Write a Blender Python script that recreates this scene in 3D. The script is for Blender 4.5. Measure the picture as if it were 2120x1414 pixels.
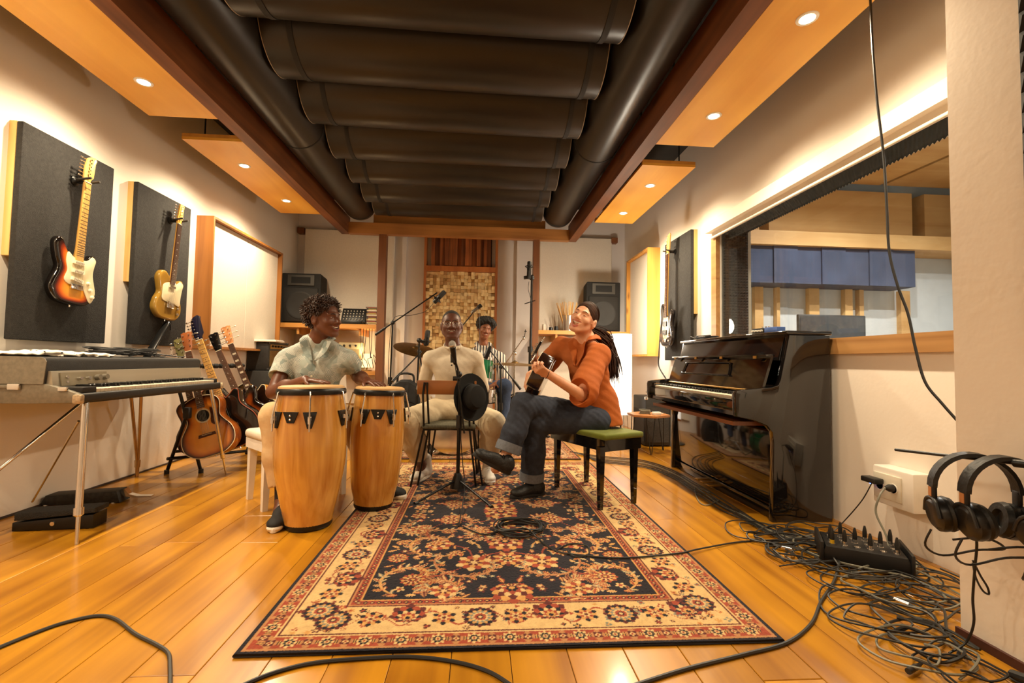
import bpy, bmesh, math, random
import numpy as np
from mathutils import Vector, Matrix, Euler

random.seed(7); RNG = np.random.default_rng(7)
for o in list(bpy.data.objects): bpy.data.objects.remove(o)
SC = bpy.context.scene
COL = SC.collection
PI = math.pi

# ------------------------------------------------------------------ camera
F_PX, YAW, PITCH, ROLL = 950.0, 0.0712, 0.0436, 0.0165
CAM = np.array([0.0, 0.0, 0.955])
_f = np.array([math.sin(YAW)*math.cos(PITCH), math.cos(YAW)*math.cos(PITCH), math.sin(PITCH)])
_r = np.array([math.cos(YAW), -math.sin(YAW), 0.0]); _u = np.cross(_r, _f)
_r, _u = _r*math.cos(ROLL)+_u*math.sin(ROLL), -_r*math.sin(ROLL)+_u*math.cos(ROLL)
cam_data = bpy.data.cameras.new('camera'); cam = bpy.data.objects.new('camera', cam_data); COL.objects.link(cam)
cam_data.sensor_width = 36.0; cam_data.lens = F_PX/2120*36.0; cam_data.clip_start = 0.02
cam.matrix_world = Matrix(((_r[0], _u[0], -_f[0], CAM[0]), (_r[1], _u[1], -_f[1], CAM[1]), (_r[2], _u[2], -_f[2], CAM[2]), (0, 0, 0, 1)))
SC.camera = cam

# ------------------------------------------------------------------ world, exposure
w = bpy.data.worlds.new('world'); SC.world = w; w.use_nodes = True
w.node_tree.nodes['Background'].inputs[0].default_value = (0.55, 0.6, 0.7, 1)
w.node_tree.nodes['Background'].inputs[1].default_value = 0.02
vs = SC.view_settings
vs.view_transform = 'Standard'; vs.look = 'None'; vs.gamma = 1.0; vs.use_curve_mapping = False
vs.exposure = 0.0
cy = SC.cycles; cy.max_bounces = 5; cy.diffuse_bounces = 3; cy.glossy_bounces = 2; cy.transmission_bounces = 3; cy.transparent_max_bounces = 8; cy.caustics_reflective = False; cy.caustics_refractive = False
LAMP_COL = (1.0, 0.81, 0.55)
DOWN_W = 138.0          # each recessed downlight

# ------------------------------------------------------------------ points measured on the photograph
def _ray(x, y): return _r*(x-1060)/F_PX - _u*(y-707)/F_PX + _f
def gz(x, y, z=0.0): d = _ray(x, y); return Vector(CAM + d*(z-CAM[2])/d[2])      # on a level plane
def gx(x, y, X): d = _ray(x, y); return Vector(CAM + d*X/d[0])                   # on a side wall
def at(x, y, Y): d = _ray(x, y); return Vector(CAM + d*Y/d[1])                   # at a depth

# ------------------------------------------------------------------ tagging
def tag(o, label=None, cat=None, group=None, kind=None):
    if label: o['label'] = label
    if cat: o['category'] = cat
    if group: o['group'] = group
    if kind: o['kind'] = kind
    return o
def thing(name, label, cat, loc=(0, 0, 0), rz=0.0, group=None, mat=None):
    o = bpy.data.objects.new(name, None); COL.objects.link(o); o.empty_display_size = 0.05
    if mat is not None: o.matrix_world = mat
    else:
        o.location = loc; o.rotation_euler = (0, 0, rz)
    return tag(o, label, cat, group)
def copy_tree(o, parent=None):
    c = o.copy(); COL.objects.link(c); c.parent = parent
    for ch in list(o.children):
        if ch.parent == o: copy_tree(ch, c)
    return c

# ------------------------------------------------------------------ materials
MATS = {}
def srgb(r, g, b):
    f = lambda c: (c/255)/12.92 if c/255 <= 0.04045 else ((c/255+0.055)/1.055)**2.4
    return (f(r), f(g), f(b))
def M(name, col=(0.5, 0.5, 0.5), rough=0.5, metal=0.0, var=0.0, vscale=8.0, bump=0.0, bscale=60.0, coat=0.0, emit=None, estr=0.0, attr=None, sheen=0.0, stretch=(1, 1, 1), spec=0.5, var2=None, trans=0.0, sss=0.0):
    if name in MATS: return MATS[name]
    m = bpy.data.materials.new(name); m.use_nodes = True; nt = m.node_tree; N = nt.nodes; L = nt.links
    b = N['Principled BSDF']
    b.inputs['Roughness'].default_value = rough; b.inputs['Metallic'].default_value = metal
    b.inputs['Coat Weight'].default_value = coat; b.inputs['Coat Roughness'].default_value = 0.06
    b.inputs['Specular IOR Level'].default_value = spec
    if trans: b.inputs['Transmission Weight'].default_value = trans
    if sheen: b.inputs['Sheen Weight'].default_value = sheen
    c4 = (*col, 1); b.inputs['Base Color'].default_value = c4
    tc = N.new('ShaderNodeTexCoord'); mp = N.new('ShaderNodeMapping'); L.new(tc.outputs['Object'], mp.inputs[0]); mp.inputs['Scale'].default_value = stretch
    src = None
    if attr:
        a = N.new('ShaderNodeAttribute'); a.attribute_name = attr; src = a.outputs['Color']
    if var > 0:
        n = N.new('ShaderNodeTexNoise'); n.inputs['Scale'].default_value = vscale; n.inputs['Detail'].default_value = 2; L.new(mp.outputs[0], n.inputs[0])
        r = N.new('ShaderNodeMapRange'); r.inputs[1].default_value = 0.3; r.inputs[2].default_value = 0.7; L.new(n.outputs[0], r.inputs[0])
        mx = N.new('ShaderNodeMix'); mx.data_type = 'RGBA'; mx.blend_type = 'MIX'
        L.new(r.outputs[0], mx.inputs[0])
        if src is not None:
            mu = N.new('ShaderNodeMix'); mu.data_type = 'RGBA'; mu.blend_type = 'MULTIPLY'; mu.inputs[0].default_value = 1
            mx.inputs[6].default_value = (1-var, 1-var, 1-var, 1); mx.inputs[7].default_value = (1+var, 1+var, 1+var, 1)
            L.new(src, mu.inputs[6]); L.new(mx.outputs[2], mu.inputs[7]); src = mu.outputs[2]
        else:
            lo = var2 if var2 else tuple(c*(1-var) for c in col); hi = col if var2 else tuple(min(1, c*(1+var)) for c in col)
            mx.inputs[6].default_value = (*lo, 1); mx.inputs[7].default_value = (*hi, 1); src = mx.outputs[2]
    if src is not None: L.new(src, b.inputs['Base Color'])
    if bump > 0:
        n2 = N.new('ShaderNodeTexNoise'); n2.inputs['Scale'].default_value = bscale; n2.inputs['Detail'].default_value = 1; L.new(mp.outputs[0], n2.inputs[0])
        bp = N.new('ShaderNodeBump'); bp.inputs['Strength'].default_value = bump; bp.inputs['Distance'].default_value = 0.01; L.new(n2.outputs[0], bp.inputs['Height']); L.new(bp.outputs[0], b.inputs['Normal'])
    if emit:
        b.inputs['Emission Color'].default_value = (*emit, 1); b.inputs['Emission Strength'].default_value = estr
    MATS[name] = m; return m
def wood(name, c1, c2, axis=1, rough=0.4, scale=14.0, coat=0.0, rand=0.12, knots=0.0):
    """grain stretched along one object axis; every board shifts its own tone"""
    if name in MATS: return MATS[name]
    m = bpy.data.materials.new(name); m.use_nodes = True; nt = m.node_tree; N = nt.nodes; L = nt.links
    b = N['Principled BSDF']; b.inputs['Roughness'].default_value = rough; b.inputs['Coat Weight'].default_value = coat; b.inputs['Coat Roughness'].default_value = 0.12
    tc = N.new('ShaderNodeTexCoord'); oi = N.new('ShaderNodeObjectInfo'); mp = N.new('ShaderNodeMapping')
    s = [1.0, 1.0, 1.0]; s[axis] = 0.06; mp.inputs['Scale'].default_value = s
    off = N.new('ShaderNodeVectorMath'); off.operation = 'SCALE'; L.new(oi.outputs['Location'], off.inputs[0]); off.inputs['Scale'].default_value = 3.7
    add = N.new('ShaderNodeVectorMath'); add.operation = 'ADD'; L.new(tc.outputs['Object'], add.inputs[0]); L.new(off.outputs[0], add.inputs[1])
    L.new(add.outputs[0], mp.inputs[0])
    n = N.new('ShaderNodeTexNoise'); n.inputs['Scale'].default_value = scale; n.inputs['Detail'].default_value = 3; n.inputs['Distortion'].default_value = 0.6; L.new(mp.outputs[0], n.inputs[0])
    n3 = N.new('ShaderNodeTexNoise'); n3.inputs['Scale'].default_value = 2.2; n3.inputs['Detail'].default_value = 1; L.new(add.outputs[0], n3.inputs[0])
    ad = N.new('ShaderNodeMath'); ad.operation = 'MULTIPLY_ADD'; L.new(n3.outputs[0], ad.inputs[0]); ad.inputs[1].default_value = 0.6; L.new(n.outputs[0], ad.inputs[2])
    r = N.new('ShaderNodeMapRange'); r.inputs[1].default_value = 0.55; r.inputs[2].default_value = 1.05; L.new(ad.outputs[0], r.inputs[0])
    mx = N.new('ShaderNodeMix'); mx.data_type = 'RGBA'; mx.inputs[6].default_value = (*c1, 1); mx.inputs[7].default_value = (*c2, 1); L.new(r.outputs[0], mx.inputs[0])
    hs = N.new('ShaderNodeHueSaturation'); rr = N.new('ShaderNodeMapRange'); L.new(oi.outputs['Random'], rr.inputs[0]); rr.inputs[3].default_value = 1-rand; rr.inputs[4].default_value = 1+rand
    L.new(rr.outputs[0], hs.inputs['Value']); L.new(mx.outputs[2], hs.inputs['Color']); src = hs.outputs[0]
    if knots > 0:
        v = N.new('ShaderNodeTexVoronoi'); v.inputs['Scale'].default_value = knots; mk = N.new('ShaderNodeMapping'); s2 = [1.0]*3; s2[axis] = 0.35; mk.inputs['Scale'].default_value = s2
        L.new(add.outputs[0], mk.inputs[0]); L.new(mk.outputs[0], v.inputs[0])
        kr = N.new('ShaderNodeMapRange'); L.new(v.outputs['Distance'], kr.inputs[0]); kr.inputs[1].default_value = 0.03; kr.inputs[2].default_value = 0.12; kr.inputs[3].default_value = 0.75; kr.inputs[4].default_value = 0.0
        mk2 = N.new('ShaderNodeMix'); mk2.data_type = 'RGBA'; L.new(kr.outputs[0], mk2.inputs[0]); L.new(src, mk2.inputs[6]); mk2.inputs[7].default_value = (c1[0]*0.35, c1[1]*0.28, c1[2]*0.25, 1); src = mk2.outputs[2]
    L.new(src, b.inputs['Base Color'])
    bp = N.new('ShaderNodeBump'); bp.inputs['Strength'].default_value = 0.06; bp.inputs['Distance'].default_value = 0.004; L.new(n.outputs[0], bp.inputs['Height']); L.new(bp.outputs[0], b.inputs['Normal'])
    MATS[name] = m; return m

# ------------------------------------------------------------------ mesh builder
def V(*a): return Vector(a)
def frame(z, hint=(0, 0, 1)):
    z = Vector(z).normalized(); h = Vector(hint)
    if abs(z.dot(h.normalized())) > 0.97: h = Vector((1, 0, 0)) if abs(z.x) < 0.9 else Vector((0, 1, 0))
    x = h.cross(z).normalized(); y = z.cross(x)
    return x, y, z
def basis(x, y, z, o=(0, 0, 0)):
    return Matrix(((x[0], y[0], z[0], o[0]), (x[1], y[1], z[1], o[1]), (x[2], y[2], z[2], o[2]), (0, 0, 0, 1)))
def crom(pts, n=8, closed=False):
    P = [Vector(p) for p in pts]; out = []; m = len(P)
    segs = m if closed else m-1
    for i in range(segs):
        if closed: p0, p1, p2, p3 = P[(i-1) % m], P[i], P[(i+1) % m], P[(i+2) % m]
        else: p0, p1, p2, p3 = P[max(i-1, 0)], P[i], P[i+1], P[min(i+2, m-1)]
        for k in range(n):
            t = k/n
            out.append(0.5*((2*p1)+(p2-p0)*t+(2*p0-5*p1+4*p2-p3)*t*t+(3*p1-p0-3*p2+p3)*t*t*t))
    if not closed: out.append(P[-1].copy())
    return out
class MB:
    def __init__(self, mat=None): self.v = []; self.f = []; self.c = []; self.m = mat   # m: transform for what is added
    def _add(self, vs, fs, col=None):
        o = len(self.v)
        if self.m is not None: vs = [self.m @ Vector(p) for p in vs]
        self.v += [tuple(p) for p in vs]; self.f += [tuple(i+o for i in f) for f in fs]
        if col is not None: self.c += [col]*len(vs) if not isinstance(col, list) else col
        elif self.c: self.c += [(1, 1, 1)]*len(vs)
        return self
    def box(self, x0, x1, y0, y1, z0, z1, col=None):
        return self._add([(x0, y0, z0), (x1, y0, z0), (x1, y1, z0), (x0, y1, z0), (x0, y0, z1), (x1, y0, z1), (x1, y1, z1), (x0, y1, z1)],
                         [(0, 3, 2, 1), (4, 5, 6, 7), (0, 1, 5, 4), (1, 2, 6, 5), (2, 3, 7, 6), (3, 0, 4, 7)], col)
    def cbox(self, c, s, col=None): return self.box(c[0]-s[0]/2, c[0]+s[0]/2, c[1]-s[1]/2, c[1]+s[1]/2, c[2]-s[2]/2, c[2]+s[2]/2, col)
    def obox(self, c, s, X, Y, Z):
        c = Vector(c); X, Y, Z = Vector(X), Vector(Y), Vector(Z)
        q = [c+X*(a*s[0]/2)+Y*(b*s[1]/2)+Z*(d*s[2]/2) for d in (-1, 1) for a, b in ((-1, -1), (1, -1), (1, 1), (-1, 1))]
        return self._add(q, [(0, 3, 2, 1), (4, 5, 6, 7), (0, 1, 5, 4), (1, 2, 6, 5), (2, 3, 7, 6), (3, 0, 4, 7)])
    def bar(self, a, b, w, h, hint=(0, 0, 1)):
        a, b = Vector(a), Vector(b); x, y, z = frame(b-a, hint)
        return self.obox((a+b)/2, (w, h, (b-a).length), x, y, z)
    def rbox(self, c, s, r=0.01, seg=2):
        bm = bmesh.new(); bmesh.ops.create_cube(bm, size=1)
        for v in bm.verts: v.co = Vector((v.co.x*s[0]+c[0], v.co.y*s[1]+c[1], v.co.z*s[2]+c[2]))
        bmesh.ops.bevel(bm, geom=bm.edges[:], offset=r, segments=seg, affect='EDGES', profile=0.5)
        self.bm(bm); return self
    def bm(self, bm):
        bm.verts.index_update(); self._add([v.co.copy() for v in bm.verts], [[v.index for v in f.verts] for f in bm.faces]); bm.free(); return self
    def cyl(self, a, b, r0, r1=None, n=14, caps=True):
        if r1 is None: r1 = r0
        a, b = Vector(a), Vector(b); x, y, z = frame(b-a)
        vs = []
        for p, r in ((a, r0), (b, r1)): vs += [p+x*(r*math.cos(2*PI*i/n))+y*(r*math.sin(2*PI*i/n)) for i in range(n)]
        fs = [(i, (i+1) % n, n+(i+1) % n, n+i) for i in range(n)]
        if caps: fs += [tuple(range(n-1, -1, -1)), tuple(range(n, 2*n))]
        return self._add(vs, fs)
    def lathe(self, prof, o=(0, 0, 0), ax=(0, 0, 1), n=28, hint=(0, 1, 0), sx=1.0, sy=1.0, cols=None):
        x, y, z = frame(ax, hint); o = Vector(o); vs = []; fs = []; k = len(prof); cc = []
        for j, (r, h) in enumerate(prof):
            for i in range(n):
                vs.append(o+z*h+x*(r*sx*math.cos(2*PI*i/n))+y*(r*sy*math.sin(2*PI*i/n)))
                if cols: cc.append(cols[j])
        for j in range(k-1):
            for i in range(n): fs.append((j*n+i, j*n+(i+1) % n, (j+1)*n+(i+1) % n, (j+1)*n+i))
        if prof[0][0] > 1e-6: fs.append(tuple(range(n-1, -1, -1)))
        if prof[-1][0] > 1e-6: fs.append(tuple((k-1)*n+i for i in range(n)))
        return self._add(vs, fs, cc if cols else None)
    def tube(self, pts, r, n=8, closed=False, sm=0, caps=True, flat=1.0):
        P = crom(pts, sm, closed) if sm else [Vector(p) for p in pts]
        m = len(P); R = r if isinstance(r, (list, tuple)) else None
        T = []
        for i in range(m):
            if closed: t = P[(i+1) % m]-P[(i-1) % m]
            else: t = P[min(i+1, m-1)]-P[max(i-1, 0)]
            T.append(t.normalized() if t.length > 1e-9 else Vector((0, 0, 1)))
        x, y, z = frame(T[0]); vs = []
        for i in range(m):
            x = (x-T[i]*x.dot(T[i])).normalized(); y = T[i].cross(x)
            if R is None: rr = r
            else:
                u = i/(m-1)*(len(R)-1); j = min(int(u), len(R)-2); rr = R[j]+(R[j+1]-R[j])*(u-j)
            vs += [P[i]+x*(rr*math.cos(2*PI*k/n))+y*(rr*flat*math.sin(2*PI*k/n)) for k in range(n)]
        fs = [(i*n+k, i*n+(k+1) % n, (i+1)*n+(k+1) % n, (i+1)*n+k) for i in range(m-1) for k in range(n)]
        if closed: fs += [((m-1)*n+k, (m-1)*n+(k+1) % n, (k+1) % n, k) for k in range(n)]
        elif caps: fs += [tuple(range(n-1, -1, -1)), tuple((m-1)*n+k for k in range(n))]
        return self._add(vs, fs)
    def sphere(self, c, r, nu=16, nv=10):
        r = r if isinstance(r, (tuple, list)) else (r, r, r)
        c = Vector(c); vs = [c+V(0, 0, -r[2])]; fs = []
        for j in range(1, nv):
            a = PI*j/nv
            vs += [c+V(r[0]*math.sin(a)*math.cos(2*PI*i/nu), r[1]*math.sin(a)*math.sin(2*PI*i/nu), -r[2]*math.cos(a)) for i in range(nu)]
        vs.append(c+V(0, 0, r[2])); t = len(vs)-1
        for i in range(nu):
            fs.append((0, 1+(i+1) % nu, 1+i)); fs.append((t, 1+(nv-2)*nu+i, 1+(nv-2)*nu+(i+1) % nu))
        for j in range(nv-2):
            for i in range(nu): fs.append((1+j*nu+i, 1+j*nu+(i+1) % nu, 1+(j+1)*nu+(i+1) % nu, 1+(j+1)*nu+i))
        return self._add(vs, fs)
    def prism(self, outline, h0, h1, X=(1, 0, 0), Y=(0, 1, 0), Z=(0, 0, 1), o=(0, 0, 0), bev=0.0):
        """outline in the X-Y plane, extruded along Z from h0 to h1; bev rounds both rims"""
        X, Y, Z, o = Vector(X), Vector(Y), Vector(Z), Vector(o); n = len(outline)
        area = sum(outline[i][0]*outline[(i+1) % n][1]-outline[(i+1) % n][0]*outline[i][1] for i in range(n))
        if area < 0: outline = outline[::-1]
        def inset(d):
            out = []
            for i in range(n):
                a, b, c = Vector(outline[i-1][:2]), Vector(outline[i][:2]), Vector(outline[(i+1) % n][:2])
                t = (c-a); t = t.normalized() if t.length > 1e-9 else Vector((1, 0)); out.append((b.x-t.y*d, b.y+t.x*d))
            return out
        if bev > 0: L = [(inset(bev), h0), (inset(bev*0.3), h0+bev*0.3), (outline, h0+bev), (outline, h1-bev), (inset(bev*0.3), h1-bev*0.3), (inset(bev), h1)]
        else: L = [(outline, h0), (outline, h1)]
        vs = [o+X*p[0]+Y*p[1]+Z*h for ol, h in L for p in ol]; fs = []
        for j in range(len(L)-1):
            for i in range(n): fs.append((j*n+i, j*n+(i+1) % n, (j+1)*n+(i+1) % n, (j+1)*n+i))
        fs.append(tuple(range(n-1, -1, -1))); fs.append(tuple((len(L)-1)*n+i for i in range(n)))
        return self._add(vs, fs)
    def build(self, name, mat, parent=None, ang=35, flat=False):
        me = bpy.data.meshes.new(name); me.from_pydata([tuple(p) for p in self.v], [], self.f); me.validate(); me.update()
        if self.c and len(self.c) == len(me.vertices):
            ca = me.color_attributes.new('col', 'FLOAT_COLOR', 'POINT')
            ca.data.foreach_set('color', np.hstack([np.array(self.c, dtype=np.float32), np.ones((len(self.c), 1), np.float32)]).ravel())
        if not flat:
            me.shade_smooth(); me.set_sharp_from_angle(angle=math.radians(ang))
        me.materials.append(mat if not isinstance(mat, str) else MATS[mat])
        ob = bpy.data.objects.new(name, me); COL.objects.link(ob)
        if parent is not None: ob.parent = parent
        return ob
def share(src, name, parent=None, mw=None):
    o = bpy.data.objects.new(name, src.data); COL.objects.link(o); o.parent = parent
    if mw is not None: o.matrix_local = mw
    return o
def struct(o): o['kind'] = 'structure'; return o
# ================================================================== ROOM SHELL
WL, WR, WJ, YB, YN, ZC = -2.73, 2.25, 1.74, 7.0, -1.6, 3.35
RD0, ZK = 0.34, 3.8
plaster = M('plaster', srgb(240, 231, 219), 0.85, var=0.03, vscale=1.5, bump=0.06, bscale=40)
plaster_b = M('plaster_back', srgb(228, 222, 218), 0.85, var=0.03, vscale=1.5, bump=0.04, bscale=40)
black_ceil = M('black_ceiling', (0.012, 0.011, 0.010), 0.9, var=0.2)
plank_m = wood('floor_plank_wood', srgb(146, 90, 14), srgb(204, 142, 30), 1, 0.30, 9.0, coat=0.35, rand=0.10, knots=2.2)
beam_m = wood('beam_wood', srgb(84, 46, 22), srgb(128, 76, 38), 1, 0.55, 12.0, knots=3.0)
beamx_m = wood('cross_beam_wood', srgb(146, 96, 46), srgb(190, 132, 70), 0, 0.5, 12.0, knots=4.0)
post_m = wood('post_wood', srgb(112, 66, 36), srgb(142, 90, 52), 2, 0.5, 12.0)
ply_m = wood('light_panel_ply', srgb(222, 160, 56), srgb(244, 192, 84), 1, 0.45, 5.0, rand=0.04)
pine_m = wood('pine_frame', srgb(190, 130, 52), srgb(224, 164, 80), 2, 0.45, 10.0, knots=5.0)
pinebrown_m = wood('brown_frame', srgb(130, 80, 30), srgb(178, 116, 50), 2, 0.45, 10.0, knots=4.0)
shelf_m = wood('shelf_wood', srgb(190, 128, 58), srgb(216, 156, 82), 0, 0.45, 10.0)

floor = struct(MB().box(WL-0.1, WR+0.1, YN-0.1, YB+0.1, -0.12, -0.022).build('floor', M('subfloor', (0.03, 0.018, 0.01), 0.9, var=0.2)))
pw = 0.19; plank_meshes = {}
ncol = int((WR-WL)/pw)+1
for i in range(ncol):
    x0 = WL+i*pw; x1 = min(x0+pw, WR)
    y = YN+random.uniform(-1.6, 0)
    while y < YB:
        Lp = random.choice((1.6, 2.0, 2.4)); ya, yb = max(y, YN), min(y+Lp, YB)
        if yb-ya > 0.05:
            key = (round(yb-ya, 3), round(x1-x0, 3))
            if key not in plank_meshes:
                wd, ln, c = x1-x0-0.0022, yb-ya-0.002, 0.002
                pts = [(-wd/2, 0), (wd/2, 0), (wd/2, ln), (-wd/2, ln)]
                mb = MB(); q = [(-wd/2+c, c), (wd/2-c, c), (wd/2-c, ln-c), (-wd/2+c, ln-c)]
                mb._add([(a, b, -0.022) for a, b in pts]+[(a, b, -c*0.7) for a, b in pts]+[(a, b, 0) for a, b in q],
                        [(0, 1, 5, 4), (1, 2, 6, 5), (2, 3, 7, 6), (3, 0, 4, 7), (4, 5, 9, 8), (5, 6, 10, 9), (6, 7, 11, 10), (7, 4, 8, 11), (8, 9, 10, 11)])
                ob = mb.build('plank', plank_m, floor, flat=True); plank_meshes[key] = ob
            else: ob = share(plank_meshes[key], 'plank', floor)
            ob.location = ((x0+x1)/2, ya, 0)
        y += Lp
struct(MB().box(WL-0.1, WR+RD0, YN-0.1, YB+0.1, ZC, ZC+0.1).build('ceiling', black_ceil))
struct(MB().box(WL-0.1, WL, YN-0.1, YB+0.1, -0.1, ZC).build('wall_left', plaster))
struct(MB().box(WL-0.1, WR+0.0, YB, YB+0.1, -0.1, ZC).build('wall_back', plaster_b))
struct(MB().box(WL-0.1, WR+0.1, YN-0.1, YN, -0.1, ZC).build('wall_front', plaster))
# right wall with the control-room window cut out; the near stretch juts into the room
WY0, WY1, WZ0, WZ1 = 1.62, 4.2, 1.135, 2.25; RD = 0.34
m = MB(); m.box(WR, WR+RD, WY1, YB+0.1, -0.1, ZC); m.box(WR, WR+RD, 1.565, WY0, -0.1, ZC); m.box(WR, WR+RD, WY0, WY1, -0.1, WZ0-0.001); m.box(WR, WR+RD, WY0, WY1, WZ1+0.001, ZC)
struct(m.build('wall_right', plaster))
struct(MB().box(WJ, WR+RD, YN-0.1, 1.565, -0.1, ZC).build('wall_jutting', plaster))
struct(MB().box(WL, WL+0.012, YN, YB, 0, 0.012).build('shadow_gap_left', M('shadow_gap', (0.05, 0.03, 0.02), 0.8, var=0.2)))  # thin dark strip; the shade at the wall's foot is in its colour
struct(MB().box(WJ-0.012, WJ, YN, 1.575, 0, 0.03).build('baseboard_right', M('dark_skirting', srgb(70, 34, 22), 0.6, var=0.2)))

# ---- window: sill, trim, blind, foam-lined reveal, two panes
win = struct(thing('window_1', None, None)); 
sill_m = wood('sill_oak', srgb(150, 104, 56), srgb(186, 140, 84), 1, 0.55, 16.0)
MB().box(WR-0.035, WR+0.03, 1.565, WY1+0.03, 1.035, 1.135).build('window_sill', sill_m, win)
MB().box(WR-0.02, WR+0.02, WY1-0.02, WY1+0.07, 1.135, 2.20).build('window_trim', sill_m, win)
glass = bpy.data.materials.new('window_glass'); glass.use_nodes = True; nt = glass.node_tree; nt.nodes.clear()
o_ = nt.nodes.new('ShaderNodeOutputMaterial'); mx_ = nt.nodes.new('ShaderNodeMixShader'); t_ = nt.nodes.new('ShaderNodeBsdfTransparent'); g_ = nt.nodes.new('ShaderNodeBsdfGlossy'); lw_ = nt.nodes.new('ShaderNodeLayerWeight'); fr_ = nt.nodes.new('ShaderNodeMath'); fr2_ = nt.nodes.new('ShaderNodeMath')
t_.inputs[0].default_value = (0.965, 0.98, 0.985, 1); g_.inputs['Roughness'].default_value = 0.0; lw_.inputs[0].default_value = 0.5; fr2_.operation = 'POWER'; fr2_.inputs[1].default_value = 4.0; nt.links.new(lw_.outputs['Facing'], fr2_.inputs[0]); fr_.operation = 'MULTIPLY_ADD'; nt.links.new(fr2_.outputs[0], fr_.inputs[0]); fr_.inputs[1].default_value = 0.7; fr_.inputs[2].default_value = 0.03
nt.links.new(fr_.outputs[0], mx_.inputs[0]); nt.links.new(t_.outputs[0], mx_.inputs[1]); nt.links.new(g_.outputs[0], mx_.inputs[2]); nt.links.new(mx_.outputs[0], o_.inputs[0]); MATS['window_glass'] = glass
MB().box(WR+0.045, WR+0.051, WY0, WY1, WZ0, WZ1).build('pane', glass, win)
MB().box(WR+RD-0.03, WR+RD-0.024, WY0, WY1, WZ0, WZ1).build('pane', glass, win)
foam_m = M('grey_foam', (0.055, 0.06, 0.062), 0.9, var=0.15)
def foam(mb, o, U, W, nrm, nu, nv, h):
    o, U, W, nrm = Vector(o), Vector(U), Vector(W), Vector(nrm)
    for i in range(nu):
        for j in range(nv):
            q = [o+U*(i/nu)+W*(j/nv), o+U*((i+1)/nu)+W*(j/nv), o+U*((i+1)/nu)+W*((j+1)/nv), o+U*(i/nu)+W*((j+1)/nv)]
            mb._add(q+[(q[0]+q[2])/2+nrm*h], [(0, 1, 4), (1, 2, 4), (2, 3, 4), (3, 0, 4)])
mb = MB(); foam(mb, (WR+0.055, WY1-0.001, WZ0), (0.25, 0, 0), (0, 0, WZ1-WZ0), (0, -1, 0), 9, 42, 0.03)
mb.box(WR+0.052, WR+0.308, WY1-0.006, WY1, WZ0, WZ1); tag(mb.build('foam_lining', foam_m, win, flat=True), kind='stuff')
mb = MB(); foam(mb, (WR+0.055, WY0, WZ1-0.001), (0.25, 0, 0), (0, WY1-WY0, 0), (0, 0, -1), 9, 92, 0.03)
mb.box(WR+0.052, WR+0.308, WY0, WY1, WZ1-0.006, WZ1); tag(mb.build('foam_lining', foam_m, win, flat=True), kind='stuff')
blind = thing('roller_blind', 'cream roller blind rolled up along the top of the control-room window', 'blind', (0, 0, 0))
bl_m = M('blind_fabric', srgb(226, 214, 196), 0.7, var=0.03)
MB().prism([(0, 0), (0.085, 0.0), (0.085, 0.095), (0.075, 0.105), (0, 0.105)], 1.58, WY1+0.06, X=(-1, 0, 0), Y=(0, 0, 1), Z=(0, 1, 0), o=(WR, 0, 2.225)).build('blind_case', bl_m, blind)
MB().box(WR-0.035, WR-0.031, 1.6, WY1+0.03, 2.17, 2.23).build('blind_cloth', bl_m, blind)
MB().cyl((WR-0.033, 1.6, 2.175), (WR-0.033, WY1+0.03, 2.175), 0.012).build('bottom_bar', bl_m, blind)

# ---- control room beyond the glass
cx0 = WR+RD
cpl = M('control_plaster', srgb(214, 220, 222), 0.85, var=0.03)
struct(MB().box(cx0, 8.0, 0.6, 7.1, -0.1, 0.0).build('floor_control_room', M('control_floor', srgb(170, 140, 104), 0.6, var=0.1)))
struct(MB().box(cx0, 8.0, 6.6, 6.7, 0, ZK).build('wall_control_far', cpl))
struct(MB().box(7.4, 7.5, 0.6, 6.6, 0, ZK).build('wall_control_right', cpl))
struct(MB().box(cx0, 8.0, 0.5, 0.6, 0, ZK).build('wall_control_near', cpl))
struct(MB().box(cx0, 8.0, 0.5, 6.7, ZK, ZK+.1).build('ceiling_control_room', cpl))
struct(MB().box(WR, cx0, 0.5, 6.7, ZC+.1, ZK+.1).build('wall_control_left', cpl))
oak_m = wood('control_oak', srgb(206, 158, 94), srgb(230, 188, 126), 0, 0.5, 6.0)
navy_m = M('navy_fabric', srgb(70, 80, 104), 0.95, var=0.18, vscale=3)
for i, (xa, xb) in enumerate(((3.0, 4.05), (4.2, 6.45), (6.65, 7.38))):
    tag(MB().box(xa, xb, 6.36, 6.6, 2.90, 3.58).build('wood_wall_panel', oak_m), 'pale wood panel high on the control room wall, ' + ('left of the white gap', 'widest of three', 'at the right end')[i], 'wall panel', 'wood panels high in the control room')
t = thing('navy_absorber', 'long dark blue fabric absorber under the wood ledge in the control room', 'absorber', (0, 0, 0))
MB().box(2.7, 7.38, 6.10, 6.59, 2.66, 2.86).build('wood_ledge', oak_m, t)
mb = MB()
xs = [2.7+0.36*i for i in range(11)]
for i in range(10): mb.box(xs[i], xs[i+1]-0.004, 6.16+0.02*(i % 2), 6.59, 2.13, 2.66)
mb.build('fabric_panel', navy_m, t)
for i, (xa, wd) in enumerate(((4.08, .13), (4.42, .05), (4.93, .16), (5.5, .12), (5.73, .07), (6.4, .15))):
    tag(MB().box(xa, xa+wd, 6.52, 6.6, 0.0, 2.13).build('wood_batten', oak_m), ['first', 'second, thin', 'third', 'fourth', 'fifth, narrow', 'last, broad'][i] + ' vertical wood batten from the left on the control room wall', 'batten', 'battens on the control room wall')
t = thing('computer_monitor', 'black computer monitor on the control room desk, seen through the window', 'monitor', (0, 0, 0))
MB().rbox((4.85, 6.0, 1.42), (0.98, 0.05, 0.50), 0.012).build('screen_housing', M('monitor_black', (0.03, 0.033, 0.036), 0.4, var=0.1), t)
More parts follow.
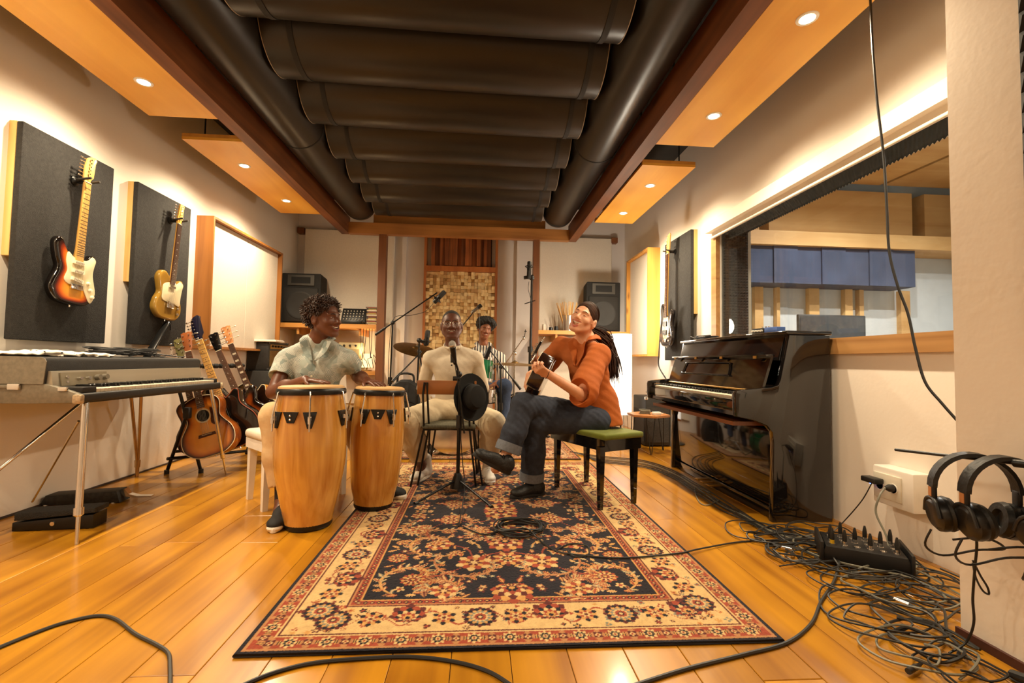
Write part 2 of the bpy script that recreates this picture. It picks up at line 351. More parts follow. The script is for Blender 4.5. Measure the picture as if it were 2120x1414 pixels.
MB().box(4.39, 5.31, 5.972, 5.976, 1.20, 1.645).build('screen', M('screen_glass', (0.05, 0.055, 0.06), 0.25, var=0.05), t)
MB().cyl((4.85, 6.02, 0.80), (4.85, 6.02, 1.25), 0.03).build('stand', 'monitor_black', t)
MB().cyl((4.85, 6.0, 0.79), (4.85, 6.0, 0.81), 0.16).build('foot', 'monitor_black', t)
t = thing('control_desk', 'wooden desk below the monitor in the control room', 'desk', (0, 0, 0))
MB().box(3.9, 6.0, 5.5, 6.4, 0.75, 0.79).build('desk_top', oak_m, t)
for xa in (3.95, 5.9): MB().box(xa, xa+0.05, 5.55, 6.35, 0, 0.75).build('leg', oak_m, t)
# wood ceiling cloud with white gaps between its boards, and one lamp
for i in range(3):
    tag(MB().box(3.3+1.32*i, 3.3+1.32*i+1.26, 2.2, 6.3, 3.66, 3.69).build('ceiling_board', oak_m), ['left', 'middle', 'right'][i] + ' wood board of the control room ceiling', 'ceiling board', 'control room ceiling boards')

# ---- ceiling timbers
tag(struct(MB().box(-1.915, -1.81, YN, 6.40, 2.67, 2.90).build('trim_1', beam_m)))
tag(struct(MB().box(1.235, 1.345, YN, 6.40, 2.67, 2.90).build('trim_2', beam_m)))
struct(MB().box(-1.81, 1.235, 6.33, 6.43, 2.672, 2.825).build('trim_3', beamx_m))
struct(MB().box(-1.5, 0.91, 6.43, 6.52, 2.80, 2.97).build('trim_4', beamx_m))
struct(MB().box(-1.40, -1.30, 6.34, 6.46, 0, 2.672).build('trim_5', post_m))
struct(MB().box(0.735, 0.82, 6.34, 6.46, 0, 2.672).build('trim_6', post_m))

# ---- light panels with their recessed lamps
strap_m0 = M('rod_black', (.01, .01, .01), .6, var=.1)
def light_panel(xa, xb, ya, yb, ys, label):
    xl = (xa+xb)/2-0.0
    p = thing('light_panel', label, 'ceiling panel', group='plywood light panels')
    MB().box(xa, xb, ya, yb, 2.70, 2.722).build('panel_board', ply_m, p)
    for xx in (xa+.06, xb-.06):
        for yy in (ya+.2, yb-.2): MB().cyl((xx, yy, 2.722), (xx, yy, ZC), .006).build('hanger_rod', strap_m0, p)
    for yy in (ya, yb-0.03): MB().box(xa, xb, yy, yy+0.03, 2.722, 2.75).build('edge_batten', pine_m, p)
    return p
pan = {'ln': light_panel(-2.43, -1.94, YN+.1, 3.45, 0, 'long plywood light panel above the two hanging guitars'),
       'lf': light_panel(-2.42, -1.94, 3.80, 5.65, 0, 'shorter plywood light panel above the framed absorber, left of the left beam'),
       'rn': light_panel(1.37, 1.845, 1.60, 3.49, 0, 'long plywood light panel beside the control-room window'),
       'rf': light_panel(1.40, 1.88, 3.87, 5.55, 0, 'shorter plywood light panel beyond the window, right of the right beam')}
ring_m = M('lamp_ring', (0.85, 0.82, 0.76), 0.35, var=0.05)
bulb_m = M('lamp_glow', (1, 0.9, 0.75), 0.5, emit=(1.0, 0.80, 0.52), estr=40.0, var=0.02)
LAMPS = []
def downlight(x, y, label, z=2.70, watt=None):
    t = thing('downlight', label, 'downlight', (x, y, z), group='recessed downlights')
    MB().lathe([(0.036, 0.0), (0.036, -0.004), (0.042, -0.006), (0.05, -0.004), (0.052, -0.0005), (0.052, 0)], n=28).build('bezel', ring_m, t)
    MB().lathe([(0.0, -0.002), (0.036, -0.002), (0.036, 0.0)], n=24).build('lens', bulb_m, t)
    ld = bpy.data.lights.new('downlight_lamp', 'SPOT'); ld.energy = watt or DOWN_W; ld.color = LAMP_COL if x < 3 else (1, .93, .84); ld.spot_size = math.radians(164); ld.spot_blend = 1.0; ld.shadow_soft_size = 0.035
    lo = bpy.data.objects.new('lamp_light', ld); COL.objects.link(lo); lo.parent = t; lo.location = (0, 0, -0.03)
    LAMPS.append(lo)
for y, s in ((0.25, 'over the camera in'), (1.2, 'near end of'), (2.1, 'just out of frame in'), (3.02, 'far end of')): downlight(-2.17, y, 'round recessed downlight, ' + s + ' the long left panel', 2.70, DOWN_W*(.25 if y < 1 else .7 if y < 1.5 else 1))
for y, s in ((4.28, 'nearer'), (5.2, 'farther')): downlight(-2.17, y, 'round recessed downlight, ' + s + ' of two in the short left panel', 2.70, DOWN_W*1.15)
for y, s in ((2.12, 'large one near the hanging cable in'), (3.04, 'far end of')): downlight(1.61, y, 'round recessed downlight, ' + s + ' the long right panel')
for y, s in ((4.32, 'nearer'), (5.16, 'farther')): downlight(1.64, y, 'round recessed downlight, ' + s + ' of two in the short right panel', 2.70, DOWN_W*1.15)
rp = light_panel(-1.75, 1.15, -0.95, -0.45, 0, 'added plywood light panel across the room behind the camera, for front fill')  # unseen panel, added to carry the fill lamps
for x, s in ((-1.2, 'left'), (-.3, 'middle'), (.6, 'right')): downlight(x, -0.7, 'round recessed downlight, ' + s + ' of three added behind the camera as front fill', 2.70, DOWN_W*.22)  # added lamps out of view, filling the fronts of the people
downlight(4.6, 4.6, 'round lamp in the control room ceiling seen through the window', 3.66, 520)
downlight(5.9, 4.0, 'second round lamp, added to brighten the control room, in its ceiling', 3.66, 420)  # extra lamp added to lift the dark control room

# ---- black vinyl barrels: two long ducts and cross barrels
vinyl = M('black_vinyl', (0.0145, 0.0125, 0.0105), 0.33, var=0.12, vscale=3, bump=0.03, bscale=14, spec=0.45)
strap_m = M('strap_black', (0.006, 0.006, 0.006), 0.7, var=0.1)
rim_m = M('barrel_rim', (0.35, 0.30, 0.24), 0.6, var=0.1)
for x, r, lab in ((-1.60, 0.205, 'long black vinyl barrel running beside the left beam'), (1.03, 0.205, 'long black vinyl barrel running beside the right beam')):
    t = thing('acoustic_barrel', lab, 'acoustic barrel', (x, 0, 2.985), group='long ceiling barrels')
    prof = [(r*0.0, 6.17), (r*0.6, 6.165), (r*0.93, 6.14), (r, 6.10)]
    MB().lathe([(r, -0.3), (r, 0.6), (r, 2.2), (r, 4.0), (r, 6.1), (r*0.93, 6.14), (r*0.6, 6.165), (0, 6.17)], ax=(0, 1, 0), n=48).build('vinyl_skin', vinyl, t)
    for yy in (1.4, 4.05, 6.05): MB().lathe([(r+0.001, yy-0.008), (r+0.004, yy-0.006), (r+0.004, yy+0.006), (r+0.001, yy+0.008)], ax=(0, 1, 0), n=48).build('strap', strap_m, t)
tys = [1.32, 1.91, 2.49, 3.08, 3.68, 4.30, 4.90, 5.47, 6.03]
names = ['above the camera', 'second above the camera', 'nearest one showing at the top of the picture', 'second from the nearest', 'third from the nearest', 'fourth from the nearest', 'fifth from the nearest', 'second from the far end', 'farthest one above the cross beam']
for k, y in enumerate(tys):
    t = thing('ceiling_baffle', 'black half-round vinyl baffle across the ceiling, ' + names[k], 'ceiling baffle', (0, y, 3.13), group='cross baffles of the ceiling')
    r = 0.285; xa, xb = -1.385, 0.80; tilt = 0.012*random.uniform(-1, 1)
    angs = [PI+0.02+(PI-0.04)*i/26 for i in range(27)]
    def arc(rr, x): return [(x, rr*math.cos(a), rr*math.sin(a)) for a in angs]
    def shell(mb, r0, r1, x0, x1, nx=6, sag=0.0):
        n = len(angs); vs = []
        for rr in (r0, r1):
            for i in range(nx+1):
                x = x0+(x1-x0)*i/nx; s = sag*math.sin(PI*i/nx)
                vs += [(x, (rr+s)*math.cos(a), (rr+s)*math.sin(a)) for a in angs]
        fs = []; off = (nx+1)*n
        for i in range(nx):
            for j in range(n-1):
                q = (i*n+j, i*n+j+1, (i+1)*n+j+1, (i+1)*n+j); fs += [q, tuple(off+a for a in q[::-1])]
            fs += [(i*n, (i+1)*n, off+(i+1)*n, off+i*n), (i*n+n-1, off+i*n+n-1, off+(i+1)*n+n-1, (i+1)*n+n-1)]
        for j in range(n-1): fs += [(j, off+j, off+j+1, j+1), (nx*n+j, nx*n+j+1, off+nx*n+j+1, off+nx*n+j)]
        mb._add(vs, fs)
    mb = MB(); shell(mb, r-0.008, r, xa, xb, 10, 0.006); mb.build('vinyl_shell', vinyl, t)
    for x in (xa+0.16, xb-0.13): mb = MB(); shell(mb, r+0.002, r+0.006, x, x+0.035, 1); mb.build('strap', strap_m, t)
    for x in (xa-0.004, xb): mb = MB(); shell(mb, r-0.009, r+0.002, x, x+0.004, 1); mb.build('rim', rim_m, t)
    t.rotation_euler = (0, tilt, 0)

# ---- wall panels
carpet_m = M('black_carpet', (0.024, 0.0225, 0.021), 0.97, var=0.25, vscale=60, bump=0.5, bscale=250)
core_m = wood('panel_core', srgb(196, 158, 92), srgb(224, 190, 122), 2, 0.7, 20)
def carpet_panel(side, xw, y0, y1, z0, z1, label):
    t = thing('carpet_absorber', label, 'acoustic panel', group='black carpeted guitar panels'); s = side
    MB().box(min(xw, xw+s*.04), max(xw, xw+s*.04), y0, y1-.04, z0+0.48, z1).build('wood_core', core_m, t)
    c = ((xw+s*.0575), (y0+y1)/2, (z0+z1)/2)
    MB().rbox(c, (0.035, y1-y0, z1-z0), 0.006, 2).build('carpet_face', carpet_m, t)
carpet_panel(1, WL, 2.795, 3.46, 1.035, 2.30, 'black carpeted panel behind the sunburst electric guitar')
carpet_panel(1, WL, 3.695, 4.35, 1.04, 2.30, 'black carpeted panel behind the gold electric guitar')
carpet_panel(-1, WR, 4.585, 5.25, 1.0, 2.365, 'black carpeted panel behind the dark bass guitar')
t = thing('carpet_absorber', 'black foam panel on the jutting wall at the right picture edge', 'acoustic panel')
mb = MB(); mb.box(WJ-0.02, WJ, 0.66, 1.318, 1.05, 2.9); mb.build('backing', carpet_m, t)
mb = MB(); foam(mb, (WJ-0.02, 0.66, 1.05), (0, 0.658, 0), (0, 0, 1.85), (-1, 0, 0), 10, 28, 0.03); mb.build('foam_face', M('black_foam', (0.012, 0.012, 0.012), 0.95, var=0.2), t, flat=True)
cream_m = M('cream_cloth', srgb(214, 204, 188), 0.95, var=0.05, vscale=120, bump=0.1, bscale=400)
def framed(side, xw, y0, y1, z0, z1, dep, label, frame_m, split):
    t = thing('framed_absorber', label, 'acoustic panel'); s = side; xf = xw+s*dep; th = 0.022
    a, b = min(xw, xf), max(xw, xf)
    MB().box(a, b, y0, y0+th, z0, z1).build('frame_board', frame_m, t); MB().box(a, b, y1-th, y1, z0, z1).build('frame_board', frame_m, t)
    MB().box(a, b, y0+th, y1-th, z1-th, z1).build('frame_board', frame_m, t); MB().box(a, b, y0+th, y1-th, z0, z0+th).build('frame_board', frame_m, t)
    ys = [y0+th+0.002]+split+[y1-th-0.002]
    for i in range(len(ys)-1):
        MB().rbox((xw+s*(dep-0.05)/2, (ys[i]+ys[i+1])/2, (z0+z1)/2), (dep-0.05, ys[i+1]-ys[i]-0.005, z1-z0-2*th-0.004), 0.004, 1).build('cloth_panel', cream_m, t)
framed(1, WL, 4.56, 6.12, 1.03, 2.31, 0.16, 'wood-framed absorber with two cream cloth panels on the left wall', pinebrown_m, [5.32])
framed(-1, WR, 5.575, 6.42, 1.05, 2.42, 0.16, 'wood-framed cream absorber on the right wall beside the bass panel', pine_m, [])

# ---- back wall: white hung cloth panels, shelf boards, slat and block diffusers
wc_m = M('white_cloth', srgb(232, 224, 210), 0.95, var=0.03, vscale=60, bump=0.05, bscale=300)
for xa, xb, z1, lab in ((-2.60, -1.30, 2.87, 'large white cloth panel on the back wall above the left shelf'), (0.90, 2.02, 2.885, 'large white cloth panel on the back wall above the right shelf')):
    tag(MB().rbox(((xa+xb)/2, 6.955, (z1+0.3)/2), (xb-xa, 0.085, z1-0.3), 0.008, 1).build('cloth_wall_panel', wc_m), lab, 'wall panel', 'white cloth panels of the back wall')
for x, y, z, lab in ((-2.66, 6.95, 2.84, 'small dark wood block at the top left corner of the back wall'), (2.06, 6.95, 2.86, 'small dark wood block at the top right of the back wall')):
    tag(MB().rbox((x, y, z), (0.10, 0.10, 0.085), 0.004, 1).build('wood_block', post_m), lab, 'block')
struct(MB().box(-1.18, -1.12, 6.94, 7.0, 0, 2.9).build('trim_7', plaster_b)); struct(MB().box(0.55, 0.62, 6.93, 7.0, 0, 2.9).build('trim_8', plaster_b))
t = thing('block_diffuser', 'tall wood-block diffuser framed in brown boards behind the drummer', 'diffuser', (0, 0, 0))
fr_m = wood('diffuser_frame', srgb(150, 84, 36), srgb(184, 112, 54), 2, 0.5, 12)
for x in (-0.845, 0.22): MB().box(x, x+0.035, 6.86, 7.0, 0.25, 2.83).build('frame_board', fr_m, t)
MB().box(-0.81, 0.22, 6.85, 7.0, 2.29, 2.365).build('frame_board', fr_m, t)
block_m = M('wood_blocks', (1, 1, 1), 0.6, attr='col', var=0.12, vscale=30)
mb = MB(); nb, mbk = 20, 28; bw = 1.03/nb
pal = [srgb(232, 202, 146), srgb(224, 190, 132), srgb(238, 212, 160), srgb(212, 174, 116), srgb(186, 144, 92), srgb(230, 198, 140), srgb(234, 206, 150)]
for i in range(nb):
    for j in range(mbk):
        d = random.choice((0.03, 0.045, 0.06, 0.075, 0.09)); c = random.choice(pal)
        x = -0.81+i*bw; z = 2.288-(j+1)*bw
        mb.box(x+.0008, x+bw-.0008, 6.99-d-0.03, 6.995, z+.0008, z+bw-.0008, c)
tag(mb.build('block_face', block_m, t, flat=True), 'hundreds of square pale wood blocks of uneven depth', kind='stuff')
t = thing('slat_diffuser', 'brown vertical slat diffuser above the wood-block panel', 'diffuser', (0, 0, 0))
MB().box(-0.75, 0.165, 6.97, 7.0, 2.375, 2.9).build('backing', strap_m, t)
slat_m = wood('slat_brown', srgb(84, 40, 16), srgb(168, 96, 44), 2, 0.5, 14, rand=0.45)
x = -0.745; i = 0
while x < 0.15:
    wd = random.choice((0.04, 0.055, 0.07)); d = random.choice((0.03, 0.06, 0.09, 0.12))
    MB().box(x, min(x+wd, 0.163), 6.97-d, 6.97, 2.378, 2.9).build('slat', slat_m, t); x += wd+0.003
for xa, xb, z, zt, y0, lab in ((-2.728, -1.402, 1.43, 0.06, 6.38, 'long wood shelf carrying the left loudspeaker and the mixer'), (0.822, 2.14, 1.405, 0.055, 6.40, 'long wood shelf carrying the right loudspeaker and the drumsticks'), (-1.85, -1.402, 0.79, 0.05, 6.40, 'short lower wood shelf below the hanging cables')):
    s = thing('wall_shelf', lab, 'shelf'); MB().box(xa, xb, y0, 6.91, z-zt, z).build('shelf_board', shelf_m, s)
    for xx in (xa+0.25, xb-0.25) if xb-xa > 1 else (): MB().box(xx, xx+0.03, 6.42, 6.91, z-zt-0.09, z-zt).build('bracket', shelf_m, s)
struct(MB().box(-2.29, -2.17, 6.40, 6.50, 0, 1.37).build('trim_9', pine_m))
# ================================================================== RUGS (woven pattern painted into the pile's colour attribute)
NAVY, CREAM, RUST, GOLD, WINE, SAGE, TAN = [np.array(srgb(*c)) for c in ((22, 18, 28), (200, 166, 112), (146, 62, 40), (190, 140, 78), (86, 32, 28), (116, 118, 104), (170, 118, 74))]
class Weave:
    def __init__(s, w, h, cell):
        s.w, s.h = w, h; s.nx, s.ny = int(w/cell)+1, int(h/cell)+1
        s.img = np.zeros((s.ny, s.nx, 3)); s.X, s.Y = np.meshgrid(np.linspace(0, w, s.nx), np.linspace(0, h, s.ny)); s.cell = cell
    def win(s, cx, cy, R):
        i0, i1 = max(int((cx-R)/s.cell), 0), min(int((cx+R)/s.cell)+2, s.nx); j0, j1 = max(int((cy-R)/s.cell), 0), min(int((cy+R)/s.cell)+2, s.ny)
        return (slice(j0, j1), slice(i0, i1)) if i1 > i0 and j1 > j0 else None
    def rect(s, x0, x1, y0, y1, c): s.img[(s.X >= x0) & (s.X <= x1) & (s.Y >= y0) & (s.Y <= y1)] = c
    def ringband(s, d0, d1, c):
        D = np.minimum(np.minimum(s.X, s.w-s.X), np.minimum(s.Y, s.h-s.Y)); s.img[(D >= d0) & (D < d1)] = c
    def rosette(s, cx, cy, R, n, cols, rot=0.0, lob=0.18, asp=1.0, ph=0.0):
        q = s.win(cx, cy, R*1.35)
        if q is None: return
        x, y = s.X[q]-cx, s.Y[q]-cy; c_, s_ = math.cos(rot), math.sin(rot); u, v = (x*c_+y*s_), (-x*s_+y*c_)/asp
        r = np.hypot(u, v); th = np.arctan2(v, u); I = s.img[q]
        for k, (f, c) in enumerate(cols):
            I[r < R*f*(1+lob*np.cos(n*th+ph+(k % 2)*PI))] = c
    def palmette(s, cx, cy, R, rot, cols):
        q = s.win(cx, cy, R*1.5)
        if q is None: return
        x, y = s.X[q]-cx, s.Y[q]-cy; c_, s_ = math.cos(rot), math.sin(rot); u, v = (x*c_+y*s_), (-x*s_+y*c_)
        r = np.hypot(u, v*1.0); th = np.arctan2(u, v); I = s.img[q]
        env = 0.62+0.38*np.cos(th)
        for k, (f, c) in enumerate(cols):
            I[r < R*f*env*(1+0.14*np.cos(9*th+(k % 2)*PI))*1.15] = c
    def leaf(s, cx, cy, L, W, rot, c1, c2):
        q = s.win(cx, cy, L)
        if q is None: return
        x, y = s.X[q]-cx, s.Y[q]-cy; c_, s_ = math.cos(rot), math.sin(rot); u, v = (x*c_+y*s_), (-x*s_+y*c_)
        p = np.clip(1-(u/L)**2, 0, 1); wv = W*p*(1+0.35*np.sin(u/L*14)); I = s.img[q]
        I[np.abs(v) < wv] = c1; I[np.abs(v) < wv*0.45] = c2
    def vine(s, pts, wd, c, leaf=None, rng=None, c2=None):
        P = crom([(p[0], p[1], 0) for p in pts], 14); n = len(P)
        for i in range(n):
            p = P[i]; q = s.win(p.x, p.y, wd*2)
            if q is None: continue
            d = np.hypot(s.X[q]-p.x, s.Y[q]-p.y); k = wd*(0.6+0.6*math.sin(PI*i/n)); s.img[q][d < k] = c
            if c2 is not None: s.img[q][d < k*0.45] = c2
        if leaf:
            for i in range(4, n-2, leaf+3):
                t = (P[i+1]-P[i-1]); a = math.atan2(t.y, t.x)
                for sg in (1, -1):
                    cc = [(GOLD, RUST), (RUST, CREAM), (CREAM, RUST), (TAN, WINE), (SAGE, CREAM)][rng.integers(0, 5)]
                    b = a+sg*(0.7+0.4*rng.random()); L = wd*(2.0+1.8*rng.random())
                    s.leaf(P[i].x+math.cos(b)*L, P[i].y+math.sin(b)*L, L, L*0.42, b, *cc)
def persian(w, h, cell, seed, pale=False):
    rg = np.random.default_rng(seed); R = Weave(w, h, cell); field = NAVY if not pale else np.array(srgb(206, 184, 150)); bord = CREAM if not pale else np.array(srgb(190, 150, 116))
    R.img[:] = field
    for d0, d1, c in ((0, .014, NAVY), (.014, .022, TAN), (.022, .085, RUST), (.085, .092, CREAM), (.092, .098, WINE), (.098, .268, bord), (.268, .274, WINE), (.274, .282, TAN), (.282, .312, RUST), (.312, .320, GOLD)): R.ringband(d0, d1, c)
    # inner guard: chain of dark knots; outer guard: cream boxes with stars
    def along(off, step, fn):
        nx = int(round((w-2*off)/step)); ny = int(round((h-2*off)/step))
        for i in range(nx):
            x = off+(i+.5)*(w-2*off)/nx; fn(x, off, 0, i); fn(x, h-off, PI, i)
        for j in range(ny):
            y = off+(j+.5)*(h-2*off)/ny; fn(off, y, -PI/2, j); fn(w-off, y, PI/2, j)
    along(.297, .026, lambda x, y, a, i: R.rosette(x, y, .010, 4, [(1, NAVY), (.4, GOLD)] if i % 2 else [(1, WINE), (.45, CREAM)], a))
    def star(x, y, a, i):
        R.rosette(x, y, .026, 8 if i % 2 else 4, [(1.0, CREAM if i % 2 else TAN), (.66, NAVY if i % 2 else WINE), (.36, CREAM), (.2, RUST)], a, .2)
    along(.0535, .062, star)
    along(.0535, .062, lambda x, y, a, i: (R.leaf(x+.031*math.cos(a), y+.031*math.sin(a), .014, .006, a+PI/2, NAVY, GOLD)))
    # main border: palmettes, rosettes, running vine, scattered buds
    def vine_b(x0, y0, x1, y1, n, px, py):
        pts = [(x0+(x1-x0)*i/n+px*.045*(-1)**i, y0+(y1-y0)*i/n+py*.045*(-1)**i) for i in range(n+1)]
        R.vine(pts, .0045, RUST, 7, rg)
    o = .183
    vine_b(o, o, w-o, o, 14, 0, 1); vine_b(o, h-o, w-o, h-o, 14, 0, 1); vine_b(o, o, o, h-o, 20, 1, 0); vine_b(w-o, o, w-o, h-o, 20, 1, 0)
    for _ in range(420):
        side = rg.integers(0, 4); t = rg.random(); off = .108+.15*rg.random()
        x, y = [(t*w, off), (t*w, h-off), (off, t*h), (w-off, t*h)][side]
        if .1 < x < w-.1 and .1 < y < h-.1: R.rosette(x, y, .007+.007*rg.random(), int(rg.integers(3, 7)), [(1, [RUST, WINE, GOLD, NAVY, SAGE][rg.integers(0, 5)]), (.5, [CREAM, GOLD, RUST][rg.integers(0, 3)])], rg.random()*6, .3)
    def bmotif(x, y, a, i):
        k = i % 4
        if k == 0: R.rosette(x, y, .062, 12, [(1, WINE), (.9, NAVY), (.72, GOLD), (.6, SAGE), (.48, CREAM), (.36, RUST), (.2, NAVY), (.12, CREAM)], a, .10)
        elif k == 2: R.palmette(x, y-0.0, .078, a, [(1, WINE), (.88, RUST), (.7, NAVY), (.55, CREAM), (.42, RUST), (.28, GOLD), (.15, NAVY)])
        else: R.rosette(x, y, .038, 6, [(1, NAVY), (.85, GOLD), (.6, RUST), (.42, CREAM), (.2, WINE)], a+.5, .26)
    along(.183, .128, bmotif)
    # field: mirrored scrolls, palmettes and flowers
    F0 = .322; fw, fh = w-2*F0, h-2*F0; cxm, cym = w/2, h/2
    def mir(fn):
        for sx in (1, -1):
            for sy in (1, -1): fn(sx, sy)
    def scroll(u, v, size, turn, start, wd, c, sx, sy, c2=None):
        pts = []
        for i in range(12):
            t = i/11; a = start+turn*t*5.2; r = size*(1-.78*t); pts.append((cxm+sx*(u+r*math.cos(a)), cym+sy*(v+r*math.sin(a))))
        R.vine(pts, wd, c, 5, np.random.default_rng(int((u+v)*1000)+5), c2)
    sc = [(.30, .16, .20, 1, .4), (.36, .50, .19, -1, 2.5), (.16, .74, .20, 1, -.6), (.42, .88, .16, -1, 1.2), (.12, .34, .15, -1, 3.4), (.46, .30, .12, 1, 5.), (.33, .98, .12, 1, 2.)]
    mir(lambda sx, sy: [scroll(*q, .0075, GOLD if k % 2 else TAN, sx, sy, RUST if k % 3 else CREAM) for k, q in enumerate(sc)])
    def links(sx, sy):
        for a, b, c in (((0, .1), (.14, .2), (.3, .16)), ((.3, .16), (.42, .34), (.36, .5)), ((.36, .5), (.2, .58), (.16, .74)), ((.16, .74), (.3, .86), (.42, .88)), ((0, .45), (.08, .5), (.12, .34)), ((0, .62), (.1, .66), (.16, .74))):
            R.vine([(cxm+sx*p[0], cym+sy*p[1]) for p in (a, b, c)], .005, RUST, 6, np.random.default_rng(3))
    mir(links)
    fl = [(.30, .16, .062), (.36, .50, .066), (.16, .74, .07), (.42, .90, .05), (.13, .34, .05), (.48, .30, .04), (.52, .68, .045), (.26, .62, .03), (.50, .08, .04), (.30, .34, .03), (.54, .48, .03), (.28, 1.0, .05)]
    def flowers(sx, sy):
        for k, (u, v, r) in enumerate(fl):
            x, y = cxm+sx*u, cym+sy*v
            if k % 3 == 0: R.rosette(x, y, r, 10, [(1, RUST), (.88, GOLD), (.70, WINE), (.58, CREAM), (.44, RUST), (.28, NAVY), (.18, GOLD)], k, .16)
            elif k % 3 == 1: R.palmette(x, y, r*1.25, (sx*.7 if sy > 0 else PI-sx*.7), [(1, GOLD), (.88, RUST), (.72, CREAM), (.58, WINE), (.44, GOLD), (.26, RUST), (.14, CREAM)])
            else: R.rosette(x, y, r, 6, [(1, CREAM), (.86, RUST), (.62, GOLD), (.44, WINE), (.26, CREAM)], k*.7, .26)
    mir(flowers)
    for k, (v, r) in enumerate(((0, .10), (.24, .075), (.48, .09), (.70, .07), (.98, .085))):
        for sy in (1, -1):
            if k % 2: R.rosette(cxm, cym+sy*v, r, 8, [(1, WINE), (.9, GOLD), (.7, RUST), (.55, CREAM), (.4, NAVY), (.26, GOLD), (.12, RUST)], 0, .2)
            else: R.palmette(cxm, cym+sy*v, r*1.2, 0 if sy > 0 else PI, [(1, RUST), (.9, GOLD), (.75, WINE), (.6, CREAM), (.46, RUST), (.3, NAVY), (.16, GOLD)])
    n = 0; D = lambda x, y: R.img[min(int(y/cell), R.ny-1), min(int(x/cell), R.nx-1)]
    for _ in range(2600):
        u, v = rg.random()*fw/2, rg.random()*fh/2
        if n > 60 or np.abs(D(cxm+u, cym+v)-field).sum() > .01 or np.abs(D(cxm+u+.018, cym+v)-field).sum() > .01 or np.abs(D(cxm+u-.018, cym+v+.012)-field).sum() > .01: continue
        n += 1; r = .008+.012*rg.random(); a = rg.random()*6; c = [RUST, GOLD, TAN, CREAM, SAGE, WINE][rg.integers(0, 6)]; kk = rg.integers(0, 2)
        def put(sx, sy):
            if kk: R.rosette(cxm+sx*u, cym+sy*v, r, 5, [(1, c), (.5, CREAM if c is not CREAM else RUST)], a, .3)
            else: R.leaf(cxm+sx*u, cym+sy*v, r*1.4, r*.6, math.atan2(sy*math.sin(a), sx*math.cos(a)), c, GOLD)
        mir(put)
    I = R.img; I *= (1+0.16*(rg.random(I.shape[:2])-.5))[..., None]
    return R
def rug(name, label, x0, y0, w, h, cell, seed, pale, th):
    R = persian(w, h, cell, seed, pale); nx, ny = R.nx, R.ny
    t = thing(name, label, 'rug', (x0, y0, 0))
    z = th+0.0006*np.random.default_rng(seed).standard_normal((ny, nx))
    co = np.stack([R.X, R.Y, z], -1).reshape(-1, 3)
    idx = np.arange(nx*ny).reshape(ny, nx); q = np.stack([idx[:-1, :-1], idx[:-1, 1:], idx[1:, 1:], idx[1:, :-1]], -1).reshape(-1, 4)
    me = bpy.data.meshes.new('pile'); me.vertices.add(len(co)); me.vertices.foreach_set('co', co.ravel()); me.loops.add(q.size); me.loops.foreach_set('vertex_index', q.ravel().astype(np.int32))
    me.polygons.add(len(q)); me.polygons.foreach_set('loop_start', np.arange(0, q.size, 4, dtype=np.int32)); me.update(calc_edges=True); me.validate()
    ca = me.color_attributes.new('col', 'FLOAT_COLOR', 'POINT'); ca.data.foreach_set('color', np.concatenate([R.img.reshape(-1, 3), np.ones((nx*ny, 1))], 1).astype(np.float32).ravel())
    me.materials.append(M('rug_pile', (1, 1, 1), 0.95, attr='col', var=0.1, vscale=40, sheen=0.15, spec=0.1))
    o = bpy.data.objects.new('pile', me); COL.objects.link(o); o.parent = t
    MB().box(0, w, 0, h, 0.0005, th-0.003).build('backing', M('rug_backing', srgb(30, 24, 26), 0.95, var=0.2), t)
    mb = MB(); mb.tube([(0, 0, th*.55), (w, 0, th*.55), (w, h, th*.55), (0, h, th*.55)], th*.5, 8, closed=True); mb.build('binding', 'rug_backing', t)
    return t
rug('persian_rug', 'large navy persian rug with a cream floral border in the middle of the floor', -0.756, 1.557, 1.823, 2.763, 0.0036, 5, False, 0.012)
rug('persian_rug', 'paler worn rug with red edges under the drum kit', -1.15, 4.505, 2.17, 2.0, 0.008, 9, True, 0.009)
# ================================================================== PIANO
gloss = M('piano_lacquer', (0.006, 0.005, 0.005), 0.06, coat=0.6, var=0.05)
brass = M('brass', srgb(196, 148, 62), 0.3, 1.0, var=0.1)
chrome = M('chrome', (0.75, 0.73, 0.70), 0.18, 1.0, var=0.04)
steel_dark = M('dark_steel', (0.02, 0.02, 0.02), 0.35, 0.6, var=0.1)
black_p = M('black_plastic', (0.008, 0.0075, 0.0075), 0.45, var=0.1)
black_m = M('black_metal', (0.007, 0.007, 0.007), 0.35, 0.2, var=0.1)
ivory = M('ivory_keys', srgb(226, 214, 192), 0.3, var=0.02)
ebony = M('ebony_keys', (0.01, 0.01, 0.01), 0.25, var=0.05)
white_p = M('white_paint', srgb(236, 230, 220), 0.4, var=0.03)
P0, P1 = 2.72, 4.22
pi = thing('upright_piano', 'glossy black upright piano against the right wall under the window', 'piano', (0, 0, 0))
prof = [(1.806, 0), (1.818, .48), (1.81, .545), (1.775, .585), (1.70, .615), (1.58, .64), (1.574, .70), (1.574, .775), (1.582, .795), (1.612, .803), (1.81, .822), (1.85, .835), (1.866, .87), (1.925, 1.15), (2.19, 1.15), (2.19, 0)]
for y in (P0, P1-.04): MB().prism([(p[0], p[1]) for p in prof], 0, .04, X=(1, 0, 0), Y=(0, 0, 1), Z=(0, 1, 0), o=(0, y, 0), bev=.004).build('side_panel', gloss, pi)
lid = MB(); lid.rbox((2.05, (P0+P1)/2, 1.164), (.30, P1-P0+.02, .024), .008, 3); lid.build('lid', gloss, pi)
MB().rbox((1.845, (P0+P1)/2, .315), (.03, P1-P0-.085, .47), .012, 3).build('lower_panel', gloss, pi)
MB().rbox((1.855, (P0+P1)/2, .04), (.05, P1-P0-.085, .07), .006, 2).build('toe_board', gloss, pi)
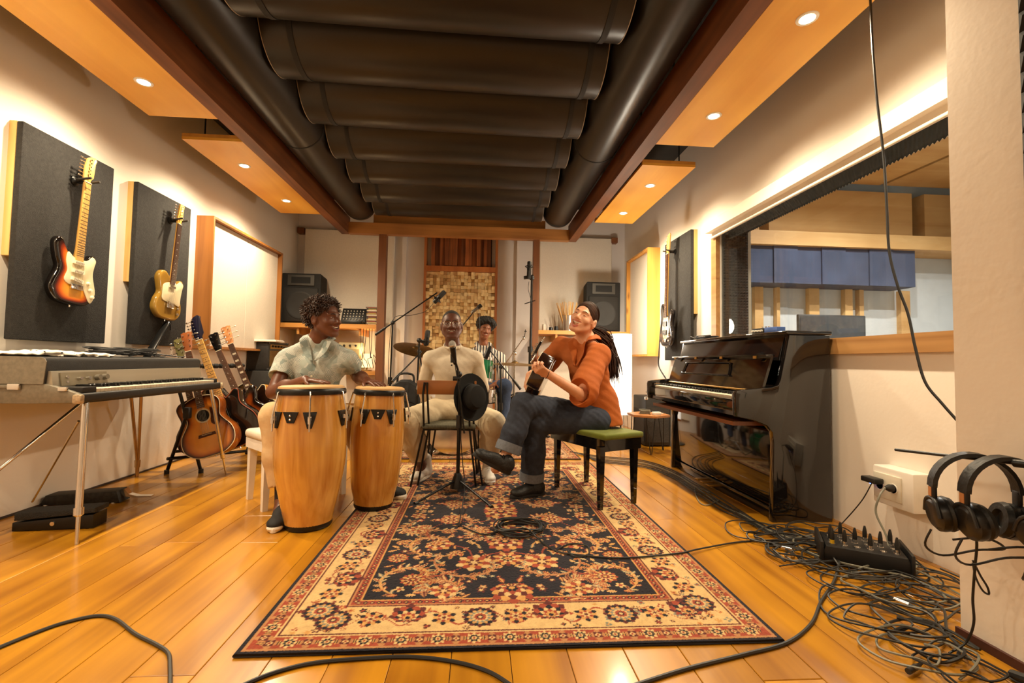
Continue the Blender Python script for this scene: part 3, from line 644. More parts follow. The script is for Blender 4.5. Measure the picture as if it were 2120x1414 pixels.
MB().box(1.60, 1.86, P0+.04, P1-.04, .64, .69).build('key_bed', gloss, pi)
MB().rbox((1.60, (P0+P1)/2, .705), (.028, P1-P0-.08, .075), .006, 2).build('key_slip', gloss, pi)
MB().box(1.605, 1.87, P0+.085, P1-.085, .575, .60).build('key_bed_underside', wood('underside_brown', srgb(96, 52, 24), srgb(130, 76, 36), 1, .4), pi)
for y in (P0+.04, P1-.11): MB().rbox((1.72, y+.035, .755), (.22, .068, .045), .006, 2).build('key_block', gloss, pi)
mbw, mbb = MB(), MB(); ky0, ky1 = P0+.115, P1-.115; kw = (ky1-ky0)/52
for i in range(52): mbw.rbox((1.685, ky0+(i+.5)*kw, .752), (.145, kw-.0012, .02), .0015, 1)
oct_ = [0, 1, 3, 4, 5]
for i in range(51):
    if (51-i) % 7 in (1, 2, 4, 5, 6) or False: mbb.rbox((1.715, ky0+(i+1)*kw, .768), (.09, .011, .02), .002, 1)
tag(mbw.build('white_keys', ivory, pi), kind='stuff'); tag(mbb.build('black_keys', ebony, pi), kind='stuff')
# fallboard standing open, its gold hinge and lip, music desk slot, upper panel
X_, Y_ = Vector((0, 1, 0)), (Vector((1.842, 0, 1.015))-Vector((1.775, 0, .795))).normalized(); Zf = X_.cross(Y_)
MB().obox(((1.775+1.842)/2, (P0+P1)/2, .905), (P1-P0-.09, .235, .016), X_, Y_, Zf).build('fallboard', gloss, pi)
MB().rbox((1.828, (P0+P1)/2, 1.02), (.06, P1-P0-.09, .014), .005, 2).build('fallboard_lip', gloss, pi)
MB().cyl((1.766, P0+.06, .792), (1.766, P1-.06, .792), .008).build('piano_hinge', brass, pi)
sl = MB(); ya, yb = 3.18, 3.92
sl.tube([V(1.795+.303*(z-.87), y, z) + V(-.012, 0, .004) for y, z in ((ya, .885), (ya+.02, .955), (ya+.08, .968), (yb-.08, .968), (yb-.02, .955), (yb, .885))], .006, 8, sm=4); sl.tube([V(1.785, ya-.02, .882), V(1.785, yb+.02, .882)], .007, 8)
sl.build('music_ledge', gloss, pi)
for y in (2.86, 3.28, 3.68, 4.08): 
    MB().box(1.794, 1.800, y, y+.035, 1.0, 1.018).build('hinge', brass, pi)
MB().prism([(1.868, .99), (1.925, 1.15), (1.955, 1.15), (1.90, .99)], P0+.04, P1-.04, X=(1, 0, 0), Y=(0, 0, 1), Z=(0, 1, 0)).build('upper_panel', gloss, pi)
MB().box(2.15, 2.19, P0+.04, P1-.04, 0, 1.15).build('back_board', gloss, pi)
for y in (3.38, 3.47, 3.56): MB().rbox((1.79, y, .05), (.12, .05, .012), .004, 2).build('pedal', brass, pi)

# ================================================================== ELECTRIC PIANO
tolex = M('black_tolex', (0.014, 0.013, 0.012), 0.55, var=0.2, vscale=40, bump=0.2, bscale=300)
silver = M('silver_sparkle', srgb(132, 125, 110), 0.45, 0.35, var=0.12, vscale=60)
alu = M('brushed_alu', srgb(186, 178, 160), 0.38, 0.7, var=0.06, vscale=20, stretch=(1, .1, 1))
y0, y1 = 2.53, 3.83
ep = thing('electric_piano', 'vintage electric piano with a black top and silver rail on chrome legs', 'electric piano', (0, 0, 0))
base = [(-2.05, .705), (-2.05, .748), (-2.10, .765), (-2.22, .80), (-2.45, .855), (-2.69, .86), (-2.69, .70), (-2.3, .698)]
for y in (y0, y1-.03): MB().prism(base, 0, .03, X=(1, 0, 0), Y=(0, 0, 1), Z=(0, 1, 0), o=(0, y, 0), bev=.004).build('end_cheek', silver, ep)
MB().box(-2.69, -2.06, y0+.03, y1-.03, .70, .735).build('bottom_case', tolex, ep)
MB().rbox((-2.062, (y0+y1)/2, .728), (.034, y1-y0+.004, .048), .012, 3).build('front_rail', tolex, ep)
lid = [(-2.225, .80), (-2.215, .915), (-2.225, .932), (-2.245, .938), (-2.66, .945), (-2.685, .935), (-2.69, .90), (-2.69, .80)]
MB().prism(lid, y0-.002, y1+.002, X=(1, 0, 0), Y=(0, 0, 1), Z=(0, 1, 0), bev=.006).build('harp_lid', tolex, ep)
for yy in (y0-.006, y1+.002): MB().prism(lid, yy, yy+.004, X=(1, 0, 0), Y=(0, 0, 1), Z=(0, 1, 0)).build('lid_end', silver, ep)
MB().prism([(-2.19, .775), (-2.205, .865), (-2.235, .868), (-2.235, .775)], y0+.012, y1-.012, X=(1, 0, 0), Y=(0, 0, 1), Z=(0, 1, 0)).build('name_rail', alu, ep)
cpn = MB().obox((-2.193, 2.735, .822), (.30, .07, .006), (0, 1, 0), (-.16, 0, .987), (.987, 0, .16)).build('control_plate', M('control_plate', srgb(150, 140, 118), .4, .6, var=.1), ep)
for i, (yy, zz, r, h) in enumerate(((2.62, .832, .008, .006), (2.62, .808, .008, .006), (2.69, .822, .010, .018), (2.745, .822, .010, .018), (2.81, .824, .017, .022), (2.86, .826, .017, .022))):
    MB().cyl((-2.19, yy, zz), (-2.19+h, yy, zz+h*.16), r, r*.85, 16).build('knob' if r > .009 else 'jack_socket', chrome if i < 4 else M('knob_grey', srgb(120, 112, 98), .4, .4, var=.1), cpn)
mbw, mbb = MB(), MB(); ky0, ky1 = y0+.12, y1-.075; kw = (ky1-ky0)/43
for i in range(43): mbw.rbox((-2.125, ky0+(i+.5)*kw, .762), (.125, kw-.0014, .022), .0018, 1)
for i in range(42):
    if i % 7 not in (2, 6): mbb.rbox((-2.152, ky0+(i+1)*kw, .780), (.075, .012, .024), .002, 1)
tag(mbw.build('white_keys', ivory, ep), kind='stuff'); tag(mbb.build('black_keys', ebony, ep), kind='stuff')
for a, b in ((y0+.03, ky0-.002), (ky1+.002, y1-.03)): MB().rbox((-2.13, (a+b)/2, .768), (.14, b-a, .03), .005, 2).build('key_block', black_p, ep)
brk = M('corner_metal', srgb(190, 170, 140), .4, .6, var=.3, vscale=60)
for y in (y0, y1): MB().rbox((-2.055, y, .724), (.045, .03, .05), .010, 2).build('corner_guard', brk, ep)
for x, z in ((-2.13, .775),): MB().rbox((x, y0-.003, z), (.045, .012, .022), .004, 2).build('latch', chrome, ep)
hd = MB(); hd.rbox((-2.36, y0-.008, .785), (.06, .016, .032), .006, 2); hd.build('handle_plate', chrome, ep); MB().rbox((-2.46, y0-.008, .785), (.15, .012, .016), .004, 2).build('handle_strap', silver, ep)
def tleg(a, b, r=.016, tip=True):
    a, b = Vector(a), Vector(b); d = (b-a)
    k = a+d*.80; m = MB(); m.cyl(a, k, r, r, 16); m.cyl(k-d*.05, k, r*1.35, r*1.35, 16); m.cyl(k, k+d*.012, r*1.35, r*.75, 16); m.cyl(k+d*.01, b, r*.62, r*.5, 12)
    return m.build('leg', chrome, ep)
tleg((-2.075, 2.60, .70), (-2.0, 2.50, 0.0)); tleg((-2.085, 3.76, .70), (-2.035, 3.935, 0.0), .013)
tleg((-2.60, 2.62, .70), (-2.66, 2.52, 0.0), .013)
gold_leg = M('aged_chrome', srgb(196, 160, 110), .3, .9, var=.15)
m = MB(); f = V(-2.67, 3.86, 0); m.cyl((-2.58, 3.62, .70), f+V(0, -.005, .12), .011); m.cyl((-2.62, 3.79, .70), f+V(0, .004, .12), .011); m.cyl(f+V(0, 0, .13), f+V(0, 0, .075), .02, .018); m.cyl(f+V(0, 0, .08), f, .014, .012); m.build('leg', gold_leg, ep)
m = MB(); m.cyl((-2.36, 2.98, .70), (-2.52, 2.20, .06), .009); m.build('cross_brace', chrome, ep); m = MB(); m.cyl((-2.12, 2.62, .60), (-2.62, 2.95, .08), .006); m.build('sustain_rod', chrome, ep)

# pedals on the floor under it
def volume_pedal(loc, rz, L, W, H, label, group=None):
    t = thing('foot_pedal', label, 'pedal', loc, rz)
    MB().prism([(-L/2, 0), (L/2, 0), (L/2, H*.75), (-L/2, H*.45)], -W/2, W/2, X=(1, 0, 0), Y=(0, 0, 1), Z=(0, -1, 0), bev=.004).build('pedal_body', black_m, t)
    MB().prism([(-L/2+.01, H*.55), (L/2+.006, H*.85), (L/2+.006, H*1.1), (-L/2+.01, H*.95)], -W/2-.003, W/2+.003, X=(1, 0, 0), Y=(0, 0, 1), Z=(0, -1, 0), bev=.004).build('treadle', M('tread_rubber', (.018, .018, .018), .8, bump=.6, bscale=200, var=.1), t)
    MB().cyl((0, -W/2-.008, H*.35), (0, -W/2, H*.35), .011).build('jack_socket', chrome, t)
    for sx in (-1, 1):
        for sy in (-1, 1): MB().cyl((sx*L*.42, sy*W*.38, -.002), (sx*L*.42, sy*W*.38, .004), .01).build('rubber_foot', black_p, t)
    return t
p = gz(112, 1096); volume_pedal((p.x, p.y+.04, .002), .10, .38, .11, .10, 'black wedge volume pedal with a jack hole beside the front chrome leg')
p = gz(178, 1040); sp = thing('sustain_pedal', 'black sustain pedal block with a steel treadle lever under the electric piano', 'pedal', (p.x, p.y, .004), .12)
MB().prism([(-.22, 0), (.22, 0), (.20, .075), (-.19, .06)], -.055, .055, X=(1, 0, 0), Y=(0, 0, 1), Z=(0, -1, 0), bev=.004).build('pedal_body', M('scuffed_black', (.02, .02, .018), .6, var=.5, vscale=50), sp)
m = MB(); m.prism([(.20, .065), (.225, .08), (.25, .045), (.30, .03), (.38, .028), (.38, .02), (.29, .02), (.235, .03), (.20, .045)], -.02, .02, X=(1, 0, 0), Y=(0, 0, 1), Z=(0, -1, 0)); m.build('treadle_lever', chrome, sp)
for sx in (-.19, .18): MB().cyl((sx, -.045, -.003), (sx, -.045, .003), .012).build('rubber_foot', white_p, sp)

# ================================================================== CONGAS
skin_m = M('conga_skin', srgb(206, 164, 110), .6, var=.08, vscale=6)
conga_w = wood('conga_wood', srgb(180, 116, 40), srgb(224, 170, 84), 2, .2, 24, coat=.8, rand=.02)
def conga(base, top, rs, label, face):
    base, top = Vector(base), Vector(top); ax = (top-base); H = ax.length; ax.normalize()
    x, y, z = frame(ax, (0, 1, 0)); t = thing('conga_drum', label, 'drum', mat=basis(x, y, z, base), group='pair of congas')
    rb, rm, rt = rs
    pr = [(rb*.9, .012), (rb, .014), (rb*1.08, H*.08), (rb*1.25, H*.2), (rm*.965, H*.42), (rm, H*.56), (rm*.995, H*.68), (rm*.96, H*.82), (rt*.985, H*.93), (rt*.97, H*.965)]
    q = crom([(a, b, 0) for a, b in pr], 4)
    MB().lathe([(p.x, p.y) for p in q], n=56).build('shell', conga_w, t)
    MB().lathe([(rb*.7, 0), (rb*.98, 0), (rb*1.03, .012), (rb*1.03, .03), (rb*1.0, .032)], n=48).build('base_rim', black_m, t)
    MB().lathe([(rt*.97, H-.04), (rt*1.045, H-.036), (rt*1.055, H-.025), (rt*1.05, H-.012), (rt*1.02, H-.004), (rt*.99, H-.004), (rt*.985, H-.02)], n=48).build('hoop', black_m, t)
    MB().lathe([(rt*1.0, H-.022), (rt*1.0, H-.004), (rt*.985, H+.006), (rt*.9, H+.012), (rt*.6, H+.015), (0, H+.016)], n=48).build('drumhead', skin_m, t)
    for k in range(6):
        a = face+k*PI/3; c, s = math.cos(a), math.sin(a); o = V(c, s, 0); tg = V(-s, c, 0)
        zl = H*.80; rr = rm*.968
        u = V(-o.x*.10, -o.y*.10, 1).normalized()
        pl = MB().prism([(-.036, .028), (.036, .028), (.028, -.005), (.012, -.06), (-.012, -.06), (-.028, -.005)], -.004, .006, X=tg, Y=V(0, 0, 1)+o*.12*-1, Z=o, o=o*rr+V(0, 0, zl), bev=.002).build('side_plate', black_m, t)
        lg = MB(); p0 = o*(rt*1.07)+V(0, 0, H-.03); p1 = o*(rr+.03)+V(0, 0, zl+.012); p2 = o*(rr+.03)+V(0, 0, zl-.075)
        lg.tube([o*(rt*1.03)+V(0, 0, H-.02), p0+V(0, 0, .004), p0+(p1-p0)*.2, p1, p2], .0048, 8); lg.cyl(p1+V(0, 0, -.012), p1+V(0, 0, -.045), .009, .009, 8); lg.obox(o*(rr+.018)+V(0, 0, zl-.005), (.018, .02, .022), tg, o, (0, 0, 1))
        lg.build('tuning_lug', chrome, t)
    b = MB().prism([(-.045, .03), (.045, .03), (.02, -.03), (-.02, -.03)], -.002, .005, X=V(-math.sin(face+PI/6), math.cos(face+PI/6), 0), Y=(0, 0, 1), Z=V(math.cos(face+PI/6), math.sin(face+PI/6), 0), o=V(math.cos(face+PI/6), math.sin(face+PI/6), 0)*rm*.972+V(0, 0, H*.80)).build('badge_plate', steel_dark, t)
    for dz in (.01, -.012): 
        e = V(math.cos(face+PI/6), math.sin(face+PI/6), 0); MB().sphere(e*(rm*.972+.006)+V(0, 0, H*.80+dz), .007, 8, 6).build('badge_bolt', chrome, b)
    return t
conga((-.955, 2.745, .0), (-.968, 2.765, .785), (.125, .196, .180), 'near conga, pale varnished wood, in front of the player in the patterned shirt', -PI/2-.75)
conga((-.66, 3.05, .013), (-.638, 3.06, .765), (.118, .168, .155), 'far conga, under the player\'s left hand beside the rug edge', -PI/2-.35)

# ================================================================== STOOL AND BENCHES
st = thing('white_stool', 'white wooden stool with a cream padded seat under the conga player', 'stool', (0, 0, 0))
A, B, Cc, Dd = V(-1.315, 3.0, 0), V(-.945, 3.37, 0), V(-1.525, 3.255, 0), None
Dd = B+(Cc-A)
cen = (A+B+Cc+Dd)/4; ux = (B-A).normalized(); uy = (Cc-A).normalized(); uy = (uy-ux*uy.dot(ux)).normalized()
for p in (A, B, Cc, Dd):
    tp = cen+(p-cen)*.97+V(0, 0, .36)
    xx = ux; m = MB(); m._add([p+xx*a+uy*b for a, b in ((-.016, -.016), (.016, -.016), (.016, .016), (-.016, .016))]+[tp+xx*a+uy*b for a, b in ((-.024, -.024), (.024, -.024), (.024, .024), (-.024, .024))], [(3, 2, 1, 0), (4, 5, 6, 7), (0, 1, 5, 4), (1, 2, 6, 5), (2, 3, 7, 6), (3, 0, 4, 7)]); m.build('leg', white_p, st)
l1, l2 = (B-A).length, (Cc-A).length
MB().obox(cen+V(0, 0, .385), (l1+.03, l2+.03, .065), ux, uy, (0, 0, 1)).build('apron', white_p, st)
mm = basis(ux, uy, V(0, 0, 1), cen+V(0, 0, .445)); MB(mm).rbox((0, 0, 0), (l1+.05, l2+.05, .06), .024, 3).build('seat_pad', M('cream_leather', srgb(226, 214, 194), .5, var=.05, bump=.1, bscale=30), st)
be = thing('piano_bench', 'black lacquered bench with a green velvet seat under the guitarist', 'bench', (0, 0, 0))
A, B, Cc = V(.796, 2.945, .013), V(1.060, 3.075, .013), V(.607, 3.48, .013); Dd = V(.868, 3.63, .013)
cen = (A+B+Cc+Dd)/4; ux = (B-A).normalized(); uy = V(-ux.y, ux.x, 0); l1, l2 = (B-A).length+.03, ((Cc-A).length+(Dd-B).length)/2+.03
for p in (A, B, Cc, Dd):
    tp = p+V(0, 0, .40); m = MB(); m._add([p+ux*a+uy*b for a, b in ((-.013, -.013), (.013, -.013), (.013, .013), (-.013, .013))]+[tp+ux*a+uy*b for a, b in ((-.021, -.021), (.021, -.021), (.021, .021), (-.021, .021))], [(3, 2, 1, 0), (4, 5, 6, 7), (0, 1, 5, 4), (1, 2, 6, 5), (2, 3, 7, 6), (3, 0, 4, 7)]); m.build('leg', gloss, be)
MB().obox(cen+V(0, 0, .405), (l1, l2, .075), ux, uy, (0, 0, 1)).build('apron', gloss, be)
MB(basis(ux, uy, V(0, 0, 1), cen+V(0, 0, .461))).rbox((0, 0, 0), (l1+.03, l2+.03, .04), .014, 3).build('seat_pad', M('green_velvet', srgb(94, 102, 10), .85, var=.18, vscale=12, sheen=.12, bump=.1, bscale=200), be)
# ================================================================== GUITARS
tuner_m = chrome
def mir_out(h): return h+[(-x, z) for x, z in h[::-1] if abs(x) > 1e-6]
OUT = {
 'strat': [(0, 0), (.10, .012), (.158, .075), (.152, .15), (.118, .215), (.122, .265), (.138, .315), (.128, .345), (.10, .345), (.072, .315), (.035, .298), (-.035, .298), (-.06, .31), (-.088, .345), (-.108, .395), (-.14, .402), (-.160, .36), (-.142, .28), (-.122, .22), (-.15, .145), (-.162, .08), (-.11, .013)],
 'tele': [(0, 0), (.10, .01), (.155, .07), (.15, .145), (.118, .205), (.13, .26), (.148, .31), (.135, .345), (.10, .345), (.06, .318), (.03, .30), (-.03, .355), (-.075, .385), (-.125, .372), (-.15, .32), (-.128, .245), (-.118, .205), (-.15, .145), (-.158, .07), (-.10, .01)],
 'acoustic': mir_out([(0, 0), (.10, .008), (.175, .06), (.198, .13), (.185, .20), (.138, .27), (.122, .31), (.135, .37), (.138, .42), (.11, .46), (.05, .482), (0, .485)]),
 'cutaway': [(0, 0), (.10, .008), (.175, .06), (.198, .13), (.185, .20), (.138, .27), (.122, .31), (.13, .36), (.135, .395), (.11, .41), (.07, .385), (.04, .37), (.03, .40), (.0, .47), (-.05, .482), (-.11, .46), (-.138, .42), (-.135, .37), (-.122, .31), (-.138, .27), (-.185, .20), (-.198, .13), (-.175, .06), (-.10, .008)],
 'doublecut': [(0, 0), (.10, .008), (.175, .06), (.198, .13), (.185, .20), (.138, .26), (.12, .30), (.14, .36), (.145, .41), (.115, .435), (.08, .41), (.04, .385), (-.04, .385), (-.08, .41), (-.115, .435), (-.145, .41), (-.14, .36), (-.12, .30), (-.138, .26), (-.185, .20), (-.198, .13), (-.175, .06), (-.10, .008)],
 'bass': [(0, 0), (.10, .01), (.155, .07), (.148, .15), (.115, .22), (.12, .28), (.14, .34), (.13, .375), (.10, .37), (.07, .33), (.035, .31), (-.035, .31), (-.06, .33), (-.085, .38), (-.10, .44), (-.13, .45), (-.155, .40), (-.14, .30), (-.12, .23), (-.148, .15), (-.158, .08), (-.10, .012)]}
def lerpc(a, b, t): return tuple(a[i]+(b[i]-a[i])*t for i in range(3))
def ramp(stops, t):
    for i in range(len(stops)-1):
        if t <= stops[i+1][0]: return lerpc(stops[i][1], stops[i+1][1], (t-stops[i][0])/max(1e-6, stops[i+1][0]-stops[i][0]))
    return stops[-1][1]
fin_m = M('guitar_finish', (1, 1, 1), .12, attr='col', coat=.5, var=.06, vscale=14)
bone = M('bone', srgb(232, 220, 190), .4, var=.03)
pearl = M('pearl', srgb(226, 214, 190), .25, var=.1, vscale=60)
maple = wood('maple_neck', srgb(214, 158, 78), srgb(236, 190, 112), 2, .25, 12, coat=.3, rand=.02)
rosew = wood('rosewood', srgb(58, 30, 18), srgb(92, 52, 30), 2, .4, 16, rand=.05)
mahog = wood('mahogany_neck', srgb(120, 62, 30), srgb(150, 84, 42), 2, .3, 12, coat=.3, rand=.05)
fret_m = M('fret_wire', (.7, .66, .58), .25, 1.0, var=.05)
guard_c = M('cream_plastic', srgb(236, 222, 184), .3, var=.03)
def guitar(name, label, mat, kind, th, finish, side, neckm, boardm, nut=.80, head='six', headm=None, scale_body=1.0, hollow=False, group=None, guard=None, pick=(), bridge=.10, knobs=(), ns=6, inlay=None, f0=.285, binding=None, soundhole=False, fholes=False, headL=.17, cat='guitar'):
    t = thing(name, label, cat, mat=mat, group=group)
    out = [(p.x, p.y) for p in crom([(x*scale_body, z*scale_body, 0) for x, z in OUT[kind]], 5, True)]
    n = len(out); zmax = max(p[1] for p in out)
    a = sum(out[i][0]*out[(i+1) % n][1]-out[(i+1) % n][0]*out[i][1] for i in range(n))
    if a < 0: out = out[::-1]
    def inset(d):
        r = []
        for i in range(n):
            A_, C_ = Vector(out[i-1]), Vector(out[(i+1) % n]); tt = (C_-A_).normalized(); r.append((out[i][0]-tt.y*d, out[i][1]+tt.x*d))
        return r
    vs, fs, cs = [], [], []; b = .012 if not hollow else .004
    rings = [(inset(b), th/2, 'b'), (inset(b*.3), th/2-b*.35, 's'), (out, th/2-b, 's'), (out, -th/2+b, 's'), (inset(b*.3), -th/2+b*.35, 's'), (inset(b), -th/2, 0.0)]
    base = inset(b); sp = [(0.0, min(max(p[1], .09), zmax*.48)) for p in base]
    for tt in (.06, .13, .22, .34, .5, .72, 1.0): rings.append(([(p[0]+(q[0]-p[0])*tt, p[1]+(q[1]-p[1])*tt) for p, q in zip(base, sp)], -th/2-.0004*tt, tt))
    for ol, y, c in rings:
        vs += [(p[0], y, p[1]) for p in ol]; cs += [side if c in ('b', 's') else ramp(finish, c)]*n
    for j in range(len(rings)-1):
        for i in range(n): fs.append((j*n+i, j*n+(i+1) % n, (j+1)*n+(i+1) % n, (j+1)*n+i))
    fs.append(tuple(range(n-1, -1, -1)))
    mb = MB(); mb._add(vs, fs, cs); mb.build('body', fin_m, t, 50)
    F = -th/2                                       # front plane
    if binding:
        mb = MB(); mb.tube([(p[0], F+.001, p[1]) for p in inset(.002)], .0028, 6, closed=True); mb.build('binding', binding, t)
    if soundhole:
        MB().lathe([(0, .0022), (.046, .0022), (.046, .001)], (0, F, .325*scale_body), (0, -1, 0), 28).build('sound_hole', M('hole_black', (.006, .005, .004), .9, var=.1), t)
        MB().lathe([(.047, .0012), (.050, .0026), (.056, .0026), (.058, .0012)], (0, F, .325*scale_body), (0, -1, 0), 28).build('rosette', guard_c, t)
    if fholes:
        for s in (-1, 1):
            mb = MB(); mb.tube([(s*.085, F-.001, .12), (s*.095, F-.001, .14), (s*.075, F-.001, .19), (s*.08, F-.001, .225), (s*.065, F-.001, .235)], [.006, .004, .003, .004, .006], 6, sm=4); mb.build('f_hole', 'hole_black', t)
    if guard:
        gpts, gm = guard; o = [(p.x, p.y) for p in crom([(x, z, 0) for x, z in gpts], 4, True)]
        MB().prism(o, 0, .0035, X=(1, 0, 0), Y=(0, 0, 1), Z=(0, -1, 0), o=(0, F-.0006, 0), bev=.0008).build('pickguard', gm, t)
    G = F-.004 if guard else F
    for (z, tilt, w_, h_, pm) in pick:
        X = V(math.cos(tilt), 0, math.sin(tilt)); Z = V(-math.sin(tilt), 0, math.cos(tilt)); mb = MB(); mb.obox((0, G-.005, z), (w_, .012, h_), X, (0, 1, 0), Z); p = mb.build('pickup', pm, t)
        mb = MB()
        for k in range(6): c = V(0, G-.0115, z)+X*((k-2.5)*.0105); mb.cyl(c, c+V(0, -.002, 0), .0028, n=8)
        mb.build('pole_pieces', fret_m, p)
    y_s = F-.012 if not hollow else F-.010
    if hollow and not fholes: MB().prism([(-.065, -.012), (.065, -.012), (.06, .012), (-.06, .012)], 0, .008, X=(1, 0, 0), Y=(0, 0, 1), Z=(0, -1, 0), o=(0, F, bridge), bev=.002).build('bridge', rosew, t); MB().box(-.036, .036, F-.011, F-.008, bridge+.002, bridge+.005).build('saddle', bone, t)
    else:
        br = MB(); br.rbox((0, G-.006, bridge), (.085, .012, .032), .003, 2); br.build('bridge', chrome, t)
    for (x, z, r, km) in knobs: MB().lathe([(r, 0), (r, .006), (r*.8, .014), (0, .015)], (x, G, z), (0, -1, 0), 16).build('knob', km, t)
    # neck, board, frets, nut, head, tuners, strings
    w0, w1 = .0225 if ns == 6 else .021, .028 if ns == 6 else .03
    nb_ = MB(); zz = [f0+.02, f0+.08, nut-.05, nut]
    k = 10; vs = []; fs = []
    for j, z in enumerate(zz):
        u = (z-f0)/(nut-f0); hw = w1+(w0-w1)*u; dp = .021 if j > 0 else .03
        vs += [(hw*math.cos(PI+PI*i/k), y_s+.008-dp*math.sin(PI+PI*i/k)*1.0, z) for i in range(k+1)]
    for j in range(len(zz)-1):
        for i in range(k): fs.append((j*(k+1)+i, j*(k+1)+i+1, (j+1)*(k+1)+i+1, (j+1)*(k+1)+i))
        fs.append((j*(k+1)+k, j*(k+1), (j+1)*(k+1), (j+1)*(k+1)+k))
    fs += [tuple(range(k, -1, -1)), tuple((len(zz)-1)*(k+1)+i for i in range(k+1))]
    nb_._add(vs, fs); nb_.build('neck', neckm, t)
    bd = MB(); yb_ = y_s+.009; yt = y_s+.002
    bd._add([(-w1, yb_, f0), (w1, yb_, f0), (w0, yb_, nut), (-w0, yb_, nut), (-w1, yt, f0), (w1, yt, f0), (w0, yt, nut), (-w0, yt, nut)], [(0, 3, 2, 1), (4, 5, 6, 7), (0, 1, 5, 4), (1, 2, 6, 5), (2, 3, 7, 6), (3, 0, 4, 7)]); fbo = bd.build('fretboard', boardm, t)
    fr = MB(); sl = nut-bridge
    for i in range(1, 22):
        z = nut-sl*(1-2**(-i/12))
        if z < f0+.004: break
        u = (z-f0)/(nut-f0); hw = w1+(w0-w1)*u; fr.box(-hw, hw, yt-.0014, yt, z-.0011, z+.0011)
    tag(fr.build('frets', fret_m, fbo), kind='stuff')
    il = MB()
    for i in (3, 5, 7, 9, 12, 15, 17):
        z = nut-sl*(1-2**(-(i-.5)/12))
        if z < f0+.01: break
        if inlay == 'block': il.box(-.015, .015, yt-.0006, yt, z-.008, z+.008)
        else: il.cyl((0, yt, z), (0, yt-.0006, z), .0035, n=8)
    il.build('inlays', pearl if inlay == 'block' else M('dot_black' if boardm is maple else 'dot_white', (.02, .02, .02) if boardm is maple else (.8, .76, .66), .4, var=.05), fbo)
    MB().box(-w0, w0, y_s-.001, yb_, nut, nut+.005).build('nut', bone, t)
    H = headL; hs = {'six': [(-.021, 0), (.021, 0), (.024, .02), (.042, H*.25), (.048, H*.82), (.055, H*.95), (.04, H*1.04), (.012, H*1.0), (-.012, H*.9), (-.026, H*.55), (-.028, H*.15)],
                     'tele': [(-.021, 0), (.021, 0), (.028, .02), (.035, H*.3), (.034, H*.75), (.04, H*.95), (.02, H*1.03), (-.012, H*.98), (-.02, H*.6), (-.027, H*.2)],
                     'three': [(-.021, 0), (.021, 0), (.030, .025), (.036, H*.55), (.04, H*.98), (.018, H*1.03), (0, H*1.0), (-.018, H*1.03), (-.04, H*.98), (-.036, H*.55), (-.030, .025)]}[head]
    yh = y_s+.010
    hd = MB().prism(hs, 0, .014, X=(1, 0, 0), Y=V(0, .16 if head == 'three' else 0.0, 1), Z=(0, 1, 0), o=(0, yh-.003, nut+.004), bev=.002).build('headstock', headm or neckm, t)
    tun = None; pegs = []
    if head == 'three': pegs = [(s, .045+i*(H-.07)/2) for s in (-1, 1) for i in range(3)]
    else: pegs = [(-1, .03+i*(H-.055)/(ns-1)) for i in range(ns)]
    for s, dz in pegs:
        lean = .16*dz if head == 'three' else 0; xw = .034 if head == 'three' else .026
        xc = s*.022 if head == 'three' else -.006+.006*(dz/H)
        mb = MB(); o = V(xc, yh-.003+lean, nut+.004+dz); mb.cyl(o, o+V(0, -.014, 0), .0045, n=8); mb.cyl(o+V(0, .014, 0), o+V(s*(xw+.012), .014, 0), .003, n=6); mb.sphere(o+V(s*(xw+.02), .014, 0), (.010, .005, .007), 10, 6); mb.build('tuner', tuner_m if head != 'three' else pearl if inlay == 'block' else tuner_m, hd)
    sg = MB()
    for i in range(ns):
        u = (i-(ns-1)/2)/(ns-1)
        sg.cyl((u*.052, y_s-.004, bridge), (u*.036, y_s-.0022, nut), .0007 if ns == 6 else .0011, n=5)
    tag(sg.build('strings', fret_m, t), kind='stuff')
    MB().cyl((0, 0, 0), (0, 0, -.012), .006, n=10).build('strap_button', chrome, t)
    return t
def gmat(bottom, top, xdir, L):
    bottom, top = Vector(bottom), Vector(top); z = (top-bottom); s = z.length/L; z.normalize(); x = Vector(xdir); x = (x-z*x.dot(z)).normalized(); y = z.cross(x)
    return basis(x*s, y*s, z*s, bottom)
burst = [(0, srgb(14, 8, 6)), (.10, srgb(24, 10, 6)), (.20, srgb(120, 28, 8)), (.34, srgb(206, 96, 18)), (.55, srgb(238, 158, 44)), (1, srgb(244, 178, 62))]
aburst = [(0, srgb(36, 18, 8)), (.08, srgb(84, 40, 12)), (.22, srgb(186, 104, 30)), (.45, srgb(232, 158, 60)), (1, srgb(240, 176, 80))]
goldf = [(0, srgb(166, 128, 52)), (.1, srgb(150, 112, 44)), (1, srgb(132, 98, 40))]
blackf = [(0, srgb(16, 13, 12)), (1, srgb(20, 16, 14))]
dburst = [(0, srgb(12, 8, 6)), (.2, srgb(30, 14, 8)), (.45, srgb(150, 66, 20)), (1, srgb(206, 112, 40))]
archf = [(0, srgb(20, 10, 6)), (.12, srgb(40, 20, 8)), (.3, srgb(30, 16, 8)), (1, srgb(36, 18, 10))]
greyf = [(0, srgb(34, 30, 30)), (.15, srgb(66, 60, 58)), (1, srgb(84, 78, 74))]
kn_w = M('knob_cream', srgb(240, 230, 206), .35, var=.03); pk_w = M('pickup_cream', srgb(236, 226, 200), .4, var=.03)
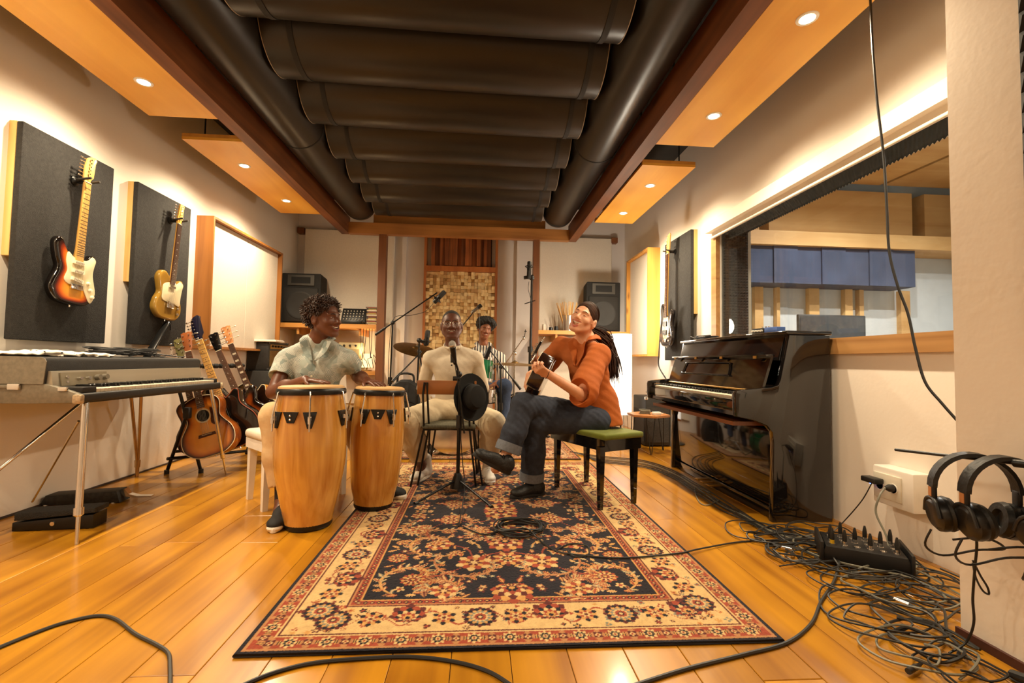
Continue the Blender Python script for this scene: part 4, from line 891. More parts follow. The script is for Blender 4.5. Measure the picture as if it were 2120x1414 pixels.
guitar('electric_guitar', 'sunburst electric guitar with a cream pickguard and maple neck hanging on the nearer black panel', gmat((-2.61, 3.105, 1.268), (-2.60, 3.155, 2.262), (0, 1, 0), .985), 'strat', .045, burst, srgb(14, 9, 7), maple, maple, group='electric guitars hung on the left wall',
       guard=([(.118, .03), (.148, .10), (.118, .21), (.122, .27), (.13, .315), (.10, .335), (.06, .30), (-.03, .30), (-.075, .325), (-.085, .27), (-.07, .21), (-.085, .15), (-.04, .125), (.04, .13), (.07, .09)], guard_c),
       pick=((.272, 0, .084, .022, pk_w), (.215, 0, .084, .022, pk_w), (.160, -.16, .084, .022, pk_w)), bridge=.115, knobs=((.085, .155, .012, kn_w), (.105, .115, .012, kn_w), (.122, .072, .012, kn_w)), headL=.175)
guitar('electric_guitar', 'gold single-cutaway electric guitar hanging on the farther black panel', gmat((-2.61, 3.995, 1.255), (-2.60, 4.085, 2.268), (0, 1, 0), .985), 'tele', .045, goldf, srgb(150, 116, 46), maple, rosew, group='electric guitars hung on the left wall', head='tele', f0=.29,
       guard=([(.115, .13), (.122, .20), (.13, .27), (.138, .315), (.10, .335), (.06, .308), (.03, .295), (-.03, .30), (-.095, .27), (-.10, .20), (-.09, .15), (-.03, .14), (.04, .14)], guard_c),
       pick=((.268, 0, .068, .018, chrome), (.125, -.25, .08, .03, chrome)), bridge=.11, knobs=((.095, .105, .011, chrome), (.095, .06, .011, chrome)), headL=.17)
guitar('bass_guitar', 'dark grey bass guitar with an oval cream pickguard hanging on the right wall panel', gmat((2.10, 5.0, 1.15), (2.115, 4.95, 2.40), (0, -1, 0), 1.16), 'bass', .045, greyf, srgb(40, 36, 36), maple, rosew, nut=.96, f0=.30, ns=4, cat='bass guitar',
       guard=([(.07, .10), (.085, .19), (.06, .28), (.03, .31), (-.03, .31), (-.06, .28), (-.075, .19), (-.05, .10), (0, .075)], guard_c), pick=((.235, 0, .085, .05, black_p), (.145, 0, .085, .05, black_p)), bridge=.06, knobs=((.10, .14, .011, chrome), (.11, .10, .011, chrome), (.105, .06, .011, chrome)), headL=.2)
def hanger(loc, dirx, label):
    t = thing('guitar_hanger', label, 'guitar hanger', loc); s = dirx
    MB().lathe([(0, 0), (.032, 0), (.032, .008), (.02, .016), (.014, .02), (.014, .05)], (0, 0, 0), (s, 0, 0), 18).build('mount_plate', black_m, t)
    MB().rbox((s*.042, 0, 0), (.050, .026, .03), .004, 2).build('neck_rest', black_p, t)
    m = MB(); m.tube([(s*.03, 0, 0), (s*.04, .03, 0), (s*.055, .034, 0), (s*.13, .034, .012)], .008, 8, sm=4); m.tube([(s*.03, 0, 0), (s*.04, -.03, 0), (s*.055, -.034, 0), (s*.13, -.034, .012)], .008, 8, sm=4); m.build('fork', M('hanger_rubber', (.03, .026, .022), .6, var=.2), t)
hanger((-2.655, 3.145, 2.085), 1, 'black forked hanger holding the sunburst guitar'); hanger((-2.655, 4.07, 2.11), 1, 'black forked hanger holding the gold guitar'); hanger((2.175, 4.958, 2.215), -1, 'black forked hanger holding the bass guitar')
# ---- the floor rack with its row of guitars
gs = 'guitars standing in the floor rack'
def rackg(b, h, Y0, Y1, L, xd=(1, .04, 0)): return gmat(at(*b, Y0), at(*h, Y1), xd, L)
guitar('acoustic_guitar', 'sunburst flat-top acoustic guitar with a black upper bout at the front of the floor rack', rackg((447, 943), (389, 690), 3.93, 4.06, 1.03), 'acoustic', .11, aburst, srgb(150, 78, 26), mahog, rosew, head='three', headm=M('brown_head', srgb(150, 84, 44), .3, var=.1), hollow=True, soundhole=True, binding=bone, bridge=.17, f0=.39, nut=.86, group=gs,
       guard=([(.05, .25), (.10, .23), (.115, .28), (.09, .35), (.06, .375), (.058, .32)], M('tortoise', srgb(70, 34, 20), .25, var=.5, vscale=60)), headL=.165)
guitar('acoustic_guitar', 'black cutaway guitar with a maple neck and dark blue headstock, second in the floor rack', rackg((497, 925), (403, 655), 4.12, 4.20, 1.03), 'cutaway', .10, blackf, srgb(12, 10, 10), maple, maple, head='six', headm=M('blue_head', srgb(20, 22, 50), .2, var=.1), hollow=True, binding=M('red_binding', srgb(150, 70, 40), .4, var=.1), bridge=.16, f0=.37, nut=.83, group=gs, headL=.175)
guitar('electric_guitar', 'dark sunburst double-cutaway guitar with a black headstock, third in the floor rack', rackg((533, 905), (440, 690), 4.32, 4.44, 1.0), 'doublecut', .05, dburst, srgb(24, 10, 6), mahog, rosew, head='three', headm=M('black_head', srgb(14, 12, 12), .2, var=.1), bridge=.13, f0=.33, nut=.82, group=gs, pick=((.29, 0, .08, .038, chrome), (.19, 0, .08, .038, chrome)), inlay='dot', knobs=((.12, .1, .012, chrome), (.14, .06, .012, chrome)))
guitar('archtop_guitar', 'amber archtop guitar with block inlays and orange pearl headstock, last in the floor rack', rackg((556, 895), (467, 676), 4.50, 4.56, 1.03), 'cutaway', .085, archf, srgb(210, 140, 40), mahog, rosew, head='three', headm=M('pearl_head', srgb(206, 140, 90), .25, var=.35, vscale=30), hollow=True, fholes=True, binding=bone, bridge=.15, f0=.35, nut=.85, inlay='block', group=gs)
guitar('acoustic_guitar', 'natural guitar mostly hidden at the back of the floor rack, only its slim headstock showing', gmat((-2.24, 4.02, .16), at(371, 697, 4.05), (1, .04, 0), 1.06), 'acoustic', .10, aburst, srgb(120, 64, 24), maple, rosew, head='three', hollow=True, bridge=.17, f0=.39, nut=.86, group=gs, headm=M('sage_head', srgb(120, 112, 70), .3, var=.2))
rk = thing('guitar_rack', 'black folding floor rack with a padded rail holding the row of guitars', 'guitar rack', (0, 0, 0))
def rod(par, nm, a, b, r, m): return MB().cyl(a, b, r, n=12).build(nm, m, par)
k = at(388, 855, 3.86)
rod(rk, 'leg', gz(416, 976, .004), at(372, 812, 3.90), .013, black_m); rod(rk, 'leg', gz(345, 978, .004), k, .013, black_m)
MB().rbox(k, (.05, .05, .09), .012, 2).build('hinge_block', black_p, rk)
far = V(-2.02, 4.66, 0); rod(rk, 'leg', far+V(.1, 0, .004), far+V(-.14, .1, .62), .013, black_m); rod(rk, 'leg', far+V(-.25, .08, .004), far+V(-.12, .1, .5), .013, black_m)
rod(rk, 'base_bar', at(346, 950, 3.9), far+V(-.02, -.02, .07), .013, black_m); rod(rk, 'base_bar', at(360, 935, 4.0), far+V(-.2, .12, .09), .013, black_m)
ra, rb_ = at(405, 758, 4.10), at(505, 757, 4.66); rod(rk, 'top_rail', ra, rb_, .012, black_m)
pd = MB(); d = rb_-ra
for i in range(9):
    c0, c1 = ra+d*(i/9+.012), ra+d*((i+1)/9-.012); pd.tube([c0, c0+(c1-c0)*.25, c0+(c1-c0)*.75, c1], [.014, .023, .023, .014], 10)
pd.build('rail_padding', M('foam_padding', (.016, .015, .015), .9, var=.2), rk)
for nm, p in (('rubber_foot', gz(416, 976, .012)), ('rubber_foot', gz(345, 978, .012))): MB().cyl(p+V(0, 0, -.012), p+V(0, 0, .02), .018, n=12).build(nm, black_p, rk)
# slim black guitar case neck standing behind the electric piano
gb = thing('stand_arm', 'slim glossy black upright arm with a loop at the far end of the electric piano', 'stand arm', (0, 0, 0))
p0, p1 = V(-2.60, 3.80, .945), gx(352, 668, -2.60)+V(0, -.03, 0)
m = MB(); m.tube([p0+V(0, 0, .0), p0+(p1-p0)*.5, p0+(p1-p0)*.92, p1], [.03, .03, .027, .018], 12, flat=.5); m.build('arm', M('gloss_black', (.01, .01, .01), .2, var=.1), gb)
MB().tube([p1+V(0, -.012, -.05), p1+V(0, .03, -.01), p1+V(0, .045, -.06)], .006, 8, sm=5).build('loop', black_p, gb)
# ================================================================== LOUDSPEAKERS, SHELF THINGS
grille_m = M('speaker_grille', (.011, .010, .009), .6, var=.3, vscale=200, bump=.4, bscale=500)
cab_m = M('speaker_carpet', (.009, .0085, .008), .85, var=.2, vscale=80)
def pa_speaker(cx, cy, z, w, h, label):
    t = thing('loudspeaker', label, 'loudspeaker', (cx, cy, z), group='loudspeakers on the back shelves'); d = .40
    o = [(-w/2, 0), (w/2, 0), (w/2*.82, d), (-w/2*.82, d)]
    MB().prism(o, 0, h, X=(1, 0, 0), Y=(0, 1, 0), Z=(0, 0, 1), bev=.018).build('cabinet', cab_m, t)
    MB().rbox((0, -.006, h*.37), (w*.88, .02, h*.68), .012, 2).build('woofer_grille', grille_m, t)
    MB().lathe([(w*.36, .0), (w*.365, .006), (w*.34, .008), (w*.30, .004), (w*.1, .002), (0, .003)], (0, -.016, h*.36), (0, -1, 0), 36).build('woofer_ring', M('woofer_cone', (.014, .013, .012), .6, var=.2), t)
    hn = MB(); a, b = w*.34, h*.105; zc = h*.86
    vs = [(-a, -.004, zc-b), (a, -.004, zc-b), (a, -.004, zc+b), (-a, -.004, zc+b), (-a*.72, -.006, zc-b*.6), (a*.72, -.006, zc-b*.6), (a*.72, -.006, zc+b*.6), (-a*.72, -.006, zc+b*.6), (-a*.3, .06, zc-b*.3), (a*.3, .06, zc-b*.3), (a*.3, .06, zc+b*.3), (-a*.3, .06, zc+b*.3)]
    hn._add([(x, y-.012, z) for x, y, z in vs], [(0, 1, 5, 4), (1, 2, 6, 5), (2, 3, 7, 6), (3, 0, 4, 7)]); hn.build('horn_flange', M('horn_grey', (.04, .037, .031), .5, var=.1), t)
    hn = MB(); hn.box(-a*.72, a*.72, -.02, -.012, zc-b*.6, zc+b*.6); hn.build('horn_mouth', M('hole_black2', (.004, .004, .004), .8, var=.1), t)
pa_speaker(-2.455, 6.46, 1.43, .52, .69, 'black loudspeaker on the left shelf behind the conga player'); pa_speaker(1.775, 6.48, 1.405, .49, .72, 'black loudspeaker on the right shelf behind the guitarist')
mx = thing('mixer', 'small black mixing desk tilted up on the left shelf', 'mixer', (-1.78, 6.62, 1.43), 0)
T = Matrix.Translation((0, .0, .02)) @ Matrix.Rotation(math.radians(62), 4, 'X')
MB(T).rbox((0, .11, .025), (.34, .24, .05), .008, 2).build('mixer_body', black_p, mx)
kb = MB(T)
for i in range(7):
    for j in range(4): kb.cyl((-.13+i*.043, .04+j*.045, .05), (-.13+i*.043, .04+j*.045, .066), .010, .008, 8)
tag(kb.build('knobs', M('knob_pale', srgb(206, 200, 188), .4, var=.2, vscale=50), mx), kind='stuff')
MB().rbox((.02, -.16, .022), (.30, .14, .044), .006, 2).build('front_strip', steel_dark, mx)
MB().tube([(.17, .02, .06), (.24, .0, .09), (.30, 0, .05), (.32, .0, .012)], .004, 6, sm=5).build('cable_tail', black_p, mx)
sx, sz = -1.50, 1.43; cols = [(60, 52, 46), (210, 196, 170), (96, 70, 60), (188, 150, 80), (84, 60, 72), (40, 38, 40), (216, 206, 190), (150, 110, 70), (70, 66, 64), (200, 180, 150), (46, 44, 48), (120, 100, 90)]
nm_ = ['bottom', 'second', 'third', 'fourth', 'fifth', 'sixth', 'seventh', 'eighth', 'ninth', 'tenth', 'eleventh', 'top']
for i, c in enumerate(cols):
    t = thing('tape_box', nm_[i] + ' tape box in the stack beside the left post', 'tape box', (sx+random.uniform(-.006, .006), 6.58, sz+i*.0215), random.uniform(-.04, .04), 'tape boxes stacked on the left shelf')
    MB().rbox((0, 0, .0103), (.16 if i < 11 else .18, .11, .0203), .002, 1).build('case', M('tape_%d' % i, srgb(*c), .5, var=.1), t); MB().box(-.06, .05, -.0562, -.0548, .004, .016).build('spine_label', M('tape_lab%d' % (i % 3), srgb(*((220, 210, 190), (190, 170, 90), (150, 80, 60))[i % 3]), .6, var=.1), t)
for i in range(6):
    t = thing('tape_box', nm_[i] + ' tape box in the short stack touching the post', 'tape box', (sx+.145+random.uniform(-.004, .004)-.03, 6.52, sz+i*.0215), random.uniform(-.04, .04), 'tape boxes stacked on the left shelf') if False else None
# bucket of drumsticks and small things on the right shelf
bk = thing('metal_bucket', 'steel bucket full of drumsticks on the right shelf', 'bucket', (1.29, 6.58, 1.405))
MB().lathe([(.0, .004), (.078, .004), (.08, 0), (.098, .225), (.102, .228), (.098, .23), (.094, .225), (.076, .01), (0, .01)], n=32).build('pail', M('steel_pail', (.55, .52, .48), .3, .9, var=.1), bk)
stk = wood('stick_wood', srgb(206, 156, 88), srgb(228, 182, 116), 2, .5, 20, rand=.15)
for i in range(18):
    a = i*2.4; r = .018+.05*((i*7) % 10)/10; b = V(r*.9*math.cos(a), r*.9*math.sin(a), .02)
    lean = V(.16*math.cos(a)*r/.07, .10*math.sin(a)*r/.07, .43+.02*((i*5) % 4)).normalized()
    t = thing('drumstick', 'pale wooden drumstick standing in the steel bucket', 'drumstick', V(1.29, 6.58, 1.405)+b, group='drumsticks in the bucket')
    m = MB(); m.tube([lean*0, lean*.30, lean*.385, lean*.40, lean*.41], [.0075, .0075, .0042, .006, .003], 8); m.build('stick', stk, t)
for x, r, h, c, lab in ((.92, .028, .09, (214, 206, 190), 'small pale jar with a round lid at the left end of the right shelf'), (1.02, .032, .05, (24, 22, 22), 'squat black tin on the right shelf'), (1.10, .03, .065, (18, 18, 20), 'small black pot beside the squat tin'), (.975, .02, .045, (186, 180, 170), 'tiny chrome cap on the right shelf')):
    t = thing('shelf_jar', lab, 'jar', (x, 6.52, 1.405)); MB().lathe([(r*.9, 0), (r, .004), (r, h*.75), (r*.8, h*.8)], n=20).build('body', M('jar_%d' % int(x*100), srgb(*c), .3, var=.1), t); MB().lathe([(r*.85, h*.79), (r*.88, h*.8), (r*.88, h), (0, h)], n=20).build('lid', 'jar_%d' % int(x*100), t)
t = thing('small_radio', 'dark little box on the back ledge under the right shelf', 'box', (1.30, 6.72, 1.20)); MB().rbox((0, 0, 0), (.22, .14, .14), .012, 2).build('case', black_p, t); MB().lathe([(.04, 0), (.04, .01), (0, .012)], (0, -.07, 0), (0, -1, 0), 18).build('dial', steel_dark, t); MB().box(-.14, .14, -.08, .19, -.09, -.072).build('ledge', shelf_m, t)
# left side under the shelf: beige amplifier, little lamp, hanging cables
t = thing('small_amplifier', 'beige practice amplifier on the lower shelf behind the conga player', 'amplifier', (-1.80, 6.66, .79)); MB().rbox((0, 0, .20), (.32, .22, .40), .02, 2).build('cabinet', M('beige_amp', srgb(176, 162, 124), .7, var=.1), t); MB().box(-.13, .13, -.116, -.11, .04, .30).build('grille', M('beige_grille', srgb(150, 136, 100), .9, var=.2, vscale=120), t)
for i in range(3): MB().cyl((-.08+.08*i, -.11, .35), (-.08+.08*i, -.13, .35), .016, .013, 12).build('knob', black_p, t)
lt = thing('table_lamp', 'small glowing table lamp under the hanging cables on the lower shelf', 'lamp', (-1.555, 6.52, .79))
MB().lathe([(.07, 0), (.07, .012), (.012, .02), (.012, .06)], n=20).build('base', M('lamp_brass', srgb(150, 120, 70), .4, .6, var=.1), lt)
MB().lathe([(.075, .05), (.078, .05), (.072, .24), (.069, .24)], n=28).build('lamp_shade', M('warm_shade', srgb(250, 220, 150), .8, emit=(1, .72, .36), estr=1.6, var=.03), lt)
ld = bpy.data.lights.new('table_lamp_light', 'POINT'); ld.energy = 6; ld.color = (1, .70, .38); ld.shadow_soft_size = .04; lo = bpy.data.objects.new('lamp_light', ld); COL.objects.link(lo); lo.parent = lt; lo.location = (0, 0, .30)
def cable(name, label, pts, r=.004, m=None, sm=8, group=None, cat='cable', n=6):
    mb = MB(); mb.tube(pts, r, n, sm=sm); o = mb.build(name, m or black_p); return tag(o, label, cat, group)
for i in range(6):
    x = -1.62+i*.038; dx = random.uniform(-.03, .03)
    cable('hanging_cable', 'thin black cable drooping below the left shelf, %s from the post' % ['sixth', 'fifth', 'fourth', 'third', 'second', 'first'][i], [(x, 6.40, 1.37), (x+dx*.4, 6.39, 1.15), (x+dx, 6.40, .98), (x-dx*.5, 6.41, .86+.03*i), (x+.02, 6.45, .83)], .004, group='cables hanging below the left shelf')

# ================================================================== AMPLIFIERS ON THE FLOOR
def combo(loc, s, label, top=None):
    t = thing('guitar_amplifier', label, 'amplifier', loc, 0); w, d, h = s
    MB().rbox((0, 0, h/2), (w, d, h), .014, 2).build('cabinet', tolex, t)
    MB().box(w/2-.004, w/2+.004, -d/2+.03, d/2-.03, .05, h*.70).build('grille_cloth', M('gold_grille', srgb(120, 92, 44), .8, var=.3, vscale=150), t)
    MB().box(w/2-.002, w/2+.006, -d/2+.03, d/2-.03, h*.76, h-.03).build('control_panel', M('gold_panel', srgb(150, 116, 56), .4, .5, var=.1), t)
    for i in range(6): MB().cyl((w/2, -d/2+.08+i*(d-.16)/5, h*.85), (w/2+.025, -d/2+.08+i*(d-.16)/5, h*.85), .013, .011, 12).build('knob', black_p, t)
    for sx in (-1, 1):
        for sy in (-1, 1):
            for zz in (.012, h-.012): MB().rbox((sx*(w/2-.012), sy*(d/2-.012), zz), (.035, .035, .035), .010, 2).build('corner_cap', black_p, t)
    return t
combo((-2.60, 5.88, .80), (.25, .55, .34), 'black combo amplifier with a gold panel stacked on the larger cabinet'); combo((-2.57, 5.90, .0), (.30, .68, .80), 'large black speaker cabinet on the floor under the combo amplifier')
t = thing('white_folder', 'flat white folder lying on top of the combo amplifier', 'folder', (-2.52, 5.72, 1.14), .1); MB().rbox((0, 0, .012), (.24, .32, .024), .004, 1).build('cover', white_p, t); MB().box(-.118, .118, -.158, .158, .008, .016).build('pages', bone, t)
t = thing('guitar_amplifier', 'grey-black amplifier on the floor behind the little wooden table', 'amplifier', (2.08, 5.42, 0)); MB().rbox((0, 0, .29), (.30, .42, .56), .014, 2).build('cabinet', tolex, t); MB().box(-.156, -.149, -.18, .18, .05, .42).build('grille_cloth', grille_m, t); MB().box(-.13, .13, -.214, -.209, .05, .45).build('back_cloth', M('amp_cloth', (.05, .046, .042), .9, var=.3, vscale=120), t)
for sx in (-1, 1): MB().rbox((sx*.135, -.195, .555), (.04, .04, .04), .012, 2).build('corner_cap', chrome, t)
# ---- paper column lamp
lp = thing('floor_lamp', 'tall glowing white paper column lamp beside the guitarist', 'lamp', (1.675, 5.32, 0))
sh = MB(); pr = []
for i in range(64): pr.append((.125+(.0012 if i % 2 else -.0006)-.004*abs(i/63-.5), .36+.94*i/63))
sh.lathe(pr+[(pr[-1][0]-.004, 1.30)], n=40); MB.build(sh, 'paper_shade', M('paper_glow', srgb(250, 246, 238), .9, emit=(1.0, .94, .84), estr=1.5, var=.02), lp)
MB().cyl((0, 0, .02), (0, 0, .5), .008).build('stem', black_m, lp); MB().lathe([(.125, 0), (.13, .006), (.125, .018), (.04, .022), (.012, .03), (.012, .05)], (-.02, -.06, 0), n=36).build('base', black_m, lp)
for a in (.5, 2.6, 4.7): MB().cyl((.10*math.cos(a), .10*math.sin(a), .38), (.13*math.cos(a), .13*math.sin(a)-.02, .01), .004).build('leg', chrome, lp)
ld = bpy.data.lights.new('floor_lamp_light', 'POINT'); ld.energy = 40; ld.color = (1, .88, .70); ld.shadow_soft_size = .12; lo = bpy.data.objects.new('lamp_light', ld); COL.objects.link(lo); lo.parent = lp; lo.location = (0, 0, 1.42)
# ---- little hexagonal table
tb = thing('side_table', 'small hexagonal wooden table on thin black legs left of the piano', 'table', (1.86, 4.93, 0))
hexo = [(.23*math.cos(PI/6+i*PI/3), .23*math.sin(PI/6+i*PI/3)) for i in range(6)]
MB().prism(hexo, .385, .41, bev=.003).build('table_top', wood('table_wood', srgb(150, 96, 52), srgb(186, 126, 72), 0, .45, 12), tb)
for a in (.3, 2.4, 4.5):
    m = MB(); p = V(.17*math.cos(a), .17*math.sin(a), .385); q = V(.20*math.cos(a), .20*math.sin(a), .004); tgt = V(-math.sin(a), math.cos(a), 0); m.tube([p+tgt*.045, q+tgt*.006, q-tgt*.006, p-tgt*.045], .005, 8); m.build('hairpin_leg', black_m, tb)
coil = []
for i in range(40): a = i*.9; coil.append((1.80+(.055+.008*math.sin(i))*math.cos(a), 4.88+(.05+.008*math.cos(i*1.7))*math.sin(a), .414+.0012*i))
cable('coiled_cable', 'small grey cable coil lying on the wooden side table', coil, .004, M('grey_cable', srgb(120, 118, 104), .5, var=.1), 3)
t = thing('power_adapter', 'white power adapter block on the wooden side table', 'adapter', (1.90, 4.80, .41), .2); MB().rbox((0, 0, .017), (.085, .055, .034), .006, 2).build('case', white_p, t); MB().tube([(.04, 0, .017), (.09, .02, .012), (.14, .10, .006), (.12, .18, .005)], .003, 6, sm=5).build('lead', white_p, t)
cable('floor_wire', 'thin dark wire rising from the amplifier beside the piano', [(1.98, 5.15, .585), (1.90, 5.1, .63), (1.84, 4.9, .66), (1.80, 4.6, .67), (1.78, 4.45, .64)], .003)

# ================================================================== DRUM KIT (each drum and stand stands on its own)
green = M('green_sparkle', srgb(10, 108, 66), .25, .2, coat=.5, var=.25, vscale=120)
headm = M('drumhead_cream', srgb(206, 194, 170), .7, var=.05)
def drum(name, label, o, ax, r, h, mshell, lugs=6, head=headm, extra=None, group='drum kit shells'):
    ax = Vector(ax).normalized(); x, y, z = frame(ax, (0, 1, .1)); t = thing(name, label, 'drum', mat=basis(x, y, z, o), group=group)
    MB().lathe([(r, .02), (r, h-.02)], n=40).build('shell', mshell, t)
    for z0 in (0, h-.03): MB().lathe([(r*1.0, z0), (r*1.045, z0), (r*1.045, z0+.03), (r*1.0, z0+.03)], n=40).build('hoop', chrome, t)
    for z0, z1 in ((.004, .008), (h-.008, h-.004)): MB().lathe([(0, z0), (r, z0), (r, z1), (0, z1)], n=40).build('drumhead', head, t)
    for k in range(lugs):
        a = 2*PI*k/lugs+.3; e = V(math.cos(a), math.sin(a), 0); m = MB(); m.obox(e*(r+.012)+V(0, 0, h/2), (.018, .022, min(.06, h*.3)), V(-e.y, e.x, 0), e, (0, 0, 1)); m.cyl(e*(r*1.03+.006)+V(0, 0, .005), e*(r*1.03+.006)+V(0, 0, h-.005), .0035, n=6); m.build('lug', chrome, t)
    return t
bd = drum('bass_drum', 'bass drum with a cream front head behind the singer\'s chair', at(938, 882, 4.62)+V(0, 0, .0), (0, 1, .03), .27, .36, green, 8, M('front_head', srgb(190, 172, 140), .7, var=.08))
for s in (-1, 1): MB().cyl((s*.2, -.12, .08), (s*.33, -.27, -.06), .008).build('spur', chrome, bd)
tm = at(990, 790, 4.95); drum('rack_tom', 'green sparkle tom with chrome hoops in front of the drummer', tm, (.04, .14, 1), .148, .255, green, 6)
sn = V(.03, 5.27, .50); drum('snare_drum', 'chrome snare drum low between the drummer\'s knees', sn, (0, -.05, 1), .17, .14, chrome, 8)
def tripod(par, foot, h, spread=.28, r=.010, m=black_m, a0=.4, legs=3):
    foot = Vector(foot)
    for k in range(legs):
        a = a0+2*PI*k/legs; e = V(math.cos(a), math.sin(a), 0); MB().cyl(foot+V(0, 0, h), foot+e*spread+V(0, 0, .008), r*.75, n=8).build('leg', m, par); MB().cyl(foot+e*(spread-.02)+V(0, 0, .012), foot+e*(spread+.02)+V(0, 0, .008), r*1.05, n=8).build('rubber_foot', black_p, par)
def cymbal(label, c, nrm, r, m):
    x, y, z = frame(Vector(nrm), (0, 1, 0)); t = thing('cymbal', label, 'cymbal', mat=basis(x, y, z, c), group='cymbals of the drum kit')
    MB().lathe([(.004, .028), (.02, .027), (.035, .018), (.045, .010), (r*.6, .004), (r, -.012), (r, -.0135), (r*.6, .0025), (.045, .008), (.03, .016), (.004, .026)], n=48).build('plate', m, t)
    MB().cyl((0, 0, .025), (0, 0, .06), .006).build('wing_nut', chrome, t); MB().cyl((0, 0, .022), (0, 0, .034), .014).build('felt', M('felt', srgb(90, 80, 70), .95, var=.1), t)
    return t
bronze = M('bronze', srgb(122, 88, 46), .35, .9, var=.2, vscale=20)
cl = at(862, 722, 4.85); cymbal('dark bronze crash cymbal tilted left of the singer', cl, (.22, -.30, 1), .235, bronze)
cr = at(1066, 753, 5.05); cymbal('thin bronze ride cymbal beyond the chrome boom stand', cr, (.02, -.04, 1), .25, M('bronze_pale', srgb(170, 136, 84), .35, .9, var=.2))
s = thing('cymbal_stand', 'chrome stand under the dark crash cymbal', 'cymbal stand', (0, 0, 0)); f = V(cl.x+.05, cl.y+.1, .004); MB().cyl(f, f+V(0, 0, .72), .013).build('lower_tube', chrome, s); MB().cyl(f+V(0, 0, .70), cl+V(.005, -.008, .03), .008).build('upper_tube', chrome, s); tripod(s, f, .22, .26, .012, chrome)
s = thing('cymbal_stand', 'plain chrome stand under the ride cymbal', 'cymbal stand', (0, 0, 0)); f = V(cr.x, cr.y+.02, .012); MB().cyl(f, V(cr.x, cr.y, cr.z+.06), .007).build('tube', chrome, s); tripod(s, f, .2, .24, .012, chrome)
cs = thing('cymbal_stand', 'bright chrome boom cymbal stand with an empty raised arm right of the drummer', 'cymbal stand', (0, 0, 0)); f = gz(1062, 905, .012); tp = at(1066, 733, f.y)
MB().cyl(f+V(0, 0, .1), f+V(0, 0, .50), .014).build('lower_tube', chrome, cs); MB().cyl(f+V(0, 0, .48), tp, .010).build('upper_tube', chrome, cs)
MB().cyl(f+V(0, 0, .47), f+V(0, 0, .52), .02).build('height_clamp', chrome, cs); w1 = MB(); w1.cyl(f+V(-.01, 0, .5), f+V(-.06, 0, .51), .006); w1.build('wing_bolt', chrome, cs)
MB().sphere(tp+V(0, -.01, .01), .026, 14, 8).build('tilter', chrome, cs); MB().cyl(at(1041, 760, f.y), at(1084, 700, f.y), .007).build('boom_arm', chrome, cs); MB().sphere(at(1084, 700, f.y), .022, 12, 8).build('arm_joint', chrome, cs); MB().cyl(at(1086, 698, f.y), at(1088, 682, f.y), .004).build('cymbal_post', black_m, cs); MB().cyl(at(1088, 686, f.y)+V(-.015, 0, 0), at(1088, 686, f.y)+V(.015, 0, 0), .005).build('wing_nut', black_m, cs); tripod(cs, f, .30, .26, .013, chrome, .9)

# ================================================================== MICROPHONES AND STANDS
def ldc(par_label, c, ax, L=.17, r=.024, extra=None, group='studio condenser microphones'):
    x, y, z = frame(Vector(ax), (0, 1, .2)); t = thing('studio_microphone', par_label, 'microphone', mat=basis(x, y, z, c), group=group)
    MB().lathe([(0, 0), (r*.5, 0), (r*.95, .006), (r, .02), (r, L*.55)], n=20).build('body', black_m, t); MB().lathe([(r*1.02, L*.55), (r*1.05, L*.57), (r*1.05, L*.92), (r*.8, L*1.0), (0, L*1.01)], n=20).build('grille', M('mic_grille', (.05, .05, .05), .4, .7, bump=.6, bscale=900, var=.2), t)
    MB().tube([(r*1.9*math.cos(a*2*PI/16), r*1.9*math.sin(a*2*PI/16), L*.30) for a in range(16)], .005, 6, closed=True).build('shock_mount', black_p, t)
    m = MB()
    for k in range(4): a = k*PI/2+.4; m.cyl((r*math.cos(a), r*math.sin(a), L*.2), (r*1.9*math.cos(a+.3), r*1.9*math.sin(a+.3), L*.3), .0025, n=5); m.cyl((r*math.cos(a), r*math.sin(a), L*.4), (r*1.9*math.cos(a+.3), r*1.9*math.sin(a+.3), L*.3), .0025, n=5)
    m.build('elastic', black_p, t)
    return t
def boom_stand(label, foot, joint, tail, tip, r=.010, a0=.4, spread=.30, group='microphone stands'):
    t = thing('microphone_stand', label, 'microphone stand', (0, 0, 0), group=group); foot, joint, tail, tip = map(Vector, (foot, joint, tail, tip))
    mid = foot+(joint-foot)*.55
    MB().cyl(foot+V(0, 0, .06), mid, r*1.25, n=12).build('lower_tube', black_m, t); MB().cyl(mid, joint, r*.8, n=12).build('upper_tube', black_m, t); MB().cyl(mid-V(0, 0, .03), mid+V(0, 0, .04), r*2.0, n=12).build('height_clutch', black_p, t)
    MB().sphere(joint, r*2.2, 12, 8).build('boom_joint', black_p, t); MB().cyl(tail, tip, r*.7, n=10).build('boom_arm', black_m, t); MB().cyl(tail, tail+(tip-tail).normalized()*.12, r*1.3, n=10).build('counterweight', black_p, t)
    MB().lathe([(.05, .05), (.04, .10), (r*1.5, .16)], foot, (0, 0, 1), 14).build('hub', black_p, t); tripod(t, foot, .13, spread, r, black_m, a0)
    return t
Y = 4.75; j = at(813, 668, Y); boom_stand('tall black boom stand reaching right from beside the left post', V(j.x-.03, Y+.05, .004), j, at(777, 693, Y-.15), at(905, 606, Y+.1)); ldc('black condenser microphone on the long boom before the wood-block diffuser', at(898, 627, 4.85), (.6, -.15, .62)); cable('microphone_cable', 'thin cable drooping under the long boom arm', [at(897, 628, 4.86), at(880, 645, 4.85), at(850, 653, 4.8), at(815, 660, 4.76), at(806, 720, 4.78), at(803, 800, 4.80), at(802, 855, 4.82)], .003)
